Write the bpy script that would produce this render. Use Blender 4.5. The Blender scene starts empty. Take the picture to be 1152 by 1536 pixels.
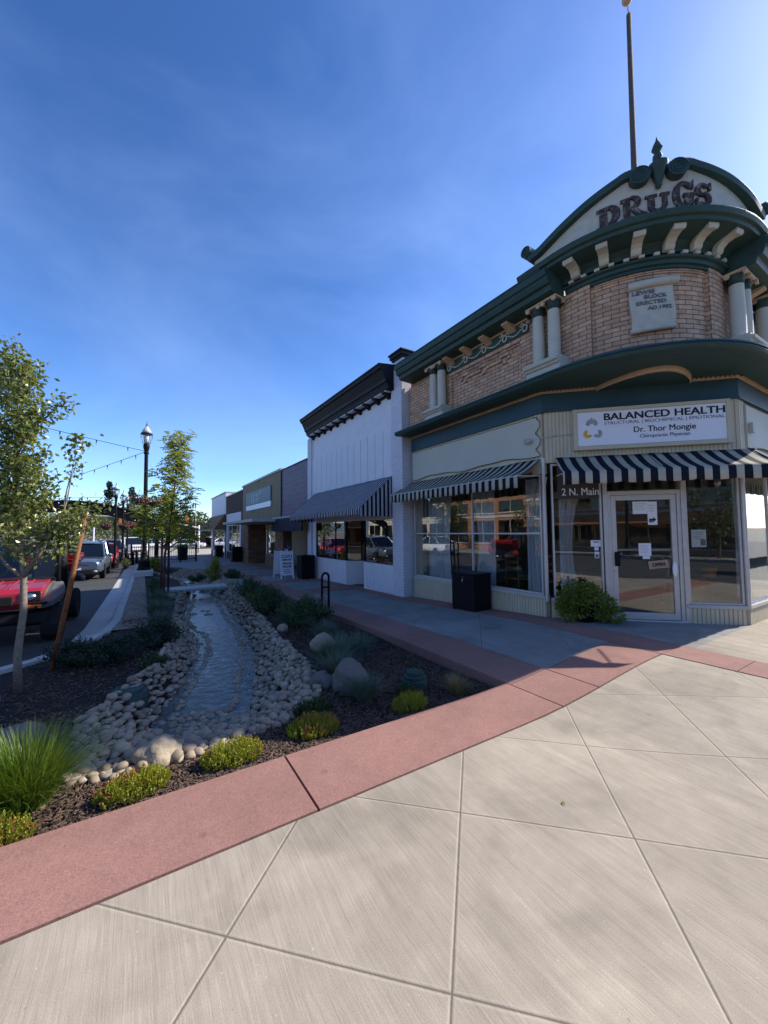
import bpy, math, random
from mathutils import Vector, Matrix, noise
R = math.radians
random.seed(7)
scene = bpy.context.scene
C = scene.collection

# ---------------------------------------------------------------- camera
CAM_H = 1.55
def setup_camera():
    y, t, r = R(32.0), R(2.8), R(0.6)
    F = Vector((math.sin(y)*math.cos(t), math.cos(y)*math.cos(t), math.sin(t)))
    Rt = Vector((math.cos(y), -math.sin(y), 0)); U = Rt.cross(F)
    R2 = Rt*math.cos(r) - U*math.sin(r); U2 = U*math.cos(r) + Rt*math.sin(r)
    cd = bpy.data.cameras.new('camera'); cam = bpy.data.objects.new('camera', cd); C.objects.link(cam)
    cd.sensor_fit = 'HORIZONTAL'; cd.sensor_width = 36; cd.lens = 580/1152*36
    cd.clip_start = 0.05; cd.clip_end = 9000
    M = Matrix((R2, U2, -F)).transposed().to_4x4(); M.translation = Vector((0, 0, CAM_H))
    cam.matrix_world = M; scene.camera = cam
setup_camera()
SUN_AZ, SUN_EL = 104.0, 37.0
sd = Vector((math.sin(R(SUN_AZ))*math.cos(R(SUN_EL)), math.cos(R(SUN_AZ))*math.cos(R(SUN_EL)), math.sin(R(SUN_EL))))
W = bpy.data.worlds.new('World'); scene.world = W; W.use_nodes = True
def setup_world():
    nt = W.node_tree; N = nt.nodes; L = nt.links; bg = N['Background']
    sky = N.new('ShaderNodeTexSky'); sky.sky_type = 'NISHITA'; sky.sun_disc = False
    sky.sun_elevation = R(SUN_EL); sky.sun_rotation = R(SUN_AZ); sky.altitude = 1500
    sky.air_density = 1.0; sky.dust_density = 2.0; sky.ozone_density = 3.0
    tc = N.new('ShaderNodeTexCoord'); mp = N.new('ShaderNodeMapping'); mp.inputs['Scale'].default_value = (1.0, 1.3, 1.9)
    mp.inputs['Rotation'].default_value = (0.2, 0.3, 0.5)
    nz = N.new('ShaderNodeTexNoise'); nz.inputs['Scale'].default_value = 1.5; nz.inputs['Detail'].default_value = 6; nz.inputs['Roughness'].default_value = 0.55
    nz.inputs['Distortion'].default_value = 0.5
    cr = N.new('ShaderNodeValToRGB'); cr.color_ramp.elements[0].position = 0.40; cr.color_ramp.elements[1].position = 0.85
    cr.color_ramp.elements[0].color = (0, 0, 0, 1); cr.color_ramp.elements[1].color = (0.14, 0.14, 0.14, 1)
    mx = N.new('ShaderNodeMix'); mx.data_type = 'RGBA'; mx.inputs[7].default_value = (6.0, 7.0, 8.6, 1)
    L.new(tc.outputs['Generated'], mp.inputs[0]); L.new(mp.outputs[0], nz.inputs[0]); L.new(nz.outputs[0], cr.inputs[0])
    L.new(cr.outputs[0], mx.inputs[0]); L.new(sky.outputs[0], mx.inputs[6])
    hs = N.new('ShaderNodeHueSaturation'); hs.inputs['Saturation'].default_value = 1.16
    tn = N.new('ShaderNodeVectorMath'); tn.operation = 'MULTIPLY'; tn.inputs[1].default_value = (1.0/8, .985/8, 1.04/8); gm = N.new('ShaderNodeGamma'); gm.inputs[1].default_value = 1.20; t2_ = N.new('ShaderNodeVectorMath'); t2_.operation = 'SCALE'; t2_.inputs['Scale'].default_value = 8.0
    L.new(mx.outputs[2], hs.inputs['Color']); L.new(hs.outputs[0], tn.inputs[0]); L.new(tn.outputs[0], gm.inputs[0]); L.new(gm.outputs[0], t2_.inputs[0]); L.new(t2_.outputs[0], bg.inputs[0]); bg.inputs[1].default_value = 0.15
setup_world()
sl = bpy.data.lights.new('sun', 'SUN'); sl.energy = 4.2; sl.angle = R(0.5); sl.color = (1.0, 0.925, 0.81)
so = bpy.data.objects.new('sun', sl); C.objects.link(so); so.rotation_euler = sd.to_track_quat('Z', 'Y').to_euler(); so.location = (20, -6, 20)
scene.view_settings.view_transform = 'Standard'; scene.view_settings.look = 'None'
scene.view_settings.exposure = 0.9; scene.view_settings.gamma = 1
scene.render.engine = 'CYCLES'

# ---------------------------------------------------------------- helpers
def lerp(a, b, t): return a+(b-a)*t
def interp(x, tab):
    if x <= tab[0][0]: return tab[0][1]
    for (a, b), (c, d) in zip(tab, tab[1:]):
        if x <= c: return b+(d-b)*(x-a)/(c-a)
    return tab[-1][1]
def sm(t):
    t = max(0, min(1, t)); return t*t*(3-2*t)
class MB:
    def __init__(s): s.v = []; s.f = []; s.m = []; s.uv = []
    def add(s, vs, fs, mi=0, uvs=None):
        o = len(s.v); s.v += [tuple(v) for v in vs]
        for i, f in enumerate(fs):
            s.f.append([o+k for k in f]); s.m.append(mi); s.uv.append(uvs[i] if uvs else None)
    def hexa(s, p, mi=0):   # 8 points: bottom 4 ccw, top 4 ccw
        s.add(p, [(3, 2, 1, 0), (4, 5, 6, 7), (0, 1, 5, 4), (1, 2, 6, 5), (2, 3, 7, 6), (3, 0, 4, 7)], mi)
    def box(s, x0, y0, z0, x1, y1, z1, mi=0):
        s.hexa([(x0, y0, z0), (x1, y0, z0), (x1, y1, z0), (x0, y1, z0), (x0, y0, z1), (x1, y0, z1), (x1, y1, z1), (x0, y1, z1)], mi)
    def fbox(s, fr, u0, u1, o0, o1, z0, z1, mi=0):
        s.hexa([fr(u0, o0, z0), fr(u1, o0, z0), fr(u1, o1, z0), fr(u0, o1, z0), fr(u0, o0, z1), fr(u1, o0, z1), fr(u1, o1, z1), fr(u0, o1, z1)], mi)
    def tube(s, pts, r, seg=8, mi=0, cap=True):
        pts = [Vector(p) for p in pts]; n = len(pts)
        rs = r if isinstance(r, (list, tuple)) else [r]*n
        vs = []; prev = None
        for i, p in enumerate(pts):
            d = (pts[min(i+1, n-1)]-pts[max(i-1, 0)]).normalized()
            if prev is None:
                a = Vector((0, 0, 1)) if abs(d.z) < .9 else Vector((1, 0, 0)); x = d.cross(a).normalized()
            else: x = (prev-d*prev.dot(d)).normalized()
            prev = x; y = d.cross(x)
            for k in range(seg):
                an = 2*math.pi*k/seg; vs.append(p+(x*math.cos(an)+y*math.sin(an))*rs[i])
        fs = [(i*seg+k, i*seg+(k+1) % seg, (i+1)*seg+(k+1) % seg, (i+1)*seg+k) for i in range(n-1) for k in range(seg)]
        if cap: fs += [tuple(range(seg))[::-1], tuple((n-1)*seg+k for k in range(seg))]
        s.add(vs, fs, mi)
    def lathe(s, c, prof, seg=16, mi=0, cap=True):
        cx, cy, cz = c; vs = []
        for r, z in prof:
            for k in range(seg):
                a = 2*math.pi*k/seg; vs.append((cx+r*math.cos(a), cy+r*math.sin(a), cz+z))
        n = len(prof)
        fs = [(i*seg+k, i*seg+(k+1) % seg, (i+1)*seg+(k+1) % seg, (i+1)*seg+k) for i in range(n-1) for k in range(seg)]
        if cap: fs += [tuple(range(seg))[::-1], tuple((n-1)*seg+k for k in range(seg))]
        s.add(vs, fs, mi)
    def grid(s, rows, mi=0, flip=False, uvrows=None, closed=False):
        n = len(rows); m = len(rows[0]); vs = [p for r in rows for p in r]; fs = []; uv = [] if uvrows else None
        for i in range(n-1):
            for k in range(m-1 if not closed else m):
                k2 = (k+1) % m
                q = [(i, k), (i, k2), (i+1, k2), (i+1, k)]
                if flip: q = q[::-1]
                fs.append([a*m+b for a, b in q])
                if uvrows: uv.append([uvrows[a][b] for a, b in q])
        s.add(vs, fs, mi, uv)
    def prism(s, pts, d, mi=0):      # polygon of 3d points extruded by vector d
        n = len(pts); d = Vector(d); a = [Vector(p) for p in pts]; b = [p+d for p in a]
        s.add(a+b, [tuple(range(n))[::-1], tuple(range(n, 2*n))]+[(i, (i+1) % n, n+(i+1) % n, n+i) for i in range(n)], mi)
    def blob(s, c, rx, ry, rz, seg=10, rings=6, mi=0, jit=0, seed=0):
        vs = []
        for i in range(rings+1):
            ph = math.pi*i/rings
            for k in range(seg):
                th = 2*math.pi*k/seg; d = Vector((math.sin(ph)*math.cos(th), math.sin(ph)*math.sin(th), math.cos(ph)))
                q = 1+(jit*noise.noise(d*1.6+Vector((seed*3.1, seed, 0))) if jit else 0)
                vs.append((c[0]+rx*d.x*q, c[1]+ry*d.y*q, c[2]+rz*d.z*q))
        s.add(vs, [(i*seg+k, (i+1)*seg+k, (i+1)*seg+(k+1) % seg, i*seg+(k+1) % seg) for i in range(rings) for k in range(seg)], mi)
    def mesh(s, name, mats, smooth=False):
        me = bpy.data.meshes.new(name); me.from_pydata(s.v, [], s.f)
        for m in (mats if isinstance(mats, (list, tuple)) else [mats]): me.materials.append(m)
        if len(me.materials) > 1: me.polygons.foreach_set('material_index', s.m)
        uvl = me.uv_layers.new(name='UVMap'); data = [0.0]*(2*len(me.loops))
        me.calc_loop_triangles() if False else None
        for p, uv in zip(me.polygons, s.uv):
            if uv:
                for j, li in enumerate(p.loop_indices): data[2*li], data[2*li+1] = uv[j]
            else:
                n = p.normal
                if abs(n.z) > .8:
                    for li in p.loop_indices:
                        c = s.v[me.loops[li].vertex_index]; data[2*li], data[2*li+1] = c[0], c[1]
                else:
                    t = Vector((-n.y, n.x, 0)); t = t.normalized() if t.length > 0 else Vector((1, 0, 0))
                    for li in p.loop_indices:
                        c = s.v[me.loops[li].vertex_index]; data[2*li] = c[0]*t.x+c[1]*t.y; data[2*li+1] = c[2]
        uvl.data.foreach_set('uv', data)
        if smooth: me.polygons.foreach_set('use_smooth', [True]*len(me.polygons))
        me.update(); return me
    def build(s, name, mats, parent=None, smooth=False, bevel=0, seg=2):
        me = s.mesh(name, mats, smooth); o = bpy.data.objects.new(name, me); C.objects.link(o)
        if parent:
            o.parent = parent
            if parent.type == 'EMPTY': o.location = -parent.location
        if bevel:
            b = o.modifiers.new('bevel', 'BEVEL'); b.width = bevel; b.segments = seg; b.limit_method = 'ANGLE'; b.angle_limit = R(40)
        if smooth and bevel == 0:
            try: me.shade_smooth() if False else None
            except Exception: pass
        return o
def split_mb(mb):
    par = list(range(len(mb.v)))
    def find(a):
        while par[a] != a: par[a] = par[par[a]]; a = par[a]
        return a
    for f in mb.f:
        r = find(f[0])
        for k in f[1:]: par[find(k)] = r
    gr = {}
    for i, f in enumerate(mb.f): gr.setdefault(find(f[0]), []).append(i)
    out = []
    for ids in gr.values():
        m = MB(); idx = {}
        for i in ids:
            f = []
            for k in mb.f[i]:
                if k not in idx: idx[k] = len(m.v); m.v.append(mb.v[k])
                f.append(idx[k])
            m.f.append(f); m.m.append(mb.m[i]); m.uv.append(mb.uv[i])
        out.append(m)
    return out
def build_each(mb, *a, **k): return [m.build(*a, **k) for m in split_mb(mb)]
def smooth_by_angle(o, ang=35):
    me = o.data; me.polygons.foreach_set('use_smooth', [True]*len(me.polygons))
    try: me.set_sharp_from_angle(angle=R(ang))
    except Exception: pass
    return o
def tag(o, label, cat=None, group=None, kind=None):
    if label: o['label'] = label
    if cat: o['category'] = cat
    if group: o['group'] = group
    if kind: o['kind'] = kind
    return o
def thing(name, label, cat, loc=(0, 0, 0), group=None):
    o = bpy.data.objects.new(name, None); C.objects.link(o); o.location = loc; o.empty_display_size = .2
    return tag(o, label, cat, group)
def struct(o): o['kind'] = 'structure'; return o
def copy_tree(o, parent=None):
    c = o.copy(); C.objects.link(c)
    if parent: c.parent = parent
    for ch in [q for q in C.objects if q.parent == o]: copy_tree(ch, c)
    return c

# ---------------------------------------------------------------- materials
def base(name):
    m = bpy.data.materials.new(name); m.use_nodes = True; nt = m.node_tree
    return m, nt, nt.nodes, nt.links, nt.nodes['Principled BSDF']
def nnoise(N, L, vec, scale, detail=5, rough=.55, dist=0):
    n = N.new('ShaderNodeTexNoise'); n.inputs['Scale'].default_value = scale; n.inputs['Detail'].default_value = detail
    n.inputs['Roughness'].default_value = rough; n.inputs['Distortion'].default_value = dist
    if vec: L.new(vec, n.inputs['Vector'])
    return n.outputs[0]
def maprange(N, L, v, a, b, c, d):
    n = N.new('ShaderNodeMapRange'); L.new(v, n.inputs[0])
    for i, q in enumerate((a, b, c, d)): n.inputs[i+1].default_value = q
    return n.outputs[0]
def mathn(N, L, op, a, b=None, c=None):
    n = N.new('ShaderNodeMath'); n.operation = op
    for i, q in enumerate((a, b, c)):
        if q is None: continue
        if isinstance(q, (int, float)): n.inputs[i].default_value = q
        else: L.new(q, n.inputs[i])
    return n.outputs[0]
def mixc(N, L, f, a, b, blend='MIX'):
    n = N.new('ShaderNodeMix'); n.data_type = 'RGBA'; n.blend_type = blend
    for i, q in ((0, f), (6, a), (7, b)):
        if isinstance(q, (int, float)): n.inputs[i].default_value = q
        elif isinstance(q, tuple): n.inputs[i].default_value = q if len(q) == 4 else (*q, 1)
        else: L.new(q, n.inputs[i])
    return n.outputs[2]
def bump(N, L, P, h, strength=.3, dist=.01, prev=None):
    b = N.new('ShaderNodeBump'); b.inputs['Strength'].default_value = strength; b.inputs['Distance'].default_value = dist
    L.new(h, b.inputs['Height'])
    if prev: L.new(prev, b.inputs['Normal'])
    L.new(b.outputs[0], P.inputs['Normal']); return b.outputs[0]
def pm(name, col, rough=.6, var=.12, scale=6, bs=0, bd=.004, bscale=60, metal=0, dirt=None, coat=0, spec=None, dcol=None):
    m, nt, N, L, P = base(name); tc = N.new('ShaderNodeTexCoord').outputs['Object']
    c = (*col, 1); n1 = nnoise(N, L, tc, scale, 6)
    f = maprange(N, L, n1, .3, .7, 1-var, 1+var)
    mul = N.new('ShaderNodeVectorMath'); mul.operation = 'SCALE'; mul.inputs[0].default_value = col; L.new(f, mul.inputs['Scale'])
    out = mul.outputs[0]
    if dirt:
        n2 = nnoise(N, L, tc, dirt[0], 8, .7); f2 = maprange(N, L, n2, dirt[1], dirt[1]+.12, 0, dirt[2])
        out = mixc(N, L, f2, out, dcol or tuple(q*.35 for q in col))
    L.new(out, P.inputs['Base Color']); P.inputs['Metallic'].default_value = metal
    rr = maprange(N, L, n1, .3, .7, max(0, rough-.08), min(1, rough+.08)); L.new(rr, P.inputs['Roughness'])
    if coat: P.inputs['Coat Weight'].default_value = coat; P.inputs['Coat Roughness'].default_value = .06
    if spec is None and rough >= .5 and not metal and not coat: spec = .22
    if spec is not None: P.inputs['Specular IOR Level'].default_value = spec
    if bs: bump(N, L, P, nnoise(N, L, tc, bscale, 4, .7), bs, bd)
    return m
M = {}
M['white_paint'] = pm('white_paint', (.62, .62, .66), .55, .05, 3, .15, .003, 40, dirt=(2.2, .62, .25), dcol=(.38, .37, .36))
M['white_brick'] = None
M['black_paint'] = pm('black_paint', (.010, .010, .014), .5, .2, 5, spec=.15)
M['black_metal'] = pm('black_metal', (.008, .008, .010), .5, spec=.12, var=.2, scale=8, bs=.1, bd=.002, bscale=90)
M['green_trim'] = pm('green_trim', (.030, .062, .056), .5, .18, 4, .1, .003, 50, dirt=(5, .66, .5), dcol=(.1, .12, .11))
M['blue_fascia'] = pm('blue_fascia', (.030, .070, .095), .5, .14, 2.5, .08, .003, 30, dirt=(6, .68, .4), dcol=(.1, .13, .14))
M['cream'] = pm('cream', (.50, .45, .33), .6, .06, 3, .1, .003, 60, dirt=(4, .66, .4), dcol=(.25, .2, .14))
M['cream_panel'] = pm('cream_panel', (.47, .46, .38), .6, .05, 2, .12, .003, 22, dirt=(7, .68, .5), dcol=(.2, .18, .13))
M['tan_trim'] = pm('tan_trim', (.52, .36, .23), .65, .12, 8, .25, .004, 60, dirt=(9, .62, .6), dcol=(.2, .15, .1))
M['stone_col'] = pm('stone_col', (.48, .45, .37), .6, .08, 4, .15, .003, 70, dirt=(6, .66, .5), dcol=(.22, .19, .14))
M['plaque'] = pm('plaque', (.46, .43, .36), .7, .1, 10, .2, .003, 80)
M['drugs_letter'] = pm('drugs_letter', (.060, .042, .040), .8, .5, 16, .6, .006, 30, dirt=(16, .53, .9), dcol=(.26, .22, .19))
M['alu'] = pm('alu', (.50, .48, .45), .4, .06, 10, 0, metal=.3)
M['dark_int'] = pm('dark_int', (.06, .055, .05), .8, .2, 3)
M['wall_int'] = pm('wall_int', (.22, .20, .17), .8, .1, 2)
M['floor_int'] = pm('floor_int', (.10, .06, .035), .4, .2, 4)
M['wood'] = pm('wood', (.25, .12, .05), .5, .25, 8)
M['stake'] = pm('stake', (.19, .075, .03), .65, .3, 20, .5, .006, 25, dirt=(12, .55, .5))
M['dark_stake'] = pm('dark_stake', (.09, .035, .018), .65, .3, 20, .4, .005, 30)
M['bark'] = pm('bark', (.20, .165, .13), .85, .3, 30, .6, .008, 40)
M['bark_dark'] = pm('bark_dark', (.10, .08, .06), .85, .3, 30, .6, .008, 40)
M['sign_white'] = pm('sign_white', (.72, .72, .78), .35, .02, 3)
M['ink'] = pm('ink', (.02, .02, .028), .5, .1, 10)
M['ink_grey'] = pm('ink_grey', (.13, .14, .16), .5, .1, 10)
M['lotus_grey'] = pm('lotus_grey', (.30, .32, .33), .5, .3, 30)
M['lotus_gold'] = pm('lotus_gold', (.62, .38, .02), .5, .2, 30)
M['paper'] = pm('paper', (.68, .68, .70), .7, .03, 9)
M['open_wood'] = pm('open_wood', (.36, .25, .18), .6, .15, 20)
M['letter_white'] = pm('letter_white', (.75, .75, .74), .5, .02, 5)
M['curtain'] = pm('curtain', (.62, .64, .68), .8, .05, 4)
M['rubber'] = pm('rubber', (.015, .015, .015), .8, .2, 20, .2, .003, 60)
M['chrome'] = pm('chrome', (.6, .6, .62), .2, .05, 5, metal=1)
M['boulder'] = pm('boulder', (.34, .275, .195), .85, .22, 5, .8, .02, 9, dirt=(9, .6, .5), dcol=(.2, .16, .12))
M['boulder_grey'] = pm('boulder_grey', (.15, .135, .125), .85, .25, 6, .8, .02, 9, dirt=(9, .6, .5))
M['lid_green'] = pm('lid_green', (.035, .065, .055), .6, .2, 10, .2, .004, 60)
M['terracotta'] = pm('terracotta', (.40, .16, .07), .7, .15, 2, .2, .004, 40)
M['orange_wall'] = pm('orange_wall', (.46, .22, .10), .8, .1, 1.5, .1, .004, 30)
M['beige_wall'] = pm('beige_wall', (.50, .43, .32), .8, .08, 1.5, .1, .004, 30)
M['roof_brown'] = pm('roof_brown', (.20, .105, .05), .8, .3, 9, .3, .01, 30)
M['siding_tan'] = pm('siding_tan', (.21, .168, .10), .7, .2, 5, .1, .004, 40)
M['trimgrey'] = pm('trimgrey', (.42, .41, .38), .6, .08, 4)
M['door_red'] = pm('door_red', (.22, .03, .03), .5, .1, 4)
M['navy'] = pm('navy', (.012, .016, .035), .7, .1, 4)
M['slate_sign'] = pm('slate_sign', (.13, .17, .20), .5, .08, 4)
M['car_red'] = pm('car_red', (.32, .012, .018), .3, .04, 3, coat=.8)
M['car_silver'] = pm('car_silver', (.13, .17, .23), .3, .03, 3, metal=.5, coat=.8)
M['car_white'] = pm('car_white', (.62, .62, .62), .3, .03, 3, coat=.6)
M['car_blue'] = pm('car_blue', (.02, .03, .22), .3, .03, 3, coat=.6)
M['car_dark'] = pm('car_dark', (.05, .055, .06), .3, .03, 3, coat=.6)
M['plastic_grey'] = pm('plastic_grey', (.10, .10, .10), .55, .15, 8, .1, .002, 80)
M['seat_black'] = pm('seat_black', (.02, .02, .02), .7, .2, 8)
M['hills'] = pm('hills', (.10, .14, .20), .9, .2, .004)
M['amber'] = pm('amber', (.5, .14, .01), .3, .05, 5)
def glass(name, ior=1.75, tint=(.55, .60, .60), rough=0.0, refl=1.0):
    m, nt, N, L, P = base(name); N.remove(P); out = N['Material Output']
    tr = N.new('ShaderNodeBsdfTransparent'); tr.inputs[0].default_value = (*tint, 1)
    gl = N.new('ShaderNodeBsdfGlossy'); gl.inputs['Roughness'].default_value = rough; gl.inputs[0].default_value = (refl, refl, refl, 1)
    tc = N.new('ShaderNodeTexCoord').outputs['Object']
    b = N.new('ShaderNodeBump'); b.inputs['Strength'].default_value = .06; b.inputs['Distance'].default_value = .02
    L.new(nnoise(N, L, tc, 1.1, 2), b.inputs['Height']); L.new(b.outputs[0], gl.inputs['Normal'])
    lw = N.new('ShaderNodeLayerWeight'); lw.inputs['Blend'].default_value = .5; f0 = ((ior-1)/(ior+1))**2
    fr_ = mathn(N, L, 'ADD', mathn(N, L, 'MULTIPLY', mathn(N, L, 'POWER', lw.outputs['Facing'], 4.0), 1-f0), f0)
    mx = N.new('ShaderNodeMixShader'); L.new(fr_, mx.inputs[0]); L.new(tr.outputs[0], mx.inputs[1]); L.new(gl.outputs[0], mx.inputs[2])
    L.new(mx.outputs[0], out.inputs[0]); return m
M['sheer'] = pm('sheer_curtain', (.25, .26, .27), .8, .1, 4)
M['glass'] = glass('window_glass', 1.95, (.86, .89, .88))
M['car_glass'] = glass('car_glass', 1.8, (.06, .07, .08))
M['clear_glass'] = glass('clear_glass', 1.5, (.85, .87, .86))
def bricks(name, c1, c2, mortar, bw=.215, bh=.068, ms=.010, rough=.8, bstr=.8, dirt=.15):
    m, nt, N, L, P = base(name); uv = N.new('ShaderNodeTexCoord').outputs['UV']; ob = N.new('ShaderNodeTexCoord').outputs['Object']
    b = N.new('ShaderNodeTexBrick'); L.new(uv, b.inputs['Vector']); b.inputs['Scale'].default_value = 1
    b.inputs['Color1'].default_value = (*c1, 1); b.inputs['Color2'].default_value = (*c2, 1); b.inputs['Mortar'].default_value = (*mortar, 1)
    b.inputs['Brick Width'].default_value = bw; b.inputs['Row Height'].default_value = bh; b.inputs['Mortar Size'].default_value = ms/2
    b.inputs['Mortar Smooth'].default_value = .2; b.inputs['Bias'].default_value = -.1
    n = nnoise(N, L, ob, 7, 8, .7); f = maprange(N, L, n, .3, .7, 1-dirt, 1+dirt)
    v = N.new('ShaderNodeVectorMath'); v.operation = 'SCALE'; L.new(b.outputs[0], v.inputs[0]); L.new(f, v.inputs['Scale'])
    L.new(v.outputs[0], P.inputs['Base Color']); P.inputs['Roughness'].default_value = rough; P.inputs['Specular IOR Level'].default_value = .2
    h = mathn(N, L, 'SUBTRACT', 1, b.outputs['Fac']); b1 = bump(N, L, P, h, bstr, .012)
    bump(N, L, P, nnoise(N, L, ob, 45, 4, .7), .25, .004, b1)
    return m
M['brick'] = bricks('buff_brick', (.55, .345, .225), (.42, .25, .16), (.13, .09, .07), .205, .0665, .011, dirt=.28)
M['white_brick'] = bricks('white_painted_brick', (.56, .56, .61), (.52, .52, .57), (.40, .40, .44), .21, .07, .008, .6, .35, .06)
M['brown_brick'] = bricks('brown_brick', (.085, .045, .035), (.06, .035, .03), (.09, .08, .07))
M['stone_pier'] = bricks('stone_pier', (.26, .16, .10), (.16, .09, .06), (.07, .055, .045), .34, .09, .014)
M['purple_tile'] = bricks('purple_tile', (.135, .085, .13), (.09, .065, .105), (.19, .15, .17), .32, .2, .02, .5, .5)
M['orange_brick'] = bricks('orange_brick', (.38, .17, .08), (.30, .13, .06), (.3, .25, .2))
def stripes(name, dark, light, period, frac=.5, axis=0, off=0):
    m, nt, N, L, P = base(name); uv = N.new('ShaderNodeTexCoord').outputs['UV']; sp = N.new('ShaderNodeSeparateXYZ'); L.new(uv, sp.inputs[0])
    ob = N.new('ShaderNodeTexCoord').outputs['Object']
    q = mathn(N, L, 'FRACT', mathn(N, L, 'ADD', mathn(N, L, 'DIVIDE', sp.outputs[axis], period), off))
    f = mathn(N, L, 'LESS_THAN', q, frac); c = mixc(N, L, f, (*light, 1), (*dark, 1))
    n = maprange(N, L, nnoise(N, L, ob, 5, 5), .3, .7, .85, 1.1)
    v = N.new('ShaderNodeVectorMath'); v.operation = 'SCALE'; L.new(c, v.inputs[0]); L.new(n, v.inputs['Scale'])
    L.new(v.outputs[0], P.inputs['Base Color']); P.inputs['Roughness'].default_value = .8
    bump(N, L, P, nnoise(N, L, ob, 14, 4), .35, .01)
    out = N['Material Output']; tl = N.new('ShaderNodeBsdfTranslucent'); L.new(v.outputs[0], tl.inputs[0]); mx = N.new('ShaderNodeMixShader'); mx.inputs[0].default_value = .05; P.inputs['Specular IOR Level'].default_value = .1
    L.new(P.outputs[0], mx.inputs[1]); L.new(tl.outputs[0], mx.inputs[2]); L.new(mx.outputs[0], out.inputs[0])
    return m
M['awning_wide'] = stripes('striped_canvas', (.012, .015, .026), (.43, .40, .32), .185)
M['awning_mid'] = stripes('striped_canvas_left', (.012, .014, .020), (.40, .38, .31), .15)
M['awning_fine'] = stripes('striped_canvas_fine', (.010, .012, .022), (.40, .39, .42), .118)
M['tilebands'] = M['purple_tile']
def leafm(name, c1, c2, trans=.35, rough=.5, hue=None):
    m, nt, N, L, P = base(name); g = N.new('ShaderNodeNewGeometry'); rnd = g.outputs['Random Per Island']
    c = mixc(N, L, rnd, (*c1, 1), (*c2, 1)); ob = N.new('ShaderNodeTexCoord').outputs['Object']
    if hue: c = mixc(N, L, maprange(N, L, nnoise(N, L, ob, hue[1], 3), .45, .62, 0, 1), c, (*hue[0], 1))
    L.new(c, P.inputs['Base Color']); P.inputs['Roughness'].default_value = rough
    tl = N.new('ShaderNodeBsdfTranslucent'); br = N.new('ShaderNodeVectorMath'); br.operation = 'MULTIPLY'; L.new(c, br.inputs[0]); br.inputs[1].default_value = (1.3, 1.5, .6)
    L.new(br.outputs[0], tl.inputs[0]); mx = N.new('ShaderNodeMixShader'); mx.inputs[0].default_value = trans
    L.new(P.outputs[0], mx.inputs[1]); L.new(tl.outputs[0], mx.inputs[2]); L.new(mx.outputs[0], N['Material Output'].inputs[0]); return m
M['leaf_pear'] = leafm('pear_leaf', (.10, .14, .03), (.24, .24, .07), .3, .25)
M['leaf_locust'] = leafm('locust_leaf', (.13, .18, .02), (.34, .30, .035), .5, .55)
M['leaf_far'] = leafm('far_leaf', (.05, .075, .025), (.10, .11, .04), .25, .6)
M['leaf_conifer'] = leafm('conifer_leaf', (.012, .03, .018), (.025, .05, .025), .1, .6)
M['leaf_juniper'] = leafm('juniper_leaf', (.008, .028, .014), (.018, .045, .022), .1, .6)
M['leaf_perennial'] = leafm('perennial_leaf', (.026, .058, .018), (.065, .10, .036), .25, .5)
M['leaf_sedum'] = leafm('stonecrop_leaf', (.21, .25, .02), (.38, .34, .03), .3, .5)
M['flower_pink'] = leafm('pink_bud', (.42, .04, .12), (.30, .06, .05), .2, .5)
M['flower_basket'] = leafm('basket_flower', (.25, .04, .05), (.12, .06, .06), .2, .6)
M['leaf_pot'] = leafm('pot_leaf', (.09, .15, .015), (.20, .22, .03), .3, .45)
M['grass_green'] = leafm('grass_blade', (.05, .12, .015), (.16, .20, .03), .3, .4)
M['grass_blue'] = leafm('blue_grass_blade', (.07, .11, .09), (.13, .17, .13), .2, .5)
M['grass_tan'] = leafm('tan_grass_blade', (.22, .15, .07), (.30, .23, .12), .25, .6)
M['yellow_shrub'] = leafm('yellow_shrub_leaf', (.16, .19, .02), (.30, .28, .03), .4, .5)
M['chips'] = leafm('bark_chip', (.032, .018, .012), (.14, .085, .055), 0, .8)
def rockm():
    m, nt, N, L, P = base('river_stone'); oi = N.new('ShaderNodeObjectInfo').outputs['Random']; g = N.new('ShaderNodeNewGeometry').outputs['Random Per Island']
    ob = N.new('ShaderNodeTexCoord').outputs['Object']; r = mathn(N, L, 'FRACT', mathn(N, L, 'ADD', oi, g))
    cr = N.new('ShaderNodeValToRGB'); L.new(r, cr.inputs[0]); e = cr.color_ramp.elements
    e[0].color = (.19, .145, .10, 1); e[1].color = (.42, .325, .22, 1)
    for p, c in ((.25, (.33, .26, .185, 1)), (.5, (.26, .20, .14, 1)), (.62, (.38, .315, .24, 1)), (.8, (.25, .19, .15, 1))):
        q = e.new(p); q.color = c
    n = maprange(N, L, nnoise(N, L, ob, 14, 7, .7), .3, .7, .75, 1.2); v = N.new('ShaderNodeVectorMath'); v.operation = 'SCALE'
    L.new(cr.outputs[0], v.inputs[0]); L.new(n, v.inputs['Scale']); L.new(v.outputs[0], P.inputs['Base Color']); P.inputs['Roughness'].default_value = .75
    bump(N, L, P, nnoise(N, L, ob, 40, 5, .7), .3, .006); return m
M['stone'] = rockm()
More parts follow.
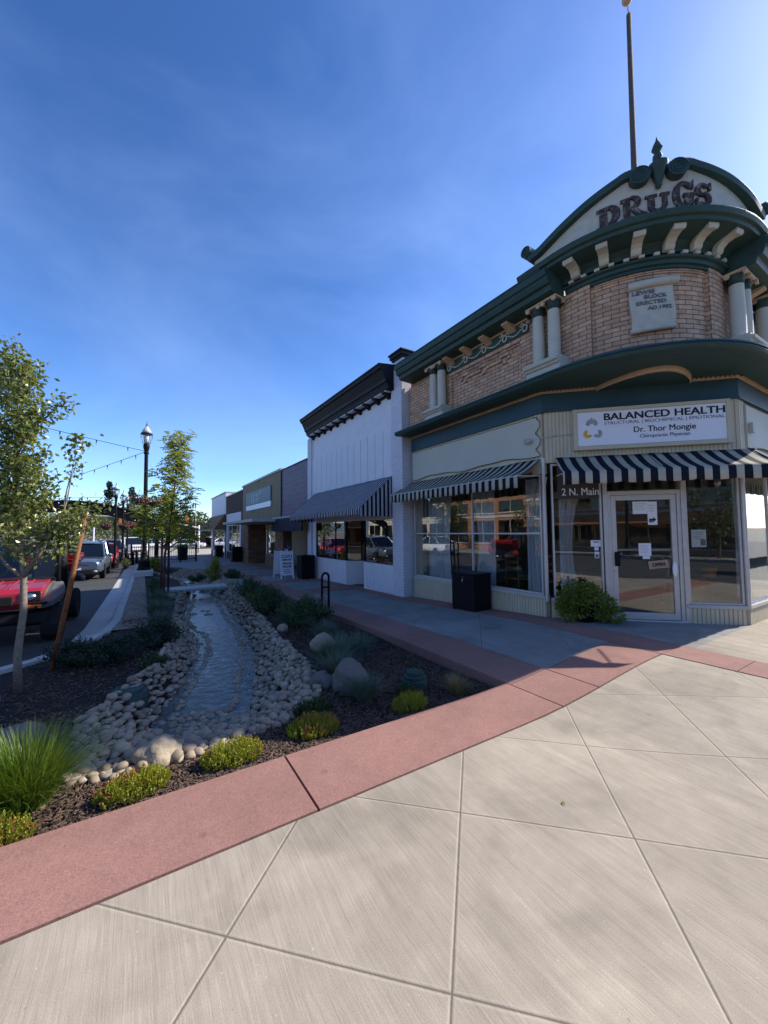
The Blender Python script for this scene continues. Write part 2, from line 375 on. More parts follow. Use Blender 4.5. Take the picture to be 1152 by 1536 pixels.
def concrete(name, col, joints=None, broom=0.0, agg=0.0, aggs=190, crack=0.0, dark=.75):
    m, nt, N, L, P = base(name); g = N.new('ShaderNodeNewGeometry').outputs['Position']
    big = nnoise(N, L, g, .9, 5, .6, .6); mid = nnoise(N, L, g, 7, 6, .65); fine = nnoise(N, L, g, 180, 3, .7)
    f = mathn(N, L, 'MULTIPLY', maprange(N, L, big, .3, .7, .80, 1.10), maprange(N, L, mid, .3, .7, .93, 1.07))
    f = mathn(N, L, 'MULTIPLY', f, maprange(N, L, fine, .25, .75, .86, 1.13))
    h = fine
    sp = N.new('ShaderNodeSeparateXYZ'); L.new(g, sp.inputs[0]); x, y = sp.outputs[0], sp.outputs[1]
    a = mathn(N, L, 'MULTIPLY', mathn(N, L, 'SUBTRACT', x, y), .70710678); b = mathn(N, L, 'MULTIPLY', mathn(N, L, 'ADD', x, y), .70710678)
    if broom:
        # broom strokes run along y, a little wavy
        wv = mathn(N, L, 'MULTIPLY', mathn(N, L, 'SUBTRACT', nnoise(N, L, g, .8, 2), .5), .10)
        xx = mathn(N, L, 'ADD', x, wv)
        def strk(fx, fy, sc=1.0):
            cb = N.new('ShaderNodeCombineXYZ'); L.new(mathn(N, L, 'MULTIPLY', xx, fx), cb.inputs[0]); L.new(mathn(N, L, 'MULTIPLY', y, fy), cb.inputs[1]); return nnoise(N, L, cb.outputs[0], sc, 4, .65)
        b1_, b2_, b3_ = strk(190, 5.0), strk(60, 1.6), strk(7, .7)
        mixb = mathn(N, L, 'ADD', mathn(N, L, 'MULTIPLY', b1_, .55), mathn(N, L, 'MULTIPLY', b2_, .45))
        f = mathn(N, L, 'MULTIPLY', f, maprange(N, L, mixb, .32, .68, 1-broom, 1+broom*.8))
        f = mathn(N, L, 'MULTIPLY', f, maprange(N, L, b3_, .35, .68, 1.04, .88))
        sx = mathn(N, L, 'FLOOR', mathn(N, L, 'DIVIDE', mathn(N, L, 'SUBTRACT', a, joints[1]), joints[0])); sy = mathn(N, L, 'FLOOR', mathn(N, L, 'DIVIDE', mathn(N, L, 'SUBTRACT', b, joints[2]), joints[0]))
        wn = N.new('ShaderNodeTexWhiteNoise'); wn.noise_dimensions = '2D'; cc = N.new('ShaderNodeCombineXYZ'); L.new(sx, cc.inputs[0]); L.new(sy, cc.inputs[1]); L.new(cc.outputs[0], wn.inputs['Vector'])
        f = mathn(N, L, 'MULTIPLY', f, maprange(N, L, wn.outputs[0], 0, 1, .95, 1.05))
        sm_ = nnoise(N, L, g, 1.6, 3, .5, .8); f = mathn(N, L, 'MULTIPLY', f, maprange(N, L, sm_, .50, .68, 1.0, .80))
        h = mathn(N, L, 'ADD', mathn(N, L, 'MULTIPLY', mixb, 1.6), fine)
    if agg:
        vo = N.new('ShaderNodeTexVoronoi'); vo.inputs['Scale'].default_value = aggs; L.new(g, vo.inputs['Vector'])
        sepc = N.new('ShaderNodeSeparateColor'); L.new(vo.outputs['Color'], sepc.inputs[0])
        f = mathn(N, L, 'MULTIPLY', f, maprange(N, L, sepc.outputs[0], 0, 1, 1-agg, 1+agg))
    v = N.new('ShaderNodeVectorMath'); v.operation = 'SCALE'; v.inputs[0].default_value = col; L.new(f, v.inputs['Scale']); c = v.outputs[0]
    gv = N.new('ShaderNodeTexVoronoi'); gv.inputs['Scale'].default_value = 2.6; gv.inputs['Randomness'].default_value = 1; L.new(g, gv.inputs['Vector']); c = mixc(N, L, maprange(N, L, gv.outputs['Distance'], .045, .075, .4, 0), c, tuple(q*.45 for q in col)+(1,))
    sc = nnoise(N, L, g, 2.3, 8, .8, 1.5); c = mixc(N, L, maprange(N, L, sc, .62, .72, 0, .35), c, tuple(q*.62 for q in col)+(1,))
    spk = nnoise(N, L, g, 38, 2, .5); c = mixc(N, L, maprange(N, L, spk, .74, .78, 0, .5), c, tuple(q*.35 for q in col)+(1,)); spl = nnoise(N, L, g, 70, 2, .5); c = mixc(N, L, maprange(N, L, spl, .72, .76, 0, .45), c, tuple(min(1, q*1.7+.05) for q in col)+(1,))
    if joints:
        def line(c0, off, w, s):
            q = mathn(N, L, 'FRACT', mathn(N, L, 'ADD', mathn(N, L, 'DIVIDE', mathn(N, L, 'SUBTRACT', c0, off), s), .5))
            d = mathn(N, L, 'MULTIPLY', mathn(N, L, 'ABSOLUTE', mathn(N, L, 'SUBTRACT', q, .5)), s); return d
        wob = mathn(N, L, 'MULTIPLY', mathn(N, L, 'SUBTRACT', nnoise(N, L, g, 25, 2), .5), .003)
        d = mathn(N, L, 'ADD', mathn(N, L, 'MINIMUM', line(a, joints[1], 0, joints[0]), line(b, joints[2], 0, joints[0])), wob)
        lip = maprange(N, L, d, .002, .010, 0, 1)
        groove = maprange(N, L, d, .002, .0048, 1, 0)
        edge = mathn(N, L, 'MULTIPLY', maprange(N, L, d, .016, .010, 0, 1), maprange(N, L, d, .009, .006, 1, 0))
        c = mixc(N, L, mathn(N, L, 'MULTIPLY', edge, .35), c, tuple(min(1, q*1.25) for q in col)+(1,))
        c = mixc(N, L, mathn(N, L, 'MULTIPLY', groove, .85), c, tuple(q*.28 for q in col)+(1,))
        b1 = bump(N, L, P, lip, .35, .005)
        bump(N, L, P, h, .38, .003, b1)
    else: bump(N, L, P, h, .3, .003)
    L.new(c, P.inputs['Base Color']); P.inputs['Roughness'].default_value = .85; P.inputs['Specular IOR Level'].default_value = .3
    return m
GS = .8545; GU = (.300-1.655)*.70710678; GV = (.300+1.655)*.70710678
M['plaza'] = concrete('broomed_concrete', (.370, .318, .248), (GS, GU, GV), broom=.20)
M['walk'] = concrete('sidewalk_concrete', (.255, .25, .235), (GS*1.2, GU, GV), broom=.05)
M['red_conc'] = concrete('red_concrete', (.285, .150, .122), None, agg=.20)
M['curb'] = concrete('curb_concrete', (.42, .41, .39), None, agg=.06)
M['asphalt'] = concrete('asphalt', (.055, .055, .057), None, agg=.5)
M['parking'] = concrete('parking_concrete', (.36, .33, .29), None, agg=.1)
M['gravel'] = concrete('gravel', (.21, .165, .125), None, agg=.6, aggs=42)
M['mulch'] = concrete('mulch_soil', (.016, .011, .008), None, agg=.6, aggs=80)
M['earth'] = concrete('earth', (.16, .15, .11), None, agg=.2)
def waterm():
    m, nt, N, L, P = base('stream_water'); g = N.new('ShaderNodeTexCoord').outputs['Object']
    P.inputs['Base Color'].default_value = (.030, .036, .036, 1); P.inputs['Roughness'].default_value = .07; P.inputs['IOR'].default_value = 1.6
    mp = N.new('ShaderNodeMapping'); mp.inputs['Scale'].default_value = (.8, 1.2, 1); L.new(g, mp.inputs[0])
    n1 = nnoise(N, L, mp.outputs[0], 9, 5, .6, 1.0); b1 = bump(N, L, P, n1, .45, .04); bump(N, L, P, nnoise(N, L, g, 30, 3, .6, .5), .3, .01, b1)
    n3 = nnoise(N, L, mp.outputs[0], 5, 6, .7, 1); L.new(mixc(N, L, maprange(N, L, n3, .55, .72, 0, .6), (.040, .042, .038, 1), (.26, .28, .30, 1)), P.inputs['Base Color'])  # pale streaks: silvery ripple reflections painted into the water colour
    return m
M['water'] = waterm()
# ---------------------------------------------------------------- ground heights
ZP = [(-20, .14), (2, .14), (3.9, .15), (5.7, .06), (7.5, -.02), (10, -.06), (14, -.12), (28, -.3), (38, -.5), (900, -.5)]
ZL = [(-20, 0), (5, 0), (9, -.07), (14, -.12), (28, -.3), (38, -.5), (900, -.5)]
def zt(x, y): return lerp(interp(y, ZL), interp(y, ZP), sm((x-2.7)/2.3))
CURB = [(4.2, -6.5), (5.0, -4.2), (5.6, -3.0), (6.1, -2.05), (6.45, -1.42), (6.71, -1.11), (7.3, -.80), (8, -.56), (9, -.46), (12, -.42), (16, -.38), (28, -.33), (40, -.3)]
RL = [(3.15, -.1), (3.25, -.34), (3.44, -.42), (4.2, -.38), (4.75, -.14), (5.3, .12), (6.45, .40), (7.5, .52), (8.7, .60), (10.2, .74), (12.5, .95), (14, 1.2), (16, 1.2), (20, .5), (23, .3)]
WL = [(3.9, .42), (4.1, .25), (4.43, .21), (4.96, .34), (5.31, .47), (5.75, .60), (6.28, .76), (7.29, .93), (8.0, .93), (8.6, .82), (9.15, .78), (10.2, .88), (11.64, 1.08), (13.5, 1.33), (15, 1.5), (18, 1.2), (21, .6), (24, .4)]
WR = [(3.9, .48), (4.1, .80), (4.54, .97), (4.91, 1.06), (5.6, 1.26), (6.37, 1.45), (7.85, 1.64), (9.2, 1.70), (10.74, 1.82), (12.32, 1.9), (14, 2.05), (16, 2.1), (18, 1.9), (21, 1.1), (24, .8)]
RR = [(3.15, .5), (3.25, .95), (3.5, 1.36), (3.9, 1.56), (4.75, 1.70), (6.06, 1.76), (7.46, 1.92), (10.48, 2.15), (13, 2.5), (16, 2.9), (20, 2.4), (23, 1.6)]
def zw(y): return interp(y, ZL)-.29
def zm(x, y):           # planter surface
    top = zt(min(x, 2.6), y)-.05
    top -= .03*math.sin(x*2.1+y*1.3)*math.sin(y*.9)
    if x > 2.0: top -= .045*sm((x-2.0)/.9)
    if y < 3.15 or y > 23: return top
    if y < 3.9: wl, wr = interp(3.9, WL), interp(3.9, WR)
    else: wl, wr = interp(y, WL), interp(y, WR)
    rl, rr = interp(y, RL), interp(y, RR)
    bot = zw(y)-.07
    if x < wl: t = sm((x-rl)/max(.15, wl-rl))
    elif x > wr: t = sm((rr-x)/max(.15, rr-wr))
    else: t = 1
    t *= sm((y-3.1)/1.15)
    return lerp(top, bot, t)
def sheet(name, mat, ys, fl, fr, z, nx=24, thick=0):
    mb = MB(); rows = []
    for y in ys:
        a, b = fl(y), fr(y); rows.append([(lerp(a, b, i/nx), y, z(lerp(a, b, i/nx), y)) for i in range(nx+1)])
    mb.grid(rows, 0)
    if thick:
        for e in (0, -1):
            mb.grid([[r[e] for r in rows], [(r[e][0], r[e][1], r[e][2]-thick) for r in rows]], 0, flip=(e == 0))
        for r, fl_ in ((rows[0], True), (rows[-1], False)):
            mb.grid([r, [(p[0], p[1], p[2]-thick) for p in r]], 0, flip=fl_)
    return struct(mb.build(name, mat))
def frange(a, b, s):
    n = max(1, int(round((b-a)/s))); return [a+(b-a)*i/n for i in range(n+1)]
K = lambda v: (lambda y: v)
# far ground sheet, a big frame of ground just below everything
g = MB(); g.box(-900, -900, -1.2, 900, 900, -.62); struct(g.build('ground', M['earth']))
# plaza in the foreground
sheet('plaza', M['plaza'], frange(-3.2, 2.085, .3), K(-7), K(4.945), zt, 40, .12)
sheet('corner_paving', M['plaza'], frange(-3.2, 1.99, .3), K(5.5), K(14), zt, 10, .12)
# red bands as separate bevelled slabs
bands = []
def slab(x0, x1, y0, y1, curve=0):
    mb = MB(); n = max(1, int((x1-x0)/.4)); m = max(1, int((y1-y0)/.4)); rows = []
    for j in range(m+1):
        y = lerp(y0, y1, j/m); rows.append([(lerp(x0, x1, i/n), y, zt(lerp(x0, x1, i/n), y)+.006) for i in range(n+1)])
    mb.grid(rows)
    bot = [[(p[0], p[1], p[2]-.3) for p in r] for r in rows]
    mb.grid([rows[0], bot[0]], flip=True); mb.grid([rows[-1], bot[-1]]); mb.grid([[r[0] for r in rows], [r[0] for r in bot]]); mb.grid([[r[-1] for r in rows], [r[-1] for r in bot]], flip=True)
    return mb
allm = MB()
def addslab(*a):
    s = slab(*a); allm.add(s.v, s.f)
XS = [-7, -4.3, -1.55, .86, 3.115, 3.675, 4.945]
for a, b in zip(XS, XS[1:]): addslab(a+.007, b-.007, 2.095, 2.655 if a > 3 else 2.705)
Ys = [2.665, 4.4, 6.6, 8.9, 11.2, 13.5, 15.8, 18.1, 20.4, 22.7, 25]
for a, b in zip(Ys, Ys[1:]): addslab(3.12, 3.67, a, b-.008)
Ys = [-3.2, -.6, 1.45, 2.1, 4.0, 6.3, 8.8, 11.2, 13.6, 16, 18.4, 20.8, 23.2, 26, 30, 34, 38.5]
for a, b in zip(Ys, Ys[1:]): addslab(4.955, 5.49, a, b-.008)
for y in (9.6, 12.3, 15.0, 18.2, 22.0, 26.0): addslab(3.68, 4.95, y, y+.9)
o = struct(allm.build('red_paving', M['red_conc'], bevel=.010)); 
# sidewalk panels between the bands
wp = MB(); wy = [2.665, 9.6, 10.5, 12.3, 13.2, 15.0, 15.9, 18.2, 19.1, 22.0, 22.9, 26.0, 26.9, 40]
def panel(x0, x1, y0, y1):
    s = slab(x0, x1, y0, y1); wp.add([(v[0], v[1], v[2]-.003) for v in s.v], s.f)
for i in range(0, len(wy)-1, 2): panel(3.68, 4.947, wy[i], wy[i+1]-.006)
struct(wp.build('sidewalk', M['walk'], bevel=.006))
sheet('sidewalk_far', M['walk'], frange(9.8, 40, 1.5), lambda y: interp(y, [(9.8, 3.11), (12, 2.6), (20, 2.7), (26, .5), (40, .5)]), K(3.11), lambda x, y: zt(x, y)-.004, 6, .3)
sheet('sidewalk_base', M['walk'], frange(2.2, 40, .8), K(3.12), K(8.2), lambda x, y: zt(x, y)-.05, 10)
sheet('entry_paving', M['walk'], frange(1.99, 4.0, .2), K(5.495), lambda y: 9.5-y+.1, lambda x, y: zt(x, y)+.001, 8, .1)
# planter bed
mbed = MB(); rows = []
XC = [-6+.6*i for i in range(8)]+[-1.2+.1*i for i in range(6)]+[-.6+.035*i for i in range(107)]
for y in [2.70+.05*i for i in range(240)]+frange(14.75, 25.5, .4):
    lo = -6 if y < 5.0 else (interp(y, CURB)+.1 if y < 8.1 else .11)
    rows.append([(max(x, lo), y, zm(max(x, lo), y)) for x in XC])
mbed.grid(rows); struct(mbed.build('mulch_bed', M['mulch']))
# walkway corner seen at the left edge
cw = MB(); cw.box(-4, 4.45, -.2, -1.15, 5.28, -.005); struct(cw.build('side_path', M['curb'], bevel=.012))
# gravel strip, curb, gutter, road
sheet('gravel_strip', M['gravel'], frange(8.0, 18.6, .3), lambda y: interp(y, CURB)+.14, lambda y: .12, lambda x, y: zt(x, y)-.02, 6)
sheet('gravel_strip_far', M['curb'], frange(18.6, 40, 1), lambda y: interp(y, CURB)+.14, lambda y: .35, lambda x, y: zt(x, y)-.012, 4)
def zroad(y): return interp(y, [(4, -.17), (9, -.21), (16, -.26), (30, -.42), (40, -.56), (900, -.56)])
def alongcurb(name, o0, o1, z0, z1, mat, ztop, ys, bevel=.012):
    mb = MB(); rt = []
    pts = [(interp(y, CURB), y) for y in ys]
    for i, (x, y) in enumerate(pts):
        a = pts[max(0, i-1)]; b = pts[min(len(pts)-1, i+1)]; d = Vector((b[0]-a[0], b[1]-a[1], 0)).normalized(); n = Vector((-d.y, d.x, 0))  # points left
        p0 = Vector((x, y, 0))-n*o0; p1 = Vector((x, y, 0))-n*o1
        rt.append([(p0.x, p0.y, z0(y)), (p0.x, p0.y, ztop(y)), (p1.x, p1.y, ztop(y)), (p1.x, p1.y, z0(y))])
    mb.grid(rt); mb.add([*rt[0]], [(0, 1, 2, 3)]); mb.add([*rt[-1]], [(3, 2, 1, 0)])
    return struct(mb.build(name, mat, bevel=bevel))
cy = [4.2, 4.6, 5.0, 5.3, 5.6, 5.85, 6.1, 6.3, 6.45, 6.58, 6.71, 7.0, 7.3, 7.65, 8, 8.5, 9, 12, 16, 20, 24, 28.6]
ctop = lambda y: zt(-.3, y)-.005
alongcurb('curb', 0, .14, lambda y: zroad(y)-.2, 0, M['curb'], ctop, cy)
alongcurb('gutter', -.42, -.002, lambda y: zroad(y)-.2, 0, M['curb'], lambda y: zroad(y)+.012, cy, .004)
rx = [(-6, -6), (0, -6), (4, -6), (5.0, -4.0), (5.6, -2.9), (6.45, -1.5), (7.3, -.9), (8, -.65), (9, -.55), (40, -.45)]
sheet('road', M['asphalt'], [3, 3.6, 4.2, 4.6, 5.0, 5.3, 5.6, 5.85, 6.1, 6.45, 6.71, 7.0, 7.3, 7.65, 8, 8.5, 9]+frange(10, 29.5, 1.5), K(-12.4), lambda y: interp(y, rx), lambda x, y: zroad(y), 12)
sheet('far_crossing', M['asphalt'], frange(29.5, 60, 3), K(-40), lambda y: .5 if y < 40 else 60, lambda x, y: zroad(y)-.003, 8)
sheet('parking_lot', M['parking'], frange(40.1, 43.5, 1)+frange(47, 120, 10), K(-10), K(80), lambda x, y: -.535, 8)
sheet('opposite_walk', M['walk'], frange(-14, 60, 4), K(-16.2), K(-12.4), lambda x, y: zroad(y)+.13, 4, .3)
sheet('street_behind', M['asphalt'], frange(-13.5, -3.2, 2), K(-60), K(60), lambda x, y: -.12, 8)
sheet('walk_behind', M['walk'], frange(-17, -13.5, 1), K(-60), K(60), lambda x, y: .02, 8, .3)
sheet('road_near', M['asphalt'], frange(-3.2, 3, 1), K(-12.4), K(-7), lambda x, y: -.16, 4)
# stream water
ys = frange(3.95, 24, .25)
sheet('stream_water', M['water'], ys, lambda y: interp(y, WL)-.12, lambda y: interp(y, WR)+.12, lambda x, y: zw(y), 8)
# distant hills
hl = MB(); rows = [[], []]
for i in range(61):
    a = R(-75+i*2.9); d = 3500; x, y = d*math.sin(a), d*math.cos(a); h = 95+70*noise.noise(Vector((i*.23, 0, 0)))+40*noise.noise(Vector((i*.6, 3, 0)))
    rows[0].append((x, y, -5)); rows[1].append((x*1.15, y*1.15, max(20, h)))
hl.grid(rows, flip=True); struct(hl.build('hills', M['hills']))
# ---------------------------------------------------------------- text
def text_mesh(s, size, bold=0.0, align='CENTER', spacing=1.0, extrude=0.0):
    cu = bpy.data.curves.new('t', 'FONT'); cu.body = s; cu.size = size; cu.offset = bold; cu.align_x = align; cu.space_character = spacing; cu.extrude = extrude
    cu.resolution_u = 4; o = bpy.data.objects.new('t', cu); C.objects.link(o)
    dg = bpy.context.evaluated_depsgraph_get(); me = bpy.data.meshes.new_from_object(o.evaluated_get(dg))
    vs = [tuple(v.co) for v in me.vertices]; fs = [tuple(p.vertices) for p in me.polygons]
    bpy.data.objects.remove(o); bpy.data.curves.remove(cu); bpy.data.meshes.remove(me); return vs, fs
def add_text(mb, fr, s, u, z, size, off, bold=0, align='CENTER', width=None, sx=1.0, mi=0, ext=.002, spacing=1.0, flip=1):
    if bold:
        for k, (a, b) in enumerate(((-1, -.4), (-1, .6), (1, -.4), (1, .6), (0, 0))): add_text(mb, fr, s, u+a*bold, z+b*bold, size, off+k*.0003, 0, align, width, sx, mi, ext, spacing, flip)
        return
    vs, fs = text_mesh(s, size, 0, align, spacing, ext)
    if width:
        a = min(v[0] for v in vs); b = max(v[0] for v in vs); sx = width/(b-a)
        if align == 'CENTER': c = (a+b)/2; vs = [(v[0]-c, v[1], v[2]) for v in vs]
        else: vs = [(v[0]-a, v[1], v[2]) for v in vs]
    mb.add([fr(u+flip*v[0]*sx, off+v[2], z+v[1]) for v in vs], fs, mi)
# frames: (u along wall, off outward, z)
def FL(X): return lambda u, o, z: (X-o, u, z)            # wall facing -X, u = world y (note: text runs towards -y)
def FT(X): return lambda u, o, z: (X-o, -u, z)           # same wall, u = -y, reads left to right
q7 = math.sqrt(.5)
def FD(u, o, z): return (5.5+q7*u-q7*o, 3.9-q7*u-q7*o, z)  # diagonal entrance wall
def FRt(u, o, z): return (u, 2.0-o, z)                    # wall facing -Y, u = x
AC = (6.85, 3.35)
def FA(s, o, z):      # curved corner; s = arc length at radius 1.35, 0 at the middle
    r = 1.35; half = r*math.pi/4
    if s < -half: return (5.5-o, AC[1]+(-s-half), z)
    if s > half: return (AC[0]+(s-half), 2.0-o, z)
    th = s/r+math.pi/4
    return (AC[0]-(r+o)*math.cos(th), AC[1]-(r+o)*math.sin(th), z)
HALF = 1.35*math.pi/4
def apath(y0=7.5, x1=14.0, n=28):
    a = [-HALF-(y0-AC[1])] + [-HALF+2*HALF*i/n for i in range(n+1)] + ([HALF+(x1-AC[0])] if x1 > AC[0]+.001 else [])
    return a
def sweepA(mb, path, prof, mi=0, caps=True, uv=False):
    rows = []; uvr = []; L = [0]
    for (a, b), (c, d) in zip(prof, prof[1:]): L.append(L[-1]+math.hypot(c-a, d-b))
    for s in path:
        rows.append([FA(s, o, z) for o, z in prof]); uvr.append([(s, (prof[i][1] if uv else L[i])) for i in range(len(prof))])
    mb.grid(rows, mi, uvrows=uvr, flip=True)
    if caps:
        n = len(prof); mb.add(rows[0], [tuple(range(n))], mi); mb.add(rows[-1], [tuple(range(n))[::-1]], mi)
def sweepF(mb, fr, u0, u1, prof, mi=0):
    n = len(prof); a = [fr(u0, o, z) for o, z in prof]; b = [fr(u1, o, z) for o, z in prof]
    mb.add(a+b, [(i, (i+1) % n, n+(i+1) % n, n+i) for i in range(n)]+[tuple(range(n))[::-1], tuple(range(n, 2*n))], mi)
def ribs(mb, fr, u0, u1, o, z0, z1, step=.055, h=.012, mi=0):
    n = max(1, int((u1-u0)/step)); st = (u1-u0)/n
    mb.fbox(fr, u0, u1, -.10, o, z0, z1, mi)
    for i in range(n): mb.fbox(fr, u0+st*i+st*.2, u0+st*(i+1)-st*.1, o-.002, o+h, z0+.002, z1-.002, mi)
# ================================================================= corner building
cb = thing('corner_building', 'two storey corner building of buff brick with curved corner, green cornices and DRUGS gable', 'building', (9, 5, .14))
core = MB()      # upper storey core and roof
core.box(5.72, 3.4, 3.95, 14, 7.49, 5.18); core.box(6.95, 2.2, 3.95, 14, 3.3, 5.17)
core.build('roof', M['roof_brown'], cb)
# brick upper storey along the curved path
bk = MB(); P0 = apath(7.5, 14)
sweepA(bk, P0, [(0, 3.95), (0, 5.14)], caps=False, uv=True)
for s0, s1 in ((-HALF-2.62, -HALF-3.2),):
    pass
def abox(mb, s0, s1, o0, o1, z0, z1, mi=0, n=6):
    ss = [lerp(s0, s1, i/n) for i in range(n+1)]
    rows = [[FA(s, o0, z0), FA(s, o1, z0), FA(s, o1, z1), FA(s, o0, z1), FA(s, o0, z0)] for s in ss]
    uv = [[(s, z0), (s, z0), (s, z1), (s, z1), (s, z0)] for s in ss]
    mb.grid(rows, mi, uvrows=uv, flip=True)
    mb.add([r for r in rows[0][:4]], [(0, 1, 2, 3)], mi); mb.add([r for r in rows[-1][:4]], [(3, 2, 1, 0)], mi)
def SY(y): return -HALF-(y-AC[1])
# brick pilasters beside the round and a framed recessed panel on the side wall with corbelled frieze
abox(bk, SY(3.42), SY(3.05)+.0, -.01, .055, 4.0, 5.13); abox(bk, HALF-.30, HALF+.07, -.01, .055, 4.0, 5.13)
abox(bk, SY(7.5), SY(6.0), -.01, .05, 4.0, 5.0); abox(bk, SY(4.25), SY(3.42)-.003, -.01, .05, 4.0, 5.0); abox(bk, SY(6.0)+.003, SY(4.25)-.003, -.01, .048, 4.78, 5.0)
for i in range(3):    # corbelled stepped crosses
    yc = 5.62-.5*i
    for (dy, dz, w) in ((0, 4.735, .11), (0, 4.665, .20), (.10, 4.595, .06), (-.10, 4.595, .06), (0, 4.53, .08)):
        abox(bk, SY(yc+dy+w/2), SY(yc+dy-w/2), -.01, .036, dz, dz+.05, n=1)
    if i < 2: abox(bk, SY(yc-.12), SY(yc-.38), -.01, .03, 4.60, 4.64, n=1)
for k in range(4): abox(bk, SY(5.98)+.005, SY(4.27), -.01, .045-.01*k, 4.765-.022*(k+1), 4.765-.022*k-.004, n=1)
abox(bk, SY(3.0), HALF-.32, -.01, .02, 5.03, 5.09, n=20)
bk.build('brick_wall', M['brick'], cb)
# green frieze on the straight walls with tan wreaths
fz = MB(); abox(fz, SY(6.12), SY(4.06), .052, .075, 4.865, 5.06); abox(fz, HALF+.55, HALF+3.2, .052, .075, 4.865, 5.06)
build_each(fz, 'frieze', M['green_trim'], cb)
def wreath(fr, u, z):
    mb = MB(); n = 14
    mb.tube([fr(u+.045*math.cos(2*math.pi*i/n), .085, z-.02+.055*math.sin(2*math.pi*i/n)) for i in range(n+1)], .014, 6)
    for sgn in (-1, 1):
        mb.tube([fr(u+sgn*(.02+.11*t), .085, z+.045+.02*math.sin(t*9)) for t in [i/8 for i in range(9)]], [.013-.009*i/8 for i in range(9)], 5)
        mb.tube([fr(u+sgn*(.03+.05*t), .085, z+.05+.04*math.sin(t*3.1)) for t in [i/6 for i in range(7)]], .008, 5)
    return mb
def swag(fr, u0, u1, z):
    mb = MB(); mb.tube([fr(lerp(u0, u1, i/14), .084, z-.062*math.sin(math.pi*i/14)) for i in range(15)], [.009+.006*(i % 2) for i in range(15)], 5); return mb
fl = FL(5.5)
wy_ = [6.02, 5.53, 5.04, 4.55, 4.12]
for i, y in enumerate(wy_):
    wreath(fl, y, 4.965).build('wreath', M['stone_col'], cb, True)
    if i < 4: swag(fl, y-.07, wy_[i+1]+.07, 4.96).build('garland', M['stone_col'], cb, True)
wreath(FRt, 7.75, 4.965).build('wreath', M['stone_col'], cb, True); swag(FRt, 7.82, 8.2, 4.96).build('garland', M['stone_col'], cb, True); wreath(FRt, 8.27, 4.965).build('wreath', M['stone_col'], cb, True)
tm = MB(); abox(tm, SY(6.15), SY(4.06), .05, .11, 5.06, 5.085); abox(tm, HALF+.5, HALF+3.2, .05, .11, 5.06, 5.085); build_each(tm, 'picture_moulding', M['tan_trim'], cb)
# straight cornice on both walls
CP = [(0, 5.085), (.30, 5.10), (.40, 5.115), (.42, 5.19), (.47, 5.20), (.50, 5.26), (.50, 5.30), (.53, 5.31), (.55, 5.37), (.55, 5.40), (.0, 5.46)]
co = MB(); sweepA(co, [SY(7.42), SY(3.40)], CP)
sweepA(co, [HALF+.10, HALF+7.1], CP)
build_each(co, 'cornice', M['green_trim'], cb, bevel=.004)
co = MB(); sweepA(co, [SY(7.40), SY(3.5)], [(0, 5.464), (.50, 5.406), (.53, 5.43), (.53, 5.45), (.0, 5.52)]); sweepA(co, [HALF+.1, HALF+7.1], [(0, 5.464), (.50, 5.406), (.53, 5.43), (.53, 5.45), (.0, 5.52)])
build_each(co, 'gutter', M['green_trim'], cb)
def bracket(fr, u, w=.13, z=5.10, L=.30, d=.13):
    mb = MB(); prof = [(0.05, z), (L, z), (L, z-.03), (L-.05, z-.045), (L-.09, z-.06), (.16, z-.075), (.09, z-d*.8), (.05, z-d)]
    sweepF(mb, fr, u-w/2, u+w/2, prof); return mb
for y in (5.93, 5.42, 4.92, 4.38): bracket(fl, y).build('bracket', M['tan_trim'], cb)
for x in (7.75, 8.25): bracket(FRt, x).build('bracket', M['tan_trim'], cb)
# round cornice
rc = MB(); S0, S1 = SY(3.92), HALF+.57
pr = [S0]+[-HALF+2*HALF*i/32 for i in range(33)]+[S1]
sweepA(rc, [SY(3.38)]+pr[1:-1]+[HALF+.08], [(0, 5.08), (.05, 5.08), (.05, 5.12), (.08, 5.125), (.09, 5.17), (.13, 5.18), (.13, 5.212), (0, 5.27)])
rc.build('round_frieze', M['green_trim'], cb)
rc = MB(); sweepA(rc, pr, [(0, 5.27), (.09, 5.27), (.10, 5.33), (.16, 5.38), (.40, 5.42), (.45, 5.425), (.46, 5.47), (.50, 5.48), (.52, 5.53), (.52, 5.552), (.0, 5.60)])
rc.build('round_cornice', M['green_trim'], cb, bevel=.004)
dn = MB()
for i in range(13):
    s = -.97+i*.162; abox(dn, s-.03, s+.03, .10, .15, 5.213, 5.25, n=1)
build_each(dn, 'dentil', M['stone_col'], cb)
def abracket(s):
    mb = MB(); w = .055; prof = [(.10, 5.25), (.16, 5.255), (.18, 5.275), (.19, 5.32), (.24, 5.36), (.32, 5.375), (.39, 5.36), (.41, 5.385), (.41, 5.425), (.12, 5.41)]
    n = len(prof); a = [FA(s-w, o, z) for o, z in prof]; b = [FA(s+w, o, z) for o, z in prof]
    mb.add(a+b, [(i, (i+1) % n, n+(i+1) % n, n+i) for i in range(n)]+[tuple(range(n))[::-1], tuple(range(n, 2*n))]); return mb
for s in (-1.22, -.90, -.56, -.22, .13, .46, .80): abracket(s).build('bracket', M['stone_col'], cb, bevel=.006)
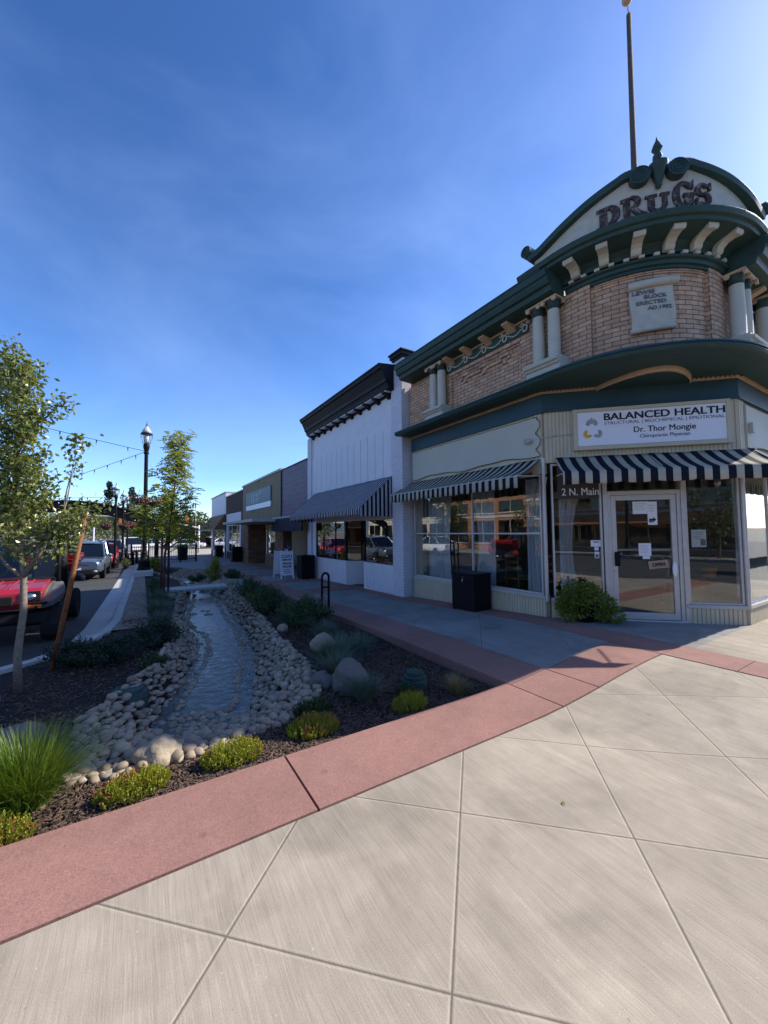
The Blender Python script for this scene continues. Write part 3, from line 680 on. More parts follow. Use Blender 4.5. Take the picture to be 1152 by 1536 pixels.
# columns
def column(fr, u, o):
    mb = MB(); x, y, _ = fr(u, o, 0); mb.lathe((x, y, 0), [(.098, 4.155), (.10, 4.17), (.092, 4.19), (.092, 4.5), (.084, 4.95)], 20)
    c = smooth_by_angle(mb.build('column', M['stone_col'], cb))
    cm = MB(); cm.lathe((x, y, 0), [(.087, 4.925), (.089, 4.99), (.10, 5.0), (.094, 5.015), (.11, 5.045), (.13, 5.07)], 20); k = cm.build('capital', M['green_trim'], c, True)
    am = MB(); am.fbox(fr, u-.135, u+.135, .05, o+.14, 5.055, 5.084)
    for sgn in (-1, 1):
        n = 10; cx = u+sgn*.095
        am.prism([fr(cx+.035*math.cos(2*math.pi*i/n), o+.115, 5.035+.035*math.sin(2*math.pi*i/n)) for i in range(n)], Vector(fr(0, .145, 0))-Vector(fr(0, .115, 0)))
        am.prism([fr(u+sgn*.14, o-.08+.035*math.cos(2*math.pi*i/n)+.02, 5.035+.035*math.sin(2*math.pi*i/n)) for i in range(n)], Vector(fr(sgn*.0, 0, 0))-Vector(fr(sgn*.02, 0, 0)))
    am.build('abacus', M['tan_trim'], c)
    return c
def pedestal(fr, u0, u1):
    mb = MB(); sweepF(mb, fr, u0, u1, [(.0, 3.86), (.30, 3.86), (.30, 4.02), (.33, 4.035), (.34, 4.06), (.37, 4.075), (.38, 4.11), (.33, 4.125), (.33, 4.155), (0, 4.158)])
    mb.build('pedestal', M['stone_col'], cb, bevel=.004)
for ys_ in ((6.43, 6.17), (3.80, 3.53)):
    for y in ys_: column(fl, y, .17)
    pedestal(fl, ys_[1]-.16, ys_[0]+.16)
for xs_ in ((7.0, 7.27), (8.12, 8.40)):
    for x in xs_: column(FRt, x, .17)
    pedestal(FRt, xs_[0]-.16, xs_[1]+.16)
# pediment with swooping coping
PR = [(0.0, 6.14), (.10, 6.20), (.18, 6.215), (.28, 6.23), (.38, 6.22), (.47, 6.18), (.64, 6.12), (.83, 6.05), (1.03, 5.97), (1.25, 5.89), (1.5, 5.81), (1.66, 5.80), (1.75, 5.84)]
SC = -.07; KS = 1.35/1.75
def ztop(d): return interp(abs(d), PR)
pdw = MB(); n = 72; ss = [SC-1.62+3.24*i/n for i in range(n+1)]
front = [[FA(s*KS if abs(s*KS) <= HALF else math.copysign(HALF+(abs(s)-1.75*math.pi/4), s), .40, 5.57), FA(s*KS if abs(s*KS) <= HALF else math.copysign(HALF+(abs(s)-1.75*math.pi/4), s), .40, ztop(s-SC)-.02)] for s in ss]
def PA(s, o, z):      # s measured at radius 1.75
    k = s*KS if abs(s) <= 1.75*math.pi/4 else math.copysign(HALF+(abs(s)-1.75*math.pi/4), s)
    return FA(k, o, z)
back = [[PA(s, .22, 5.57), PA(s, .22, ztop(s-SC)-.02)] for s in ss]
pdw.grid(front); pdw.grid(back, flip=True); pdw.grid([[f[1], b[1]] for f, b in zip(front, back)]); pdw.add(front[0]+back[0], [(0, 1, 3, 2)]); pdw.add(front[-1]+back[-1], [(1, 0, 2, 3)])
pd = pdw.build('gable_wall', M['plaque'], cb)
def scroll(sgn):
    mb = MB(); pts = []
    m = 40
    rows = []
    for i in range(m+1):
        d = lerp(.13, 1.68, i/m); z = ztop(d); s = SC+sgn*d; w = .06+.03*sm((d-.1)/1.4); h = .105
        rows.append([PA(s, .37, z-h), PA(s, .40+w, z-h*.9), PA(s, .41+w, z-.02), PA(s, .39+w, z+.012), PA(s, .20, z+.018), PA(s, .20, z-h)])
    mb.grid(rows, closed=True, flip=(sgn < 0)); mb.add(rows[0], [tuple(range(6))]); mb.add(rows[-1], [tuple(range(6))[::-1]])
    def volute(d, z, r, w0, w1):
        nn = 20; a = [PA(SC+sgn*d+r*math.cos(2*math.pi*i/nn), w1, z+r*math.sin(2*math.pi*i/nn)) for i in range(nn)]; b = [PA(SC+sgn*d+r*math.cos(2*math.pi*i/nn), w0, z+r*math.sin(2*math.pi*i/nn)) for i in range(nn)]
        mb.add(a+b, [tuple(range(nn)), tuple(range(nn, 2*nn))[::-1]]+[(i, nn+i, nn+(i+1) % nn, (i+1) % nn) for i in range(nn)])
        rr = [PA(SC+sgn*d+(r*.9*(1-k/40))*math.cos(k*.5), w1+.004, z+(r*.9*(1-k/40))*math.sin(k*.5)) for k in range(34)]
        mb.tube(rr, .006, 5)
    volute(.205, 6.10, .115, .2, .50); volute(1.70, 5.865, .085, .2, .52)
    return mb
for sgn in (-1, 1): scroll(sgn).build('coping', M['green_trim'], cb, bevel=.004)
ur = MB(); ux, uy, _ = PA(SC, .44, 0)
ur.lathe((ux, uy, 0), [(.02, 5.90), (.04, 5.93), (.03, 5.95), (.055, 6.02), (.085, 6.12), (.11, 6.17), (.115, 6.20), (.05, 6.23), (.02, 6.25), (.03, 6.27), (.055, 6.30), (.05, 6.335), (.022, 6.355), (.03, 6.37), (.062, 6.42), (.045, 6.47), (.015, 6.53), (.004, 6.58)], 16)
smooth_by_angle(ur.build('urn_finial', M['green_trim'], cb), 50)
# raised DRUGS lettering, slab-serif cut, bent round the gable
def glyph(ch):
    R_ = lambda x0, y0, x1, y1: [(x0, y0), (x1, y0), (x1, y1), (x0, y1)]
    def arc(cx, cy, rx, ry, a0, a1, t, ty=None, n=12):
        ty = t if ty is None else ty; out = []; inn = []
        for i in range(n+1):
            a = R(lerp(a0, a1, i/n)); out.append((cx+rx*math.cos(a), cy+ry*math.sin(a))); inn.append((cx+(rx-t)*math.cos(a), cy+(ry-ty)*math.sin(a)))
        return [[out[i], out[i+1], inn[i+1], inn[i]] for i in range(n)]
    if ch == 'D': return [R_(.06, 0, .40, 1), R_(-.06, 0, .12, .13), R_(-.06, .87, .12, 1)]+arc(.38, .5, .56, .5, -90, 90, .34, .16)
    if ch == 'R': return [R_(.06, 0, .38, 1), R_(-.06, 0, .50, .13), R_(-.06, .87, .12, 1)]+arc(.40, .72, .46, .30, -90, 90, .28, .13)+[[(.36, .46), (.62, .46), (1.02, .12), (.70, 0)], R_(.66, 0, 1.10, .13)]
    if ch == 'U': return [R_(.06, .36, .36, 1), R_(-.05, .87, .46, 1), R_(.68, .36, .90, 1), R_(.58, .87, 1.0, 1)]+arc(.48, .38, .42, .38, 180, 360, .24, .17)
    if ch == 'G': return arc(.52, .5, .52, .52, 45, 320, .33, .15, 20)+[R_(.56, .12, .98, .50), R_(.50, .42, 1.06, .54), [(.72, .74), (.98, .70), (1.0, 1.06), (.86, .96)]]
    if ch == 'S': return arc(.46, .73, .42, .29, 30, 270, .28, .13)+arc(.50, .29, .44, .31, -150, 90, .30, .14)+[R_(.78, .70, .92, 1.0), R_(.04, .02, .18, .34)]
LET = [('D', -.75, .275, .285, 5.59, .10), ('R', -.475, .25, .30, 5.59, .05), ('U', -.205, .26, .245, 5.60, 0), ('G', .085, .245, .34, 5.61, -.02), ('S', .345, .225, .30, 5.615, -.03)]
lt = MB()
for ch, u, w, h, z, sl_ in LET:
    for k, poly in enumerate(glyph(ch)):
        pts = [PA(u+x*w, .425+.0004*k, z+y*h+sl_*(x)*.12) for x, y in poly]; bk_ = [PA(u+x*w, .395, z+y*h+sl_*x*.12) for x, y in poly]; m_ = len(poly)
        lt.add(pts+bk_, [tuple(range(m_)), tuple(range(m_, 2*m_))[::-1]]+[(i, m_+i, m_+(i+1) % m_, (i+1) % m_) for i in range(m_)])
lt.build('gable_lettering', M['drugs_letter'], cb)
# plaque
pq = MB(); rows = []
for j in range(15):
    z = 4.24+.62*j/14; row = []
    for i in range(15):
        s = -.29+.50*i/14+.012*math.sin(j*.45); bow = .06+.020*math.sin(math.pi*j/14)
        row.append(FA(s, bow, z+.03*(i/14)))
    rows.append(row)
pq.grid(rows, flip=True); backr = [[FA(-.29+.50*i/14+.012*math.sin(j*.45), .0, 4.24+.62*j/14+.03*(i/14)) for i in range(15)] for j in range(15)]
for a, b in (([r[0] for r in rows], [r[0] for r in backr]), ([r[-1] for r in rows], [r[-1] for r in backr]), (rows[0], backr[0]), (rows[-1], backr[-1])):
    pq.grid([a, b]); 
pq.tube([FA(-.31+.56*i/10, .08, 4.86+.03*i/10) for i in range(11)], .055, 14)
pq.tube([FA(-.30+.52*i/10, .045, 4.245+.03*i/10) for i in range(11)], .035, 14)
pqo = smooth_by_angle(pq.build('plaque', M['plaque'], cb))
pt = MB()
for s_, u, z, sz, w in (('LEWIS', -.145, 4.735, .075, .25), ('BLOCK', -.01, 4.665, .072, .25), ('ERECTED', -.06, 4.585, .072, .33), ('AD.1902', .03, 4.505, .068, .27)):
    add_text(pt, FA, s_, u, z, sz, .084, .0012, width=w, ext=.004)
pt.build('plaque_lettering', M['ink_grey'], pqo)
# ledge: skirt above the shopfront, soffit, fascia, dentil trim
def inner(s):       # chamfered fascia line for a given arc parameter
    p = FA(s, 0, 0)
    if s <= -HALF-.55: return (5.5, p[1])
    if s >= HALF+.55: return (p[0], 2.0)
    t = (s+HALF+.55)/(2*(HALF+.55)); return (5.5+1.9*t, 3.9-1.9*t)
LPth = [SY(7.47), SY(6), SY(5), SY(4.4), SY(3.9)]+[-HALF+2*HALF*i/32 for i in range(33)]+[HALF+.2, HALF+.55, HALF+2, HALF+7.1]
ld = MB(); rows = []
for s in LPth:
    ix, iy = inner(s)
    rows.append([(ix, iy, 3.775), FA(s, .30, 3.775), FA(s, .46, 3.765), FA(s, .50, 3.77), FA(s, .52, 3.80), FA(s, .505, 3.835), FA(s, .30, 3.93), FA(s, -.02, 4.08)])
ld.grid(rows, flip=True); ld.add(rows[0], [tuple(range(8))]); ld.build('ledge', M['green_trim'], cb)
le = MB(); sweepA(le, LPth, [(.49, 3.828), (.525, 3.828), (.525, 3.848), (.48, 3.858)]); le.build('ledge_flashing', M['blue_fascia'], cb)
def chain(mb, o0, o1, z0, z1, mi=0, y0=7.47, x1=13.9):   # box following left wall, chamfer, right wall with mitres
    k = math.tan(R(22.5)); pts = [((5.5-o0, y0), (5.5-o1, y0))]
    def cn(o): return (5.5-o, 3.9-o*k), (7.4-o*k, 2.0-o)
    a, b = cn(o0), cn(o1); pts += [(a[0], b[0]), (a[1], b[1]), ((x1, 2.0-o0), (x1, 2.0-o1))]
    rows = [[(*p, z0), (*q, z0), (*q, z1), (*p, z1)] for p, q in pts]
    mb.grid(rows, mi, closed=True, flip=True); mb.add(rows[0], [(0, 1, 2, 3)], mi); mb.add(rows[-1], [(3, 2, 1, 0)], mi)
fa = MB(); chain(fa, -.1, .03, 3.45, 3.76); chain(fa, -.1, .045, 3.44, 3.475); fa.build('fascia', M['blue_fascia'], cb)
dt = MB(); chain(dt, .03, .055, 3.745, 3.785); chain(dt, .03, .085, 3.775, 3.80)
for i in range(58): dt.box(5.5-.082, 3.95+i*.061, 3.752, 5.5-.05, 3.98+i*.061, 3.776)
for i in range(44):
    u = .05+i*.0605
    if not (.80 < u < 2.08): dt.fbox(FD, u, u+.03, .05, .082, 3.752, 3.776)
for i in range(30): dt.box(7.45+i*.061, 2.0-.082, 3.752, 7.48+i*.061, 2.0-.05, 3.776)
def archz(t): return 3.775+.20*math.sin(math.pi*t)**.75 if 0 < t < 1 else 3.775
am = [(lerp(.80, 2.08, i/26), archz(i/26)) for i in range(27)]
AR = lambda f: .085+.62*math.sin(math.pi*min(1, max(0, f)))**.8
dt.grid([[FD(u, AR(i/26)-.05, 3.715), FD(u, AR(i/26), 3.715), FD(u, AR(i/26)+.01, 3.735), FD(u, AR(i/26)+.01, 3.79), FD(u, AR(i/26)-.05, 3.79)] for i, (u, z) in enumerate(am)], closed=True, flip=True)
dt.build('dentil_moulding', M['tan_trim'], cb)
tp = MB(); tp.grid([[FD(u, .02, 3.73), FD(u, max(.021, AR(i/26)-.04), 3.73)] for i, (u, z) in enumerate(am)]); tp.build('arched_panel', M['green_trim'], cb)
# ground floor shell
sh = MB()
sh.box(5.62, 7.30, -.1, 14, 7.50, 3.6)      # north party wall
CH = [(5.63, 7.29), (5.63, 4.02), (7.52, 2.13), (13.79, 2.13), (13.79, 7.29)]
sh.prism([(x, y, 3.30) for x, y in CH], Vector((0, 0, .2)))
sh.box(13.8, 2.1, -.1, 14, 7.3, 3.3)
sh.build('shop_wall', M['beige_wall'], cb)
ri = MB(); ri.box(5.65, 4.2, .10, 13.8, 7.29, .16); ri.box(7.45, 2.14, .10, 13.8, 4.2, .159)
ri.add([FD(0.1, -.06, .158), FD(2.62, -.06, .158), (7.46, 4.25, .158)], [(0, 1, 2)])
ri.build('shop_floor', M['floor_int'], cb)
ci = MB(); ci.prism([(x, y, 2.75) for x, y in CH], Vector((0, 0, .05))); ci.box(10.4, 2.2, .16, 10.5, 7.29, 2.75); ci.box(5.66, 7.22, .16, 10.4, 7.295, 2.75); ci.build('shop_interior', M['wall_int'], cb)
# bulkheads, sills
bh = MB(); ribs(bh, fl, 3.93, 7.46, .0, -.05, .43); ribs(bh, FD, .06, .86, .0, .05, .41); ribs(bh, FD, 1.93, 2.66, .0, .05, .37); ribs(bh, FRt, 7.44, 9.6, .0, .05, .38)
ribs(bh, fl, 3.92, 4.12, .0, 2.45, 3.44); ribs(bh, FD, .02, 2.70, .0, 2.62, 3.44); ribs(bh, FRt, 7.42, 7.62, .0, 2.62, 3.44); bh.fbox(fl, 4.12, 7.47, -.1, .0, 2.5, 3.44); bh.fbox(FRt, 7.62, 13.9, -.1, .0, 2.62, 3.44)
bh.fbox(FRt, 9.6, 13.9, -.1, .01, .05, 2.62)
bh.build('ribbed_siding', M['cream'], cb)
sl_ = MB(); sl_.fbox(fl, 3.93, 7.47, -.1, .035, .43, .49); sl_.fbox(FD, .05, .87, -.1, .035, .405, .455); sl_.fbox(FD, 1.92, 2.69, -.1, .035, .365, .42); sl_.fbox(FRt, 7.43, 9.6, -.1, .035, .375, .43)
build_each(sl_, 'sill', M['trimgrey'], cb, bevel=.005)
# sign panels with scrolled edges
def edge_panel(fr, u0, u1, wavy_at, name):
    mb = MB(); pts = []
    for i in range(41): u = lerp(u0, u1, i/40); pts.append((u, 3.40-.012*abs(math.sin(i*.9))))
    side = []
    for i in range(1, 24):
        t = i/24; side.append((u1+(.10*abs(math.sin(t*math.pi*2.5))-.05)*(1 if u1 > u0 else -1), 3.40-.68*t))
    bot = [(lerp(u1, u0, i/40), 2.74+.05*abs(math.sin(i/40*math.pi*2))**2-.01*math.sin(i*.7)) for i in range(41)]
    poly = pts+side+bot
    mb.prism([fr(u, .002, z) for u, z in poly], Vector(fr(0, .03, 0))-Vector(fr(0, .0, 0)))
    o_ = mb.build(name, M['cream_panel'], cb)
    ed = MB(); ed.tube([fr(u, .031, z) for u, z in pts[::2]+side+bot[::2]], .006, 5); ed.build('panel_edging', M['bark_dark'], o_); 
    return o_
edge_panel(fl, 7.44, 3.98, 0, 'side_panel'); edge_panel(FRt, 7.66, 11.5, 0, 'side_panel')
# shop windows
def window(fr, u0, u1, z0, z1, mull=(), trans=(), name='window', o=-.03, fw=.028, gm='glass', fm='alu', parent=cb):
    gmb = MB(); gmb.fbox(fr, min(u0, u1)+.004, max(u0, u1)-.004, o-.004, o, z0+.004, z1-.004); w = gmb.build(name, M[gm], parent)
    f = MB()
    for a, b in ((u0, u0+fw), (u1-fw, u1)): f.fbox(fr, a, b, o-.035, o+.025, z0, z1)
    for a, b in ((z0, z0+fw), (z1-fw, z1)): f.fbox(fr, u0+fw, u1-fw, o-.033, o+.023, a, b)
    for m_ in mull: f.fbox(fr, m_-fw/2, m_+fw/2, o-.031, o+.021, z0+fw, z1-fw)
    for m_ in trans: f.fbox(fr, u0+fw, u1-fw, o-.029, o+.027, m_-fw/2, m_+fw/2)
    f.build('frame', M[fm], w, bevel=.003); return w
window(fl, 3.98, 7.46, .49, 2.46, (5.55,), (1.48,))
window(FD, .10, .83, .455, 2.60)
window(FD, 1.96, 2.66, .42, 2.60)
window(FRt, 7.46, 9.6, .43, 2.60, (8.6,))
# corner posts and door frame
cp = MB(); cp.lathe((5.49, 3.905, 0), [(.03, .40), (.03, 2.7)], 10); cp.lathe((7.405, 1.99, 0), [(.03, .38), (.03, 2.62)], 10); build_each(cp, 'corner_post', M['alu'], cb)
df = MB(); df.fbox(FD, .845, .905, -.10, .02, .13, 2.62); df.fbox(FD, .905, .955, -.08, .0, .13, 2.10); df.fbox(FD, 1.855, 1.905, -.08, .0, .13, 2.10); df.fbox(FD, 1.905, 1.955, -.10, .02, .13, 2.62); df.fbox(FD, .905, 1.905, -.09, .005, 2.07, 2.13); df.fbox(FD, .9, 1.91, -.12, .03, .10, .165)
df.build('door_frame', M['alu'], cb, bevel=.006)
tg = MB(); tg.fbox(FD, .91, 1.90, -.05, -.045, 2.13, 2.61); tg.build('transom_window', M['glass'], cb)
dr = MB(); dr.fbox(FD, .96, 1.03, -.06, -.015, .17, 2.065); dr.fbox(FD, 1.78, 1.85, -.06, -.015, .17, 2.065); dr.fbox(FD, 1.03, 1.78, -.06, -.015, 1.985, 2.065); dr.fbox(FD, 1.03, 1.78, -.06, -.015, .17, .27)
dro = dr.build('door', M['alu'], cb, bevel=.005)
dg = MB(); dg.fbox(FD, 1.03, 1.78, -.042, -.037, .27, 1.985); dg.build('door_glass', M['glass'], dro)
hb = MB(); hb.fbox(FD, 1.03, 1.78, -.075, -.065, 1.20, 1.235); hb.build('push_bar', M['trimgrey'], dro)
hh = MB(); hh.fbox(FD, .985, 1.06, -.01, .012, .97, 1.19); hh.build('lock_plate', M['black_metal'], dro, bevel=.008)
lk = MB(); lk.tube([FD(.995, -.015, .90), FD(.995, -.004, .90)], .013, 12); lk.build('lock', M['chrome'], dro)
hd = MB(); hd.prism([FD(1.785+.030*math.cos(a), .0, .93+.115*math.sin(a)) for a in [2*math.pi*i/16 for i in range(16)]], Vector(FD(0, .02, 0))-Vector(FD(0, 0, 0))); hd.build('handle', M['sign_white'], dro)
# door-face number
nb = MB(); add_text(nb, FD, '2 N. Main', .53, 2.085, .165, -.024, .001, width=.54, ext=.001); nb.build('address_lettering', M['letter_white'], cb)
bx = MB(); bx.fbox(FD, .20, .83, -.0295, -.0275, 2.03, 2.62); bx.build('transom_tint', M['dark_int'], cb)
# awnings
def awning(fr, u0, u1, o0, z0, o1, z1, z2, mat, per, off=0, scal=True, name='awning', sag=.03, sides='', us=None):
    mb = MB(); n = int((u1-u0)/.025); rows = []; uvr = []
    for i in range(n+1):
        u = lerp(u0, u1, i/n); r_ = []; q = []
        for j in range(7):
            t = j/6; o = lerp(o0, o1, t); z = lerp(z0, z1, t)-sag*math.sin(math.pi*t)+.004*math.sin(u*9)
            r_.append(fr(u, o, z)); q.append((u, t))
        sc = .022*abs(math.sin(math.pi*u/(per*2.5)))**.6 if scal else 0
        zb = z2+.028-sc
        for t in (.33, .66, 1): r_.append(fr(u, o1+.004+.006*math.sin(u*23), lerp(z1, zb, t))); q.append((u, 1+t))
        rows.append(r_); uvr.append(q)
    mb.grid(rows, uvrows=uvr, flip=True)
    o_ = mb.build(name, mat, cb if us is None else us, True)
    so_ = o_.modifiers.new('thick', 'SOLIDIFY'); so_.thickness = .004
    return o_
a1 = awning(fl, 3.95, 7.62, .02, 2.70, .56, 2.40, 2.19, M['awning_mid'], .15)
a2 = awning(FD, .16, 2.86, .02, 2.69, .57, 2.38, 2.19, M['awning_wide'], .185)
fm = MB()
for u in (3.97, 5.8, 7.6): fm.tube([fl(u, .02, 2.42), fl(u, .55, 2.385)], .010, 6); fm.tube([fl(u, .02, 2.69), fl(u, .55, 2.38)], .009, 6)
fm.tube([fl(3.95, .555, 2.385), fl(7.6, .555, 2.385)], .012, 6); fm.build('frame', M['trimgrey'], a1)
fm = MB()
for u in (.18, 1.5, 2.84): fm.tube([FD(u, .02, 2.40), FD(u, .56, 2.37)], .010, 6); fm.tube([FD(u, .02, 2.68), FD(u, .56, 2.365)], .009, 6)
fm.tube([FD(.16, .56, 2.365), FD(2.86, .56, 2.365)], .012, 6); fm.build('frame', M['trimgrey'], a2)
# the right street awning, partly seen behind the entrance one
a3 = awning(FRt, 7.9, 11.5, .02, 2.70, .56, 2.40, 2.19, M['awning_mid'], .15)
# flood lamp on corner, conduit, small box on right panel
fx = MB(); fx.tube([fl(4.10, .02, 3.02), fl(4.10, .06, 3.02)], .035, 12); fx.tube([fl(4.10, .06, 3.02), fl(4.16, .13, 3.0)], [.03, .045], 10); fx.tube([fl(4.08, .03, 3.02), fl(3.93, .03, 3.03), FD(.06, .03, 3.04), FD(.44, .03, 3.06)], .008, 6)
tag(fx.build('wall_spotlight', M['trimgrey'], None), 'small round spotlight with conduit at the right end of the scrolled cream side panel', 'light')
jb = MB(); jb.fbox(FRt, 7.72, 7.82, .033, .085, 2.97, 3.12); tag(jb.build('junction_box', M['trimgrey'], None, bevel=.006), 'small grey metal box on the cream panel around the right corner', 'box')
# ---- BALANCED HEALTH sign
sg = thing('shop_sign', 'white BALANCED HEALTH sign board in a cream frame above the entrance awning', 'sign', FD(1.49, .06, 2.78))
b_ = MB(); b_.fbox(FD, .50, 2.50, .075, .085, 2.845, 3.375); b_.build('board', M['sign_white'], sg)
f_ = MB(); f_.fbox(FD, .44, 2.56, .012, .072, 2.78, 3.43); 
for a in ((.44, .50, 2.78, 3.43), (2.50, 2.56, 2.78, 3.43)): f_.fbox(FD, a[0], a[1], .072, .10, a[2], a[3])
for a in ((2.78, 2.84), (3.38, 3.43)): f_.fbox(FD, .50, 2.50, .072, .099, a[0], a[1])
f_.build('frame', M['cream'], sg, bevel=.005)
tx = MB(); add_text(tx, FD, 'BALANCED HEALTH', .885, 3.232, .15, .087, .0045, 'LEFT', 1.60); tx.build('main_lettering', M['ink'], sg); tx = MB(); add_text(tx, FD, 'Dr. Thor Mongie', 1.70, 3.018, .125, .087, .0010, width=.82); tx.build('name_lettering', M['ink'], sg)
tx = MB(); add_text(tx, FD, 'STRUCTURAL | BIOCHEMICAL | EMOTIONAL', .885, 3.16, .068, .087, 0, 'LEFT', 1.60); tx.build('tagline_lettering', M['ink_grey'], sg); tx = MB(); add_text(tx, FD, 'Chiropractic Physician', 1.70, 2.93, .075, .087, 0.0005, width=.66); tx.build('small_lettering', M['ink_grey'], sg)
def lotus(cx, cz, rot, mat, nm, n=7, r=.12):
    mb = MB()
    for k in range(n):
        a = rot+R(-78+156*k/(n-1)); L_ = r*(1-.22*abs(k-(n-1)/2)/((n-1)/2)); w = .028
        d = (math.sin(a), math.cos(a)); p = (d[1], -d[0]); pts = [(.02, 0), (.35*L_+.02, w), (.7*L_, w*.8), (L_, 0), (.7*L_, -w*.8), (.35*L_+.02, -w)]
        mb.prism([FD(cx+d[0]*q+p[0]*s, .086+.0006*k, cz+d[1]*q+p[1]*s) for q, s in pts], Vector(FD(0, .001, 0))-Vector(FD(0, 0, 0)))
    mb.build(nm, mat, sg)
lotus(.705, 3.17, 0, M['lotus_grey'], 'flower_emblem'); lotus(.655, 3.04, R(-130), M['lotus_gold'], 'flower_emblem', 6, .095); lotus(.775, 3.04, R(130), M['lotus_grey'], 'flower_emblem', 6, .095)
# ---- door and window notices
def notice(u0, u1, z0, z1, label, lines=3, pic=None, o=-.029, name='notice', mat='paper', skew=0):
    mb = MB(); mb.hexa([FD(u0, o, z0), FD(u1, o, z0+skew), FD(u1, o+.0015, z0+skew), FD(u0, o+.0015, z0), FD(u0, o, z1), FD(u1, o, z1+skew), FD(u1, o+.0015, z1+skew), FD(u0, o+.0015, z1)], 0)
    h = z1-z0; w = u1-u0
    for i in range(lines):
        z = z1-h*(.15+.12*i); mb.fbox(FD, u0+w*.12, u1-w*(.15+.1*(i % 3)), o+.0016, o+.0022, z-h*.018, z, 1)
    if pic: mb.fbox(FD, u0+w*pic[0], u0+w*pic[1], o+.0016, o+.0023, z0+h*pic[2], z0+h*pic[3], 1)
    return tag(mb.build(name, [M[mat], M['ink_grey']]), label, 'notice')
dz = -.034
notice(1.27, 1.49, 1.77, 1.96, 'wide white notice taped at the top of the entrance door glass', 5, o=dz)
ar = notice(1.47, 1.60, 1.60, 1.955, 'tall white notice with a black arrow at the top of the entrance door', 3, (.12, .55, .10, .22), o=dz+.003)
am_ = MB(); am_.prism([FD(u, dz+.0055, z) for u, z in ((1.49, 1.665), (1.545, 1.665), (1.545, 1.64), (1.585, 1.68), (1.545, 1.72), (1.545, 1.695), (1.49, 1.695))], Vector(FD(0, .0006, 0))-Vector(FD(0, 0, 0))); k = am_.build('arrow', M['ink']); k.parent = ar
notice(1.33, 1.50, 1.13, 1.32, 'square white notice taped mid-height on the entrance door', 6, o=dz); notice(1.38, 1.48, 1.08, 1.135, 'small white card under the square notice on the entrance door', 1, o=dz)
notice(2.04, 2.23, 1.26, 1.52, 'white letter-size notice in the window right of the door', 4, (.6, .95, .1, .45), o=-.036)
notice(.66, .81, 1.27, 1.37, 'small rectangular sign with a mountain line in the window left of the door', 1, (.25, .75, .62, .78), o=-.029)
notice(.71, .77, 1.21, 1.265, 'tiny white sticker between two others in the window left of the door', 2, o=-.029); notice(.71, .775, 1.09, 1.19, 'tiny sticker with a blue figure, lowest in the window left of the door', 0, (.15, .85, .1, .6), o=-.029)
on = thing('open_sign', 'tilted wooden OPEN sign hanging on the entrance door', 'sign', FD(1.63, -.02, .93))
def FO(u, o, z): a = R(7); return FD(1.585+u*math.cos(a)-z*math.sin(a), -.03+o, 1.0+u*math.sin(a)+z*math.cos(a))
b_ = MB(); b_.fbox(FO, -.135, .135, 0, .010, -.06, .06); b_.build('board', M['open_wood'], on, bevel=.004)
t_ = MB(); add_text(t_, FO, 'OPEN', 0, -.027, .075, .012, .0022, width=.17); t_.build('lettering', M['ink'], on)
s_ = MB(); s_.tube([FO(-.10, .004, .06), FO(-.0, .004, .15)], .0025, 5); s_.tube([FO(.10, .004, .06), FO(0, .004, .15)], .0025, 5); s_.build('string', M['open_wood'], on)
# ---- things inside the shop
def curtain(p0, p1, z0, z1, label, gather=.35, seed=1, taper=.5):
    mb = MB(); a = Vector((*p0, 0)); b = Vector((*p1, 0)); d = b-a; n_ = Vector((-d.y, d.x, 0)).normalized(); rows = []
    for j in range(16):
        t = j/15; z = lerp(z1, z0, t); w = 1-taper*math.sin(math.pi*min(1, t*.9)); r_ = []
        for i in range(61):
            u = i/60; p = a+d*(u*w+(1-w)*(0 if seed % 2 else 1)); off = .028*math.sin(u*52+seed+.6*math.sin(t*3))+.02*math.sin(u*19+seed*2)
            r_.append(tuple((p+n_*off)+Vector((0, 0, z))))
        rows.append(r_)
    mb.grid(rows); return tag(mb.build('curtain', M['sheer' if seed == 9 else 'curtain'], None, True), label, 'curtain')
curtain((5.78, 7.25), (5.76, 6.35), .30, 2.35, 'broad white curtain at the left end of the striped-awning side window', seed=3, taper=.12)
curtain((5.76, 5.80), (5.76, 5.20), .45, 2.35, 'thin white curtain behind the middle mullion of the side window', seed=4, taper=.3)
curtain((5.74, 4.42), (5.70, 3.98), .40, 2.42, 'white curtain gathered at the corner end of the side window', seed=5, taper=.45)
curtain((5.92, 3.92), (6.28, 3.70), .30, 2.42, 'white curtain hanging just right of the corner post beside the entrance', seed=7, taper=.55)
curtain((7.85, 2.25), (9.4, 2.25), .45, 2.55, 'sheer white curtain in the window around the right corner', seed=9, taper=.0)
def chair(x, y, rz, label):
    t = thing('wooden_chair', label, 'chair', (0, 0, 0), 'wooden chairs behind the side window')
    m_ = MB(); m_.box(-.2, -.2, .43, .2, .2, .47); m_.build('seat', M['wood'], t, bevel=.01)
    for sx in (-1, 1):
        for sy in (-1, 1):
            l_ = MB(); l_.tube([(sx*.17, sy*.17, 0), (sx*.17, sy*.17, .43 if sy < 0 else .92)], .016, 8); l_.build('leg', M['wood'], t, True)
    bkm = MB()
    for z in (.62, .74, .88): bkm.box(-.155, .155, z, .155, .175, z+.05)
    bkm.build('backrest', M['wood'], t, bevel=.005)
    t.location = (x, y, .16); t.rotation_euler = (0, 0, rz); return t
chair(6.25, 5.05, R(80), 'wooden ladder-back chair behind the side window, nearer the middle mullion'); chair(6.35, 4.45, R(100), 'wooden ladder-back chair behind the side window, nearer the corner post')
es = thing('easel', 'light wooden easel standing behind the window right of the door', 'easel', (7.55, 3.1, .16))
def et(a, b): e_ = MB(); e_.tube([a, b], .013, 6); e_.build('leg', M['open_wood'], es)
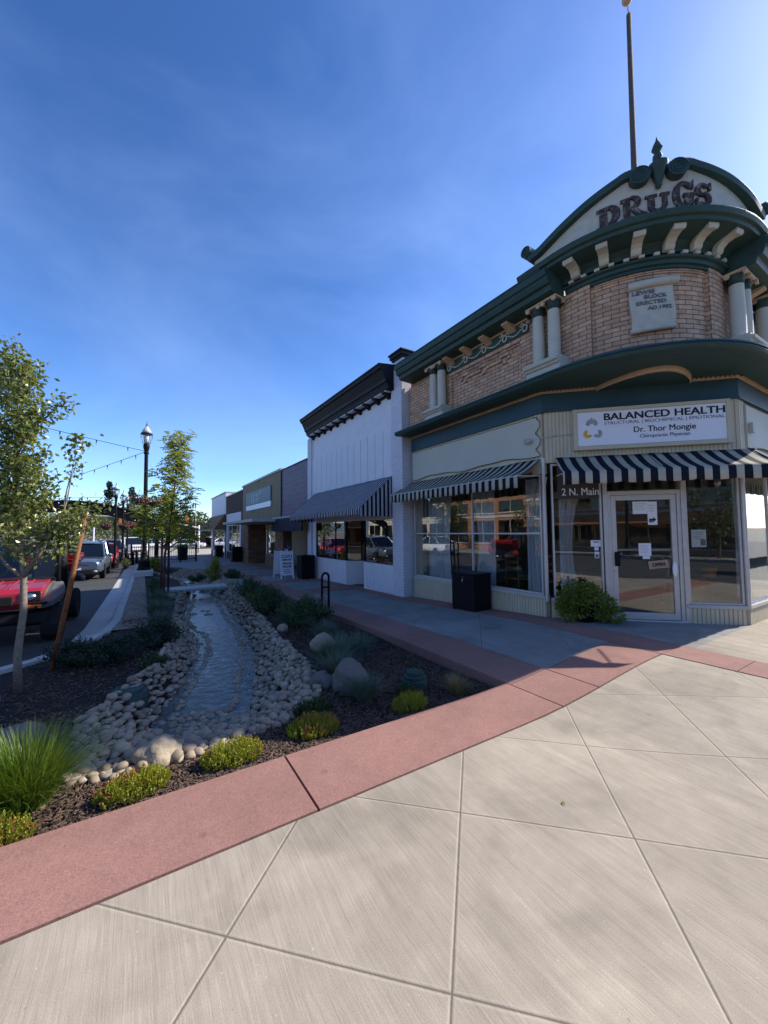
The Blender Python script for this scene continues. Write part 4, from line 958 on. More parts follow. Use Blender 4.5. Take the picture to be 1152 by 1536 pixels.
et((7.30, 2.95, .75), (7.50, 2.85, 1.75)); et((7.62, 2.75, .16), (7.5, 2.85, 1.75)); et((7.9, 3.3, .16), (7.52, 2.9, 1.7))
def houseplant(x, y, z, h, label, mat='leaf_juniper', n=14, leaf=.10, name='houseplant'):
    t = thing(name, label, 'plant', (x, y, z)); st = MB(); lf = MB(); rnd = random.Random(int(x*100+y*7))
    for i in range(4):
        a = rnd.uniform(0, 6.28); pts = [Vector((x, y, z))]
        for k in range(5): pts.append(pts[-1]+Vector((math.cos(a)*.05*k*.5, math.sin(a)*.05*k*.5, h/5)))
        st.tube(pts, .007, 5)
        for p in pts[1:]:
            for q in range(n//4):
                b = rnd.uniform(0, 6.28); d = Vector((math.cos(b), math.sin(b), rnd.uniform(-.2, .5))).normalized(); s_ = d.cross(Vector((0, 0, 1))).normalized()*leaf*.4; e = p+d*leaf*1.2
                lf.add([p+d*.02, p+d*leaf*.6+s_, e, p+d*leaf*.6-s_], [(0, 1, 2, 3)])
    st.build('stem', M['bark_dark'], t); lf.build('leaves', M[mat], t); 
    pt_ = MB(); pt_.lathe((x, y, z), [(.08, -.0), (.11, .15), (.12, .16)], 12); pt_.build('pot', M['terracotta'], t); return t
houseplant(7.75, 2.55, .75, .8, 'dark broad-leaved houseplant inside the window right of the door', 'leaf_perennial')
houseplant(6.35, 3.75, .45, .5, 'leafy houseplant inside the window left of the door', 'leaf_perennial')
tb = MB(); tb.box(7.5, 2.6, .16, 7.95, 3.0, .74); tag(tb.build('plant_stand', M['wood'], None, bevel=.01), 'dark wooden stand under the houseplant right of the door', 'stand')
tb = MB(); tb.box(6.2, 3.62, .16, 6.6, 4.0, .44); tag(tb.build('low_table', M['wood'], None, bevel=.01), 'low dark table carrying a leafy houseplant left of the door', 'table')
# flagpole
fp = thing('flagpole', 'tall dark brown flagpole with a ball finial rising behind the DRUGS gable', 'flagpole', (7.19, 3.15, 5.5))
fpx, fpy = 7.19, 3.15
p_ = MB(); p_.tube([(fpx, fpy, 5.1), (fpx+.09, fpy, 10.80)], [.056, .037], 12); p_.build('pole', M['bark_dark'], fp, True)
b_ = MB(); b_.blob((fpx+.06, fpy, 11.08), .085, .085, .09, 14, 10); b_.tube([(fpx+.09, fpy, 10.8), (fpx+.06, fpy, 11.0)], .010, 6); b_.build('ball_finial', M['tan_trim'], fp, True)
# ================================================================= white building next door
wb = thing('white_building', 'white painted shop with black bracketed cornice, left of the brick corner building', 'building', (9, 10.5, 0))
XW = 5.30; fw_ = FL(XW)
m_ = MB(); m_.box(XW+.15, 7.56, 2.0, 14, 13.78, 5.3); m_.build('roof', M['roof_brown'], wb)
m_ = MB(); m_.box(5.24, 7.54, -.25, 5.7, 8.0, 5.55); m_.box(5.24, 13.42, -.25, 5.6, 13.80, 5.02); m_.box(5.28, 13.6, 4.9, 8, 13.80, 5.4)
m_.box(5.30, 7.56, 5.55, 6.2, 7.98, 5.78); m_.box(5.34, 7.58, 5.55, 7.2, 7.96, 5.66)
build_each(m_, 'brick_pier', M['white_brick'], wb, bevel=.012)
m_ = MB(); 
for z0, z1, e in ((5.78, 5.84, .02), (5.84, 5.93, .055), (5.93, 5.97, .085)): m_.box(5.28-e, 7.56-e, z0, 5.80+e, 7.98+e, z1)
m_.box(5.40, 7.66, 5.97, 5.70, 7.9, 6.0); m_.build('pier_cap', M['black_paint'], wb, bevel=.01)
m_ = MB(); m_.box(XW, 8.0, 4.2, XW+.2, 13.42, 5.06); m_.box(XW, 8.0, 1.85, XW+.2, 13.42, 4.2)
for a in ((8.0, 8.05), (13.37, 13.42)): m_.fbox(fw_, a[0], a[1], 0, .025, 2.0, 5.05)
m_.fbox(fw_, 8.05, 13.37, 0, .022, 4.99, 5.05); m_.fbox(fw_, 8.05, 13.37, 0, .012, 4.17, 4.22)
m_.build('facade', M['white_paint'], wb)
m_ = MB(); n = 13
for i in range(n): u0 = 8.05+5.32*i/n; m_.fbox(fw_, u0+.016, u0+5.32/n-.008, 0, .020, 2.0, 4.168)
m_.build('board_siding', M['white_paint'], wb, bevel=.004)
m_ = MB(); sweepF(m_, fw_, 7.86, 13.46, [(0, 4.98), (.05, 4.98), (.05, 5.04), (.22, 5.07), (.24, 5.13), (.27, 5.20), (.30, 5.22), (.32, 5.30), (.42, 5.50), (.46, 5.52), (.48, 5.58), (.50, 5.60), (.50, 5.64), (0, 5.70)])
m_.build('cornice', M['black_paint'], wb, bevel=.006)
m_ = MB(); m_.fbox(fw_, 8.0, 13.42, .03, .215, 5.035, 5.055); m_.build('soffit', M['white_paint'], wb)
for i in range(11):
    u = 8.14+5.12*i/10; b_ = MB(); sweepF(b_, fw_, u-.06, u+.06, [(.0, 4.90), (.03, 4.90), (.07, 4.93), (.10, 4.98), (.17, 5.0), (.22, 5.0), (.225, 5.06), (.0, 5.06)]); b_.build('bracket', M['black_paint'], wb, bevel=.006)
aw = awning(fw_, 8.04, 13.16, .03, 2.92, .95, 2.10, 1.90, M['awning_fine'], .118, scal=False, us=wb, sag=.0)
m_ = MB()
for u in (8.04, 13.16): m_.add([fw_(u, .03, 2.91), fw_(u, .94, 2.10), fw_(u, .95, 1.90), fw_(u, .03, 1.90)], [(0, 1, 2, 3)], 0, [[(.03, 0), (.94, 0), (.95, 1), (.03, 1)]])
build_each(m_, 'awning_side', M['awning_fine'], aw)
# storefront: bay, recessed entry, right window
def win2(fr, u0, u1, z0, z1, par, **k): return window(fr, u0, u1, z0, z1, parent=par, fm=k.pop('fm', 'black_metal'), **k)
win2(fw_, 10.70, 13.10, .66, 1.92, wb, mull=(11.5,), fw=.022)
win2(fw_, 8.0, 9.56, .70, 1.92, wb, fw=.02)
def boards(mb, fr, u0, u1, z0, z1, step=.19):
    mb.fbox(fr, u0, u1, -.12, 0, z0, z1); n = max(1, int(abs(u1-u0)/step)); st = (u1-u0)/n
    for i in range(n): mb.fbox(fr, u0+st*i+.006, u0+st*(i+1)-.004, -.002, .009, z0+.003, z1-.003)
m_ = MB(); boards(m_, fw_, 10.68, 13.12, -.3, .65); boards(m_, fw_, 8.0, 9.58, -.3, .69)
def fdiag(p, q):
    a = Vector((*p, 0)); b = Vector((*q, 0)); t = (b-a).normalized(); n_ = Vector((t.y, -t.x, 0)); 
    return (lambda u, o, z: tuple(a+t*u-n_*o+Vector((0, 0, z)))), (b-a).length
f1, l1 = fdiag((5.32, 10.68), (6.2, 10.25)); boards(m_, lambda u, o, z: f1(u, o, z), 0, l1, -.3, .65)
m_.fbox(fw_, 13.10, 13.44, -.12, .003, -.3, 2.0)
m_.build('bulkhead', M['white_paint'], wb, bevel=.003)
g_ = MB(); g_.add([f1(.03, 0, .67), f1(l1-.03, 0, .67), f1(l1-.03, 0, 1.92), f1(.03, 0, 1.92)], [(0, 1, 2, 3)]); 
g_.add([(5.34, 9.56, .7), (6.2, 9.80, .7), (6.2, 9.80, 1.92), (5.34, 9.56, 1.92)], [(0, 1, 2, 3)]); g_.build('entry_window', M['glass'], wb)
m_ = MB(); m_.box(6.2, 9.78, -.05, 6.25, 10.25, 2.0); m_.build('door', M['black_metal'], wb)
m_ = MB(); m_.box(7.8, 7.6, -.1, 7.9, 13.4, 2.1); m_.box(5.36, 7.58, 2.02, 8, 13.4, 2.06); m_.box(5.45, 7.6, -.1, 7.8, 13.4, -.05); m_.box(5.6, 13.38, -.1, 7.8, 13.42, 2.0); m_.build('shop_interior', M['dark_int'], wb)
m_ = MB(); m_.box(5.35, 8.0, .60, 5.75, 9.5, .64); m_.box(5.35, 10.9, .55, 5.8, 13.05, .6); m_.build('display_shelf', M['wood'], wb)
# things on display
rnd = random.Random(5)
t_ = MB(); t_.lathe((5.55, 11.9, .60), [(.10, 0), (.12, .18), (.14, .2), (.10, .22), (.07, .36), (.03, .42)], 12); t_.box(5.5, 11.82, 1.0, 5.6, 11.98, 1.1); tag(t_.build('red_mannequin_bust', M['car_red'], None, True), 'small bright red display figure in the white shop window', 'figure')
for i, y in enumerate((8.3, 8.75, 9.2)):
    houseplant(5.6, y, .64, .22+.06*i, ['small green plant at the right end of the white shop window ledge', 'bushy little plant in the middle of the white shop right window', 'tallest of the little plants in the white shop right window'][i], 'leaf_perennial' if i else 'yellow_shrub', 20, .07, 'potted_plant')
for i, y in enumerate((11.1, 11.5, 12.4, 12.75)):
    t_ = MB(); t_.lathe((5.58, y, .60), [(.06, 0), (.10, .08+.03*i), (.05, .2), (.03, .24+.02*i)], 10); tag(t_.build('vase', M[('lotus_grey', 'terracotta', 'trimgrey', 'bark_dark')[i]], None, True), ['grey vase on the display shelf near the white shop entry', 'orange clay vase beside the grey one in the white shop window', 'pale vase left of the red display figure', 'brown vase at the far end of the white shop display shelf'][i], 'vase')
# ================================================================= purple tile building
XT = 5.40; ft = FL(XT)
pb = thing('tile_building', 'narrow low shop with purple glazed tile upper wall and deep dark recess', 'building', (9, 15.6, -.1))
m_ = MB(); m_.box(XT+.05, 13.82, 2.1, 14, 17.52, 4.3); m_.build('roof', M['roof_brown'], pb)
m_ = MB(); m_.box(XT, 13.82, 2.2, XT+.05, 17.52, 4.37); m_.build('tile_wall', M['purple_tile'], pb)
m_ = MB(); m_.box(XT-.03, 13.82, 4.37, XT+.3, 17.52, 4.41); m_.box(XT-.04, 17.46, -.2, XT+.02, 17.54, 4.37); m_.build('coping', M['navy'], pb)
m_ = MB(); m_.box(4.95, 13.6, 2.12, XT, 17.5, 2.2); m_.build('canopy', M['lotus_grey'], pb, bevel=.01)
m_ = MB(); m_.box(4.93, 13.62, 1.58, 4.97, 17.5, 2.115); m_.build('valance', M['navy'], pb)
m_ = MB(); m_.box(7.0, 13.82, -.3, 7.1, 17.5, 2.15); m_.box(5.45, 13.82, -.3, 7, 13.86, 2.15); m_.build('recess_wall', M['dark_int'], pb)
m_ = MB(); m_.box(5.35, 13.86, -.3, 5.6, 14.1, 2.12); m_.box(5.35, 17.1, -.3, 5.7, 17.5, 2.12); build_each(m_, 'brick_pier', M['stone_pier'], pb)
m_ = MB(); m_.tube([(5.3, 16.9, -.3), (5.3, 16.9, 2.1)], .04, 8); m_.build('red_post', M['door_red'], pb)
win2(FL(6.4), 14.3, 16.6, .5, 1.9, pb)
# ================================================================= tan siding building
tb_ = thing('siding_building', 'olive tan vertical-board shopfront with flat canopy and stone piers', 'building', (9, 21.5, -.2))
m_ = MB(); m_.box(XT+.05, 17.54, 2.1, 14, 25.62, 4.35); m_.build('roof', M['roof_brown'], tb_)
m_ = MB()
rnd = random.Random(3); y = 17.56
while y < 25.6: w = rnd.choice((.2, .3, .3, .4)); m_.box(XT-.01*rnd.random(), y, 2.15, XT+.06, min(25.6, y+w-.02), 4.40); y += w
m_.box(XT+.03, 17.56, 2.15, XT+.07, 25.6, 4.38); m_.build('board_wall', M['siding_tan'], tb_)
m_ = MB(); m_.box(XT-.05, 17.55, 4.40, XT+.4, 25.63, 4.50); m_.build('coping', M['trimgrey'], tb_)
m_ = MB(); m_.box(3.95, 16.9, 2.0, XT, 24.0, 2.13); m_.build('canopy', M['trimgrey'], tb_, bevel=.015)
m_ = MB(); m_.box(XT-.1, 23.6, -.5, XT+.9, 25.5, 2.12); m_.box(XT-.05, 17.56, -.5, XT+.5, 18.2, 2.0); m_.box(XT+.2, 18.2, -.5, XT+.5, 21.0, .35); build_each(m_, 'stone_pier', M['stone_pier'], tb_)
m_ = MB(); m_.box(6.9, 17.6, -.5, 7.0, 25.5, 2.15); m_.box(5.5, 17.6, 2.05, 7, 25.5, 2.1); m_.build('recess_wall', M['beige_wall'], tb_)
win2(FL(XT+.3), 18.25, 20.9, .36, 1.95, tb_, mull=(19.6,), fm='trimgrey')
m_ = MB(); m_.box(6.2, 21.4, -.4, 6.25, 22.3, 1.9); m_.build('door', M['wood'], tb_)
sb = thing('board_sign', 'slate blue sign board with white strip on the tan siding shopfront', 'sign', (XT-.05, 21.7, 2.83))
m_ = MB(); m_.box(XT-.07, 19.1, 3.10, XT-.015, 24.35, 3.87); m_.build('board', M['slate_sign'], sb)
m_ = MB(); m_.box(XT-.075, 19.1, 2.83, XT-.015, 24.35, 3.097); m_.build('strip', M['sign_white'], sb)
m_ = MB()       # the two script-like lines are too blurred in the picture to read; drawn as thin strokes
fsn = FT(XT-.07)
for k, (u0, u1, z, h) in enumerate(((-22.9, -21.0, 3.58, .10), (-22.9, -21.0, 3.32, .13))):
    for j in range(5):
        uu = lerp(u0, u1, j/4.6); m_.tube([fsn(uu+.14*math.cos(a)*(.6+.4*(j % 2)), .008, z+h*math.sin(a*(1+j % 2))) for a in [q*.45 for q in range(13)]], .013, 4)
m_.tube([fsn(-21.1, .008, 3.62), fsn(-21.0, .008, 3.80), fsn(-20.9, .008, 3.62)], .02, 4); m_.build('script', M['letter_white'], sb)
# ================================================================= brown brick building
bb = thing('brown_building', 'brown brick shop with white arched entry surround and navy base', 'building', (9, 28.5, -.3))
m_ = MB(); m_.box(XT+.02, 25.64, 2.8, 14, 31.48, 4.22); m_.box(XT-.02, 25.64, -.6, XT+.3, 26.0, 4.22); m_.build('brick_wall', M['brown_brick'], bb)
m_ = MB(); m_.box(XT-.05, 25.63, 4.22, XT+.5, 31.5, 4.29); m_.build('coping', M['trimgrey'], bb)
m_ = MB(); m_.box(XT, 26.0, 2.05, XT+.2, 31.48, 2.9); m_.box(XT, 26.0, -.6, XT+.2, 26.5, 2.05); m_.box(XT, 30.9, -.6, XT+.2, 31.48, 2.05); m_.box(XT-.02, 26.4, 2.75, XT+.1, 31.1, 2.83); m_.build('surround', M['white_paint'], bb)
m_ = MB(); m_.box(XT-.03, 26.0, -.6, XT+.18, 30.9, .15); m_.box(XT-.03, 31.2, -.6, XT, 31.5, 2.9); m_.build('base', M['navy'], bb)
win2(FL(XT+.05), 26.5, 30.9, .15, 2.05, bb, mull=(27.6, 29.4), fm='white_paint'); m_ = MB(); m_.box(6.9, 26, -.6, 7, 31.4, 2.8); m_.build('shop_interior', M['dark_int'], bb)
# ================================================================= white shop with shingled awning
eb = thing('shingle_building', 'pale shop with brown shingled awning roof at the end of the row', 'building', (9, 35, -.4))
m_ = MB(); m_.box(XT, 31.52, 2.0, 14, 38.7, 4.62); m_.build('upper_wall', M['white_paint'], eb)
m_ = MB(); m_.box(XT-.06, 31.5, 4.62, 14, 38.75, 4.70); m_.build('coping', M['trimgrey'], eb)
m_ = MB(); m_.hexa([(4.55, 31.55, 1.78), (5.6, 31.55, 1.78), (5.6, 40.2, 1.78), (4.55, 40.2, 1.78), (5.36, 31.55, 2.98), (5.6, 31.55, 2.98), (5.6, 39.0, 2.98), (5.36, 39.0, 2.98)])
m_.hexa([(5.6, 38.71, 1.78), (11, 38.71, 1.78), (11, 40.2, 1.78), (5.6, 40.2, 1.78), (5.6, 38.71, 2.98), (11, 38.71, 2.98), (11, 39.0, 2.98), (5.6, 39.0, 2.98)]); m_.build('shingled_roof', M['roof_brown'], eb)
m_ = MB(); m_.box(4.50, 31.5, 1.70, 5.7, 40.25, 1.778); m_.build('eave', M['beige_wall'], eb)
m_ = MB(); m_.box(XT, 31.52, -.7, XT+.2, 32.0, 1.75); m_.box(XT, 32.0, -.7, XT+.2, 38.7, .0); m_.box(XT, 37.8, -.7, XT+.2, 38.7, 1.75); m_.box(XT+.2, 38.5, -.7, 12, 38.7, 1.75); m_.build('lower_wall', M['white_paint'], eb)
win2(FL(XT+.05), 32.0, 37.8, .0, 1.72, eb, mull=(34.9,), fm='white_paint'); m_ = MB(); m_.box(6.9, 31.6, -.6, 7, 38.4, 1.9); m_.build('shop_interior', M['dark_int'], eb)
# ================================================================= street furniture on the walk
def bin_(x, y, z, w, h, label, group=None, cab=False):
    t = thing('litter_bin', label, 'bin', (x, y, z), group)
    m_ = MB(); m_.box(x-w/2, y-w/2, z+.06, x+w/2, y+w/2, z+h-.10); m_.build('body', M['black_metal'], t, bevel=.015)
    m_ = MB(); m_.box(x-w/2-.012, y-w/2-.012, z+h-.10, x+w/2+.012, y+w/2+.012, z+h); m_.build('lid', M['black_metal'], t, bevel=.02)
    m_ = MB()
    for sx in (-1, 1):
        for sy in (-1, 1): m_.box(x+sx*(w/2-.05)-.02, y+sy*(w/2-.05)-.02, z-.01, x+sx*(w/2-.05)+.02, y+sy*(w/2-.05)+.02, z+.06)
    build_each(m_, 'foot', M['black_metal'], t)
    m_ = MB(); m_.box(x-w/2-.004, y-.10, z+h*.72, x-w/2+.01, y+.10, z+h*.84); m_.build('opening', M['rubber'], t); return t
bin_(4.93, 13.15, -.12, .48, .84, 'black square bin beside the A-frame sign at the white shop corner')
bin_(4.95, 25.2, -.28, .55, .95, 'black bin against the brown stone pier'); bin_(5.05, 32.3, -.38, .55, .95, 'farthest black bin, by the shingle-roofed shop')
# ribbed black locker standing in front of the side window
kb = thing('metal_locker', 'waist-high black metal box with vents and a latch in front of the side window', 'cabinet', (5.23, 5.27, .06))
m_ = MB(); m_.box(5.0, 5.02, .10, 5.43, 5.60, .735); m_.build('body', M['black_metal'], kb, bevel=.012)
m_ = MB(); m_.box(4.985, 5.005, .738, 5.445, 5.615, .765); m_.build('top', M['black_metal'], kb, bevel=.008)
m_ = MB()
for x in (5.03, 5.40):
    for y in (5.06, 5.56): m_.box(x-.025, y-.025, .03, x+.025, y+.025, .10)
build_each(m_, 'foot', M['black_metal'], kb)
m_ = MB()
for u in (5.14, 5.43):
    for i in range(4): m_.hexa([(4.985, u-.07, .58+i*.028), (5.0, u-.07, .58+i*.028), (5.0, u+.07, .58+i*.028), (4.985, u+.07, .58+i*.028), (4.998, u-.07, .595+i*.028), (5.0, u-.07, .595+i*.028), (5.0, u+.07, .595+i*.028), (4.998, u+.07, .595+i*.028)])
m_.build('vents', M['black_metal'], kb)
m_ = MB(); m_.box(4.98, 5.275, .63, 5.0, 5.305, .70); m_.tube([(4.98, 5.29, .64), (4.965, 5.29, .62), (4.98, 5.29, .60)], .006, 6); m_.build('latch', M['chrome'], kb)
# A-frame board
af = thing('a_frame_sign', 'white folding pavement board with a knotted ribbon top, by the black bin', 'sign', (4.42, 13.9, -.1))
def fA(u, o, z):      # front leaf faces the viewer: normal towards (-.35,-.94), leans back
    c = Vector((4.42, 13.62, 0)); t = Vector((.95, -.12, 0)).normalized()*.80; n_ = Vector((-.12, -.95, 0)).normalized(); return tuple(c+t*u+n_*(o-(z+.1)*.20)+Vector((0, 0, z)))
def fB(u, o, z):
    c = Vector((4.35, 14.32, 0)); t = Vector((.95, -.12, 0)).normalized()*.80; n_ = Vector((-.12, -.95, 0)).normalized(); return tuple(c+t*u+n_*(o+(z+.1)*.20-.0)+Vector((0, 0, z)))
for k, f in enumerate((fA, fB)):
    m_ = MB(); m_.fbox(f, -.27, .27, -.01, .01, 0, .82); m_.fbox(f, -.29, -.235, -.02, .02, -.13, .88); m_.fbox(f, .235, .29, -.02, .02, -.13, .88); m_.fbox(f, -.235, .235, -.018, .018, .80, .85); m_.build('leaf', M['sign_white'], af, bevel=.004)
m_ = MB()
for s_, z, sz, w in (("LOU'S", .62, .15, .30), ('BARBER SHOP', .52, .08, .40), ('WALK-INS', .385, .10, .38), ('WELCOME', .275, .10, .40)): add_text(m_, fA, s_, 0, z, sz, .012, .004, width=w)
for z in (.19, .13, .07): m_.fbox(fA, -.18+.05*(z < .1), .18-.05*(z > .18), .011, .014, z, z+.018)
for u in (-.215, .215): m_.fbox(fA, u-.015, u+.015, .011, .014, .60, .74)
m_.build('lettering', M['ink'], af)
m_ = MB(); rnd = random.Random(9)
for i in range(26): a = rnd.uniform(0, 6.28); c = Vector(fA(.05, .03, .93)); m_.add([c, c+Vector((.12*math.cos(a), .03, .10*math.sin(a)+.04)), c+Vector((.13*math.cos(a+.3), -.02, .11*math.sin(a+.3)+.04))], [(0, 1, 2)], i % 2)
m_.build('ribbon', [M['sign_white'], M['car_blue']], af)
# bike rack loop
br = MB(); pts = [(3.16, 7.50, -.10)]+[(3.16+.0, 7.50, z) for z in (.2, .55)]+[(3.16+.075-.075*math.cos(a)-.0, 7.50-.0, .60+.09*math.sin(a)) for a in [math.pi*i/10 for i in range(11)]]+[(3.31, 7.5, z) for z in (.55, .2, -.10)]
br.tube(pts, .024, 10); br.tube([(3.17, 7.5, .40), (3.30, 7.5, .40)], .018, 8); tag(br.build('bike_rack', M['black_metal'], None, True), 'slim black hoop bike rack at the planter edge', 'bike rack')
# potted shrub at the entrance
ps = thing('potted_shrub', 'bushy yellow-green shrub spilling over a black pot left of the entrance door', 'plant', (5.72, 3.42, .14))
m_ = MB(); m_.lathe((5.74, 3.44, .13), [(.11, 0), (.14, .22), (.155, .24), (.155, .26), (.12, .26)], 20); m_.build('pot', M['black_metal'], ps, True)
m_ = MB(); rnd = random.Random(21)
CL = [(5.56, 3.60, .46, .15), (5.66, 3.48, .54, .17), (5.62, 3.54, .60, .14), (5.84, 3.34, .50, .17), (5.94, 3.22, .38, .14), (5.98, 3.12, .27, .12), (5.64, 3.44, .33, .12), (5.84, 3.26, .30, .12), (5.50, 3.56, .30, .12), (5.50, 3.64, .38, .10), (5.76, 3.38, .60, .14)]
for i in range(3000):
    c = rnd.choice(CL); d = Vector((rnd.gauss(0, 1), rnd.gauss(0, 1), rnd.gauss(0, 1))).normalized(); p = Vector(c[:3])+d*c[3]*rnd.uniform(.55, 1.08)
    if p.z < .17: continue
    o_ = (d+Vector((rnd.uniform(-.5, .5), rnd.uniform(-.5, .5), rnd.uniform(-.6, .3)))).normalized(); s_ = o_.cross(Vector((rnd.gauss(0, 1), rnd.gauss(0, 1), 1))).normalized(); L_ = rnd.uniform(.035, .06)
    m_.add([p, p+o_*L_*.5+s_*L_*.33, p+o_*L_, p+o_*L_*.5-s_*L_*.33], [(0, 1, 2, 3)])
m_.build('foliage', M['leaf_pot'], ps)
m_ = MB()
for c in CL: m_.tube([(5.72, 3.42, .38), ((5.72+c[0])/2, (3.42+c[1])/2, c[2]+.03), c[:3]], [.012, .008, .004], 5)
m_.build('stems', M['bark_dark'], ps)
# ================================================================= street lamps
def lamp(label, loc, sc=1.0, arms=True, ped=True):
    t = thing('street_lamp', label, 'street lamp', (0, 0, 0), 'acorn street lamps along the planter')
    m_ = MB(); m_.lathe((0, 0, 0), [(.26, 0), (.26, .06), (.22, .10), (.20, .34), (.215, .37), (.17, .42), (.13, .55), (.10, .68), (.115, .72), (.085, .78)], 16); smooth_by_angle(m_.build('base', M['black_metal'], t))
    m_ = MB(); m_.lathe((0, 0, 0), [(.085, .78), (.078, 2.5), (.07, 4.85), (.10, 4.88), (.10, 4.93), (.07, 4.97)], 16); m_.lathe((0, 0, 0), [(.075, 4.97), (.115, 5.12), (.125, 5.22), (.105, 5.28), (.12, 5.30)], 16); smooth_by_angle(m_.build('pole', M['black_metal'], t))
    m_ = MB(); m_.lathe((0, 0, 0), [(.13, 5.30), (.175, 5.42), (.20, 5.58), (.20, 5.70)], 16, cap=False); g_ = m_.build('globe', M['clear_glass'], t, True)
    m_ = MB(); m_.lathe((0, 0, 0), [(.06, 5.31), (.10, 5.42), (.11, 5.62), (.05, 5.66)], 12); m_.build('refractor', M['sign_white'], t, True)
    m_ = MB(); m_.lathe((0, 0, 0), [(.215, 5.70), (.225, 5.72), (.215, 5.75), (.20, 5.74)], 16)
    for k in range(6): a = k*math.pi/3; m_.tube([(.135*math.cos(a), .135*math.sin(a), 5.30), (.21*math.cos(a), .21*math.sin(a), 5.60), (.215*math.cos(a), .215*math.sin(a), 5.72)], .008, 5)
    m_.build('cage', M['black_metal'], t)
    m_ = MB(); m_.lathe((0, 0, 0), [(.20, 5.74), (.16, 5.86), (.085, 5.98), (.05, 6.0), (.055, 6.04), (.03, 6.07)], 16); m_.build('cap', M['trimgrey'], t, True)
    m_ = MB(); m_.lathe((0, 0, 0), [(.02, 6.06), (.035, 6.11), (.012, 6.16), (.008, 6.26)], 8); m_.build('spike', M['black_metal'], t, True)
    if arms:
        m_ = MB(); m_.tube([(0, -.55, 3.55), (0, .55, 3.55)], .014, 6); m_.tube([(0, -.4, 3.55), (0, 0, 3.35)], .010, 6); m_.tube([(0, .4, 3.55), (0, 0, 3.35)], .010, 6); m_.build('basket_arm', M['black_metal'], t)
    t.location = loc; t.scale = (sc,)*3; return t
lamp1 = lamp('nearest acorn street lamp, tallest of the row, on a concrete pedestal', (.09, 19.6, -.02), 1.03)
labs = ['second street lamp, left of the nearest one, behind the silver car', 'third street lamp, just right of the second', 'fourth street lamp, smallest and half hidden by the hanging flowers']
for lb_, loc, s_ in zip(labs, ((-1.17, 24.0, -.2), (-1.05, 29.5, -.3), (-.98, 36.0, -.45)), (.70, .74, .80)):
    l_ = copy_tree(lamp1); l_['label'] = lb_; l_.location = loc; l_.scale = (s_,)*3
pl = MB(); pl.hexa([(-.20, 18.9, -.3), (.42, 18.9, -.3), (.42, 20.2, -.3), (-.20, 20.2, -.3), (-.20, 18.9, -.01), (.42, 18.9, -.01), (.42, 20.2, -.01), (-.20, 20.2, -.01)]); tag(pl.build('lamp_pedestal', M['curb'], None, bevel=.02), 'low square concrete pedestal under the nearest street lamp', 'pedestal')
# hanging flower baskets
def basket(loc, label, r=.33):
    t = thing('flower_basket', label, 'hanging basket', loc, 'flower baskets hanging from the lamps'); x, y, z = loc; rnd = random.Random(int(y*10))
    m_ = MB(); m_.lathe((x, y, z), [(.04, -.22), (.16, -.16), (.22, 0), (.23, .02)], 14); m_.build('bowl', M['bark_dark'], t, True)
    m_ = MB()
    for k in range(3): a = k*2.09; m_.tube([(x+.2*math.cos(a), y+.2*math.sin(a), z), (x, y, z+.45)], .005, 4)
    m_.build('hanger', M['black_metal'], t)
    m_ = MB()
    for i in range(420):
        d = Vector((rnd.gauss(0, 1), rnd.gauss(0, 1), rnd.gauss(0, .75))).normalized(); p = Vector((x, y, z+.02))+Vector((d.x*r, d.y*r, d.z*r*.62))*rnd.uniform(.7, 1.1)
        s_ = Vector((rnd.gauss(0, 1), rnd.gauss(0, 1), rnd.gauss(0, 1))).normalized(); u_ = d.cross(s_).normalized(); L_ = rnd.uniform(.02, .045)
        m_.add([p-s_*L_, p+u_*L_, p+s_*L_, p-u_*L_], [(0, 1, 2, 3)], 1 if rnd.random() < .55 else 0)
    m_.build('foliage', [M['leaf_perennial'], M['flower_basket']], t); return t  # basket flowers and leaves in one mesh, flowers the larger share
basket((-.12, 19.15, 2.95), 'reddish flower basket on the left side of the nearest lamp', .36); basket((.42, 19.9, 2.92), 'brownish flower basket on the right side of the nearest lamp', .36)
basket((-1.55, 24.0, 1.95), 'flower basket on the left of the second lamp', .25); basket((-.80, 24.4, 1.95), 'flower basket on the right of the second lamp', .25); basket((-.62, 29.6, 2.1), 'flower basket hanging between the third and fourth lamps', .3)
# string lights
def strings(p0, p1, sag, n, label, name='string_lights'):
    t = thing(name, label, 'string lights', p0, 'string lights strung over the street'); a, b = Vector(p0), Vector(p1)
    pt = lambda s: a.lerp(b, s)-Vector((0, 0, sag*4*s*(1-s)))
    m_ = MB(); m_.tube([pt(i/30) for i in range(31)], .011, 5); m_.build('wire', M['black_metal'], t)
    for i in range(n):
        p = pt((i+.6)/n); m_ = MB(); m_.tube([p, p-Vector((0, 0, .10))], .022, 6); m_.blob(tuple(p-Vector((0, 0, .15))), .035, .035, .05, 8, 5, 1); m_.build('bulb', [M['black_metal'], M['clear_glass']], t)
strings((.03, 19.6, 5.12), (-14.0, 10.0, 6.5), .20, 14, 'upper string of lights running from the nearest lamp up to the left')
strings((.03, 19.6, 5.08), (-10.0, 35.0, 3.0), .12, 18, 'lower string of lights sloping down-left from the nearest lamp')
strings((-1.2, 24.0, 3.45), (-13.0, 28, 3.7), .25, 16, 'faint string of lights from the second lamp above the arch')
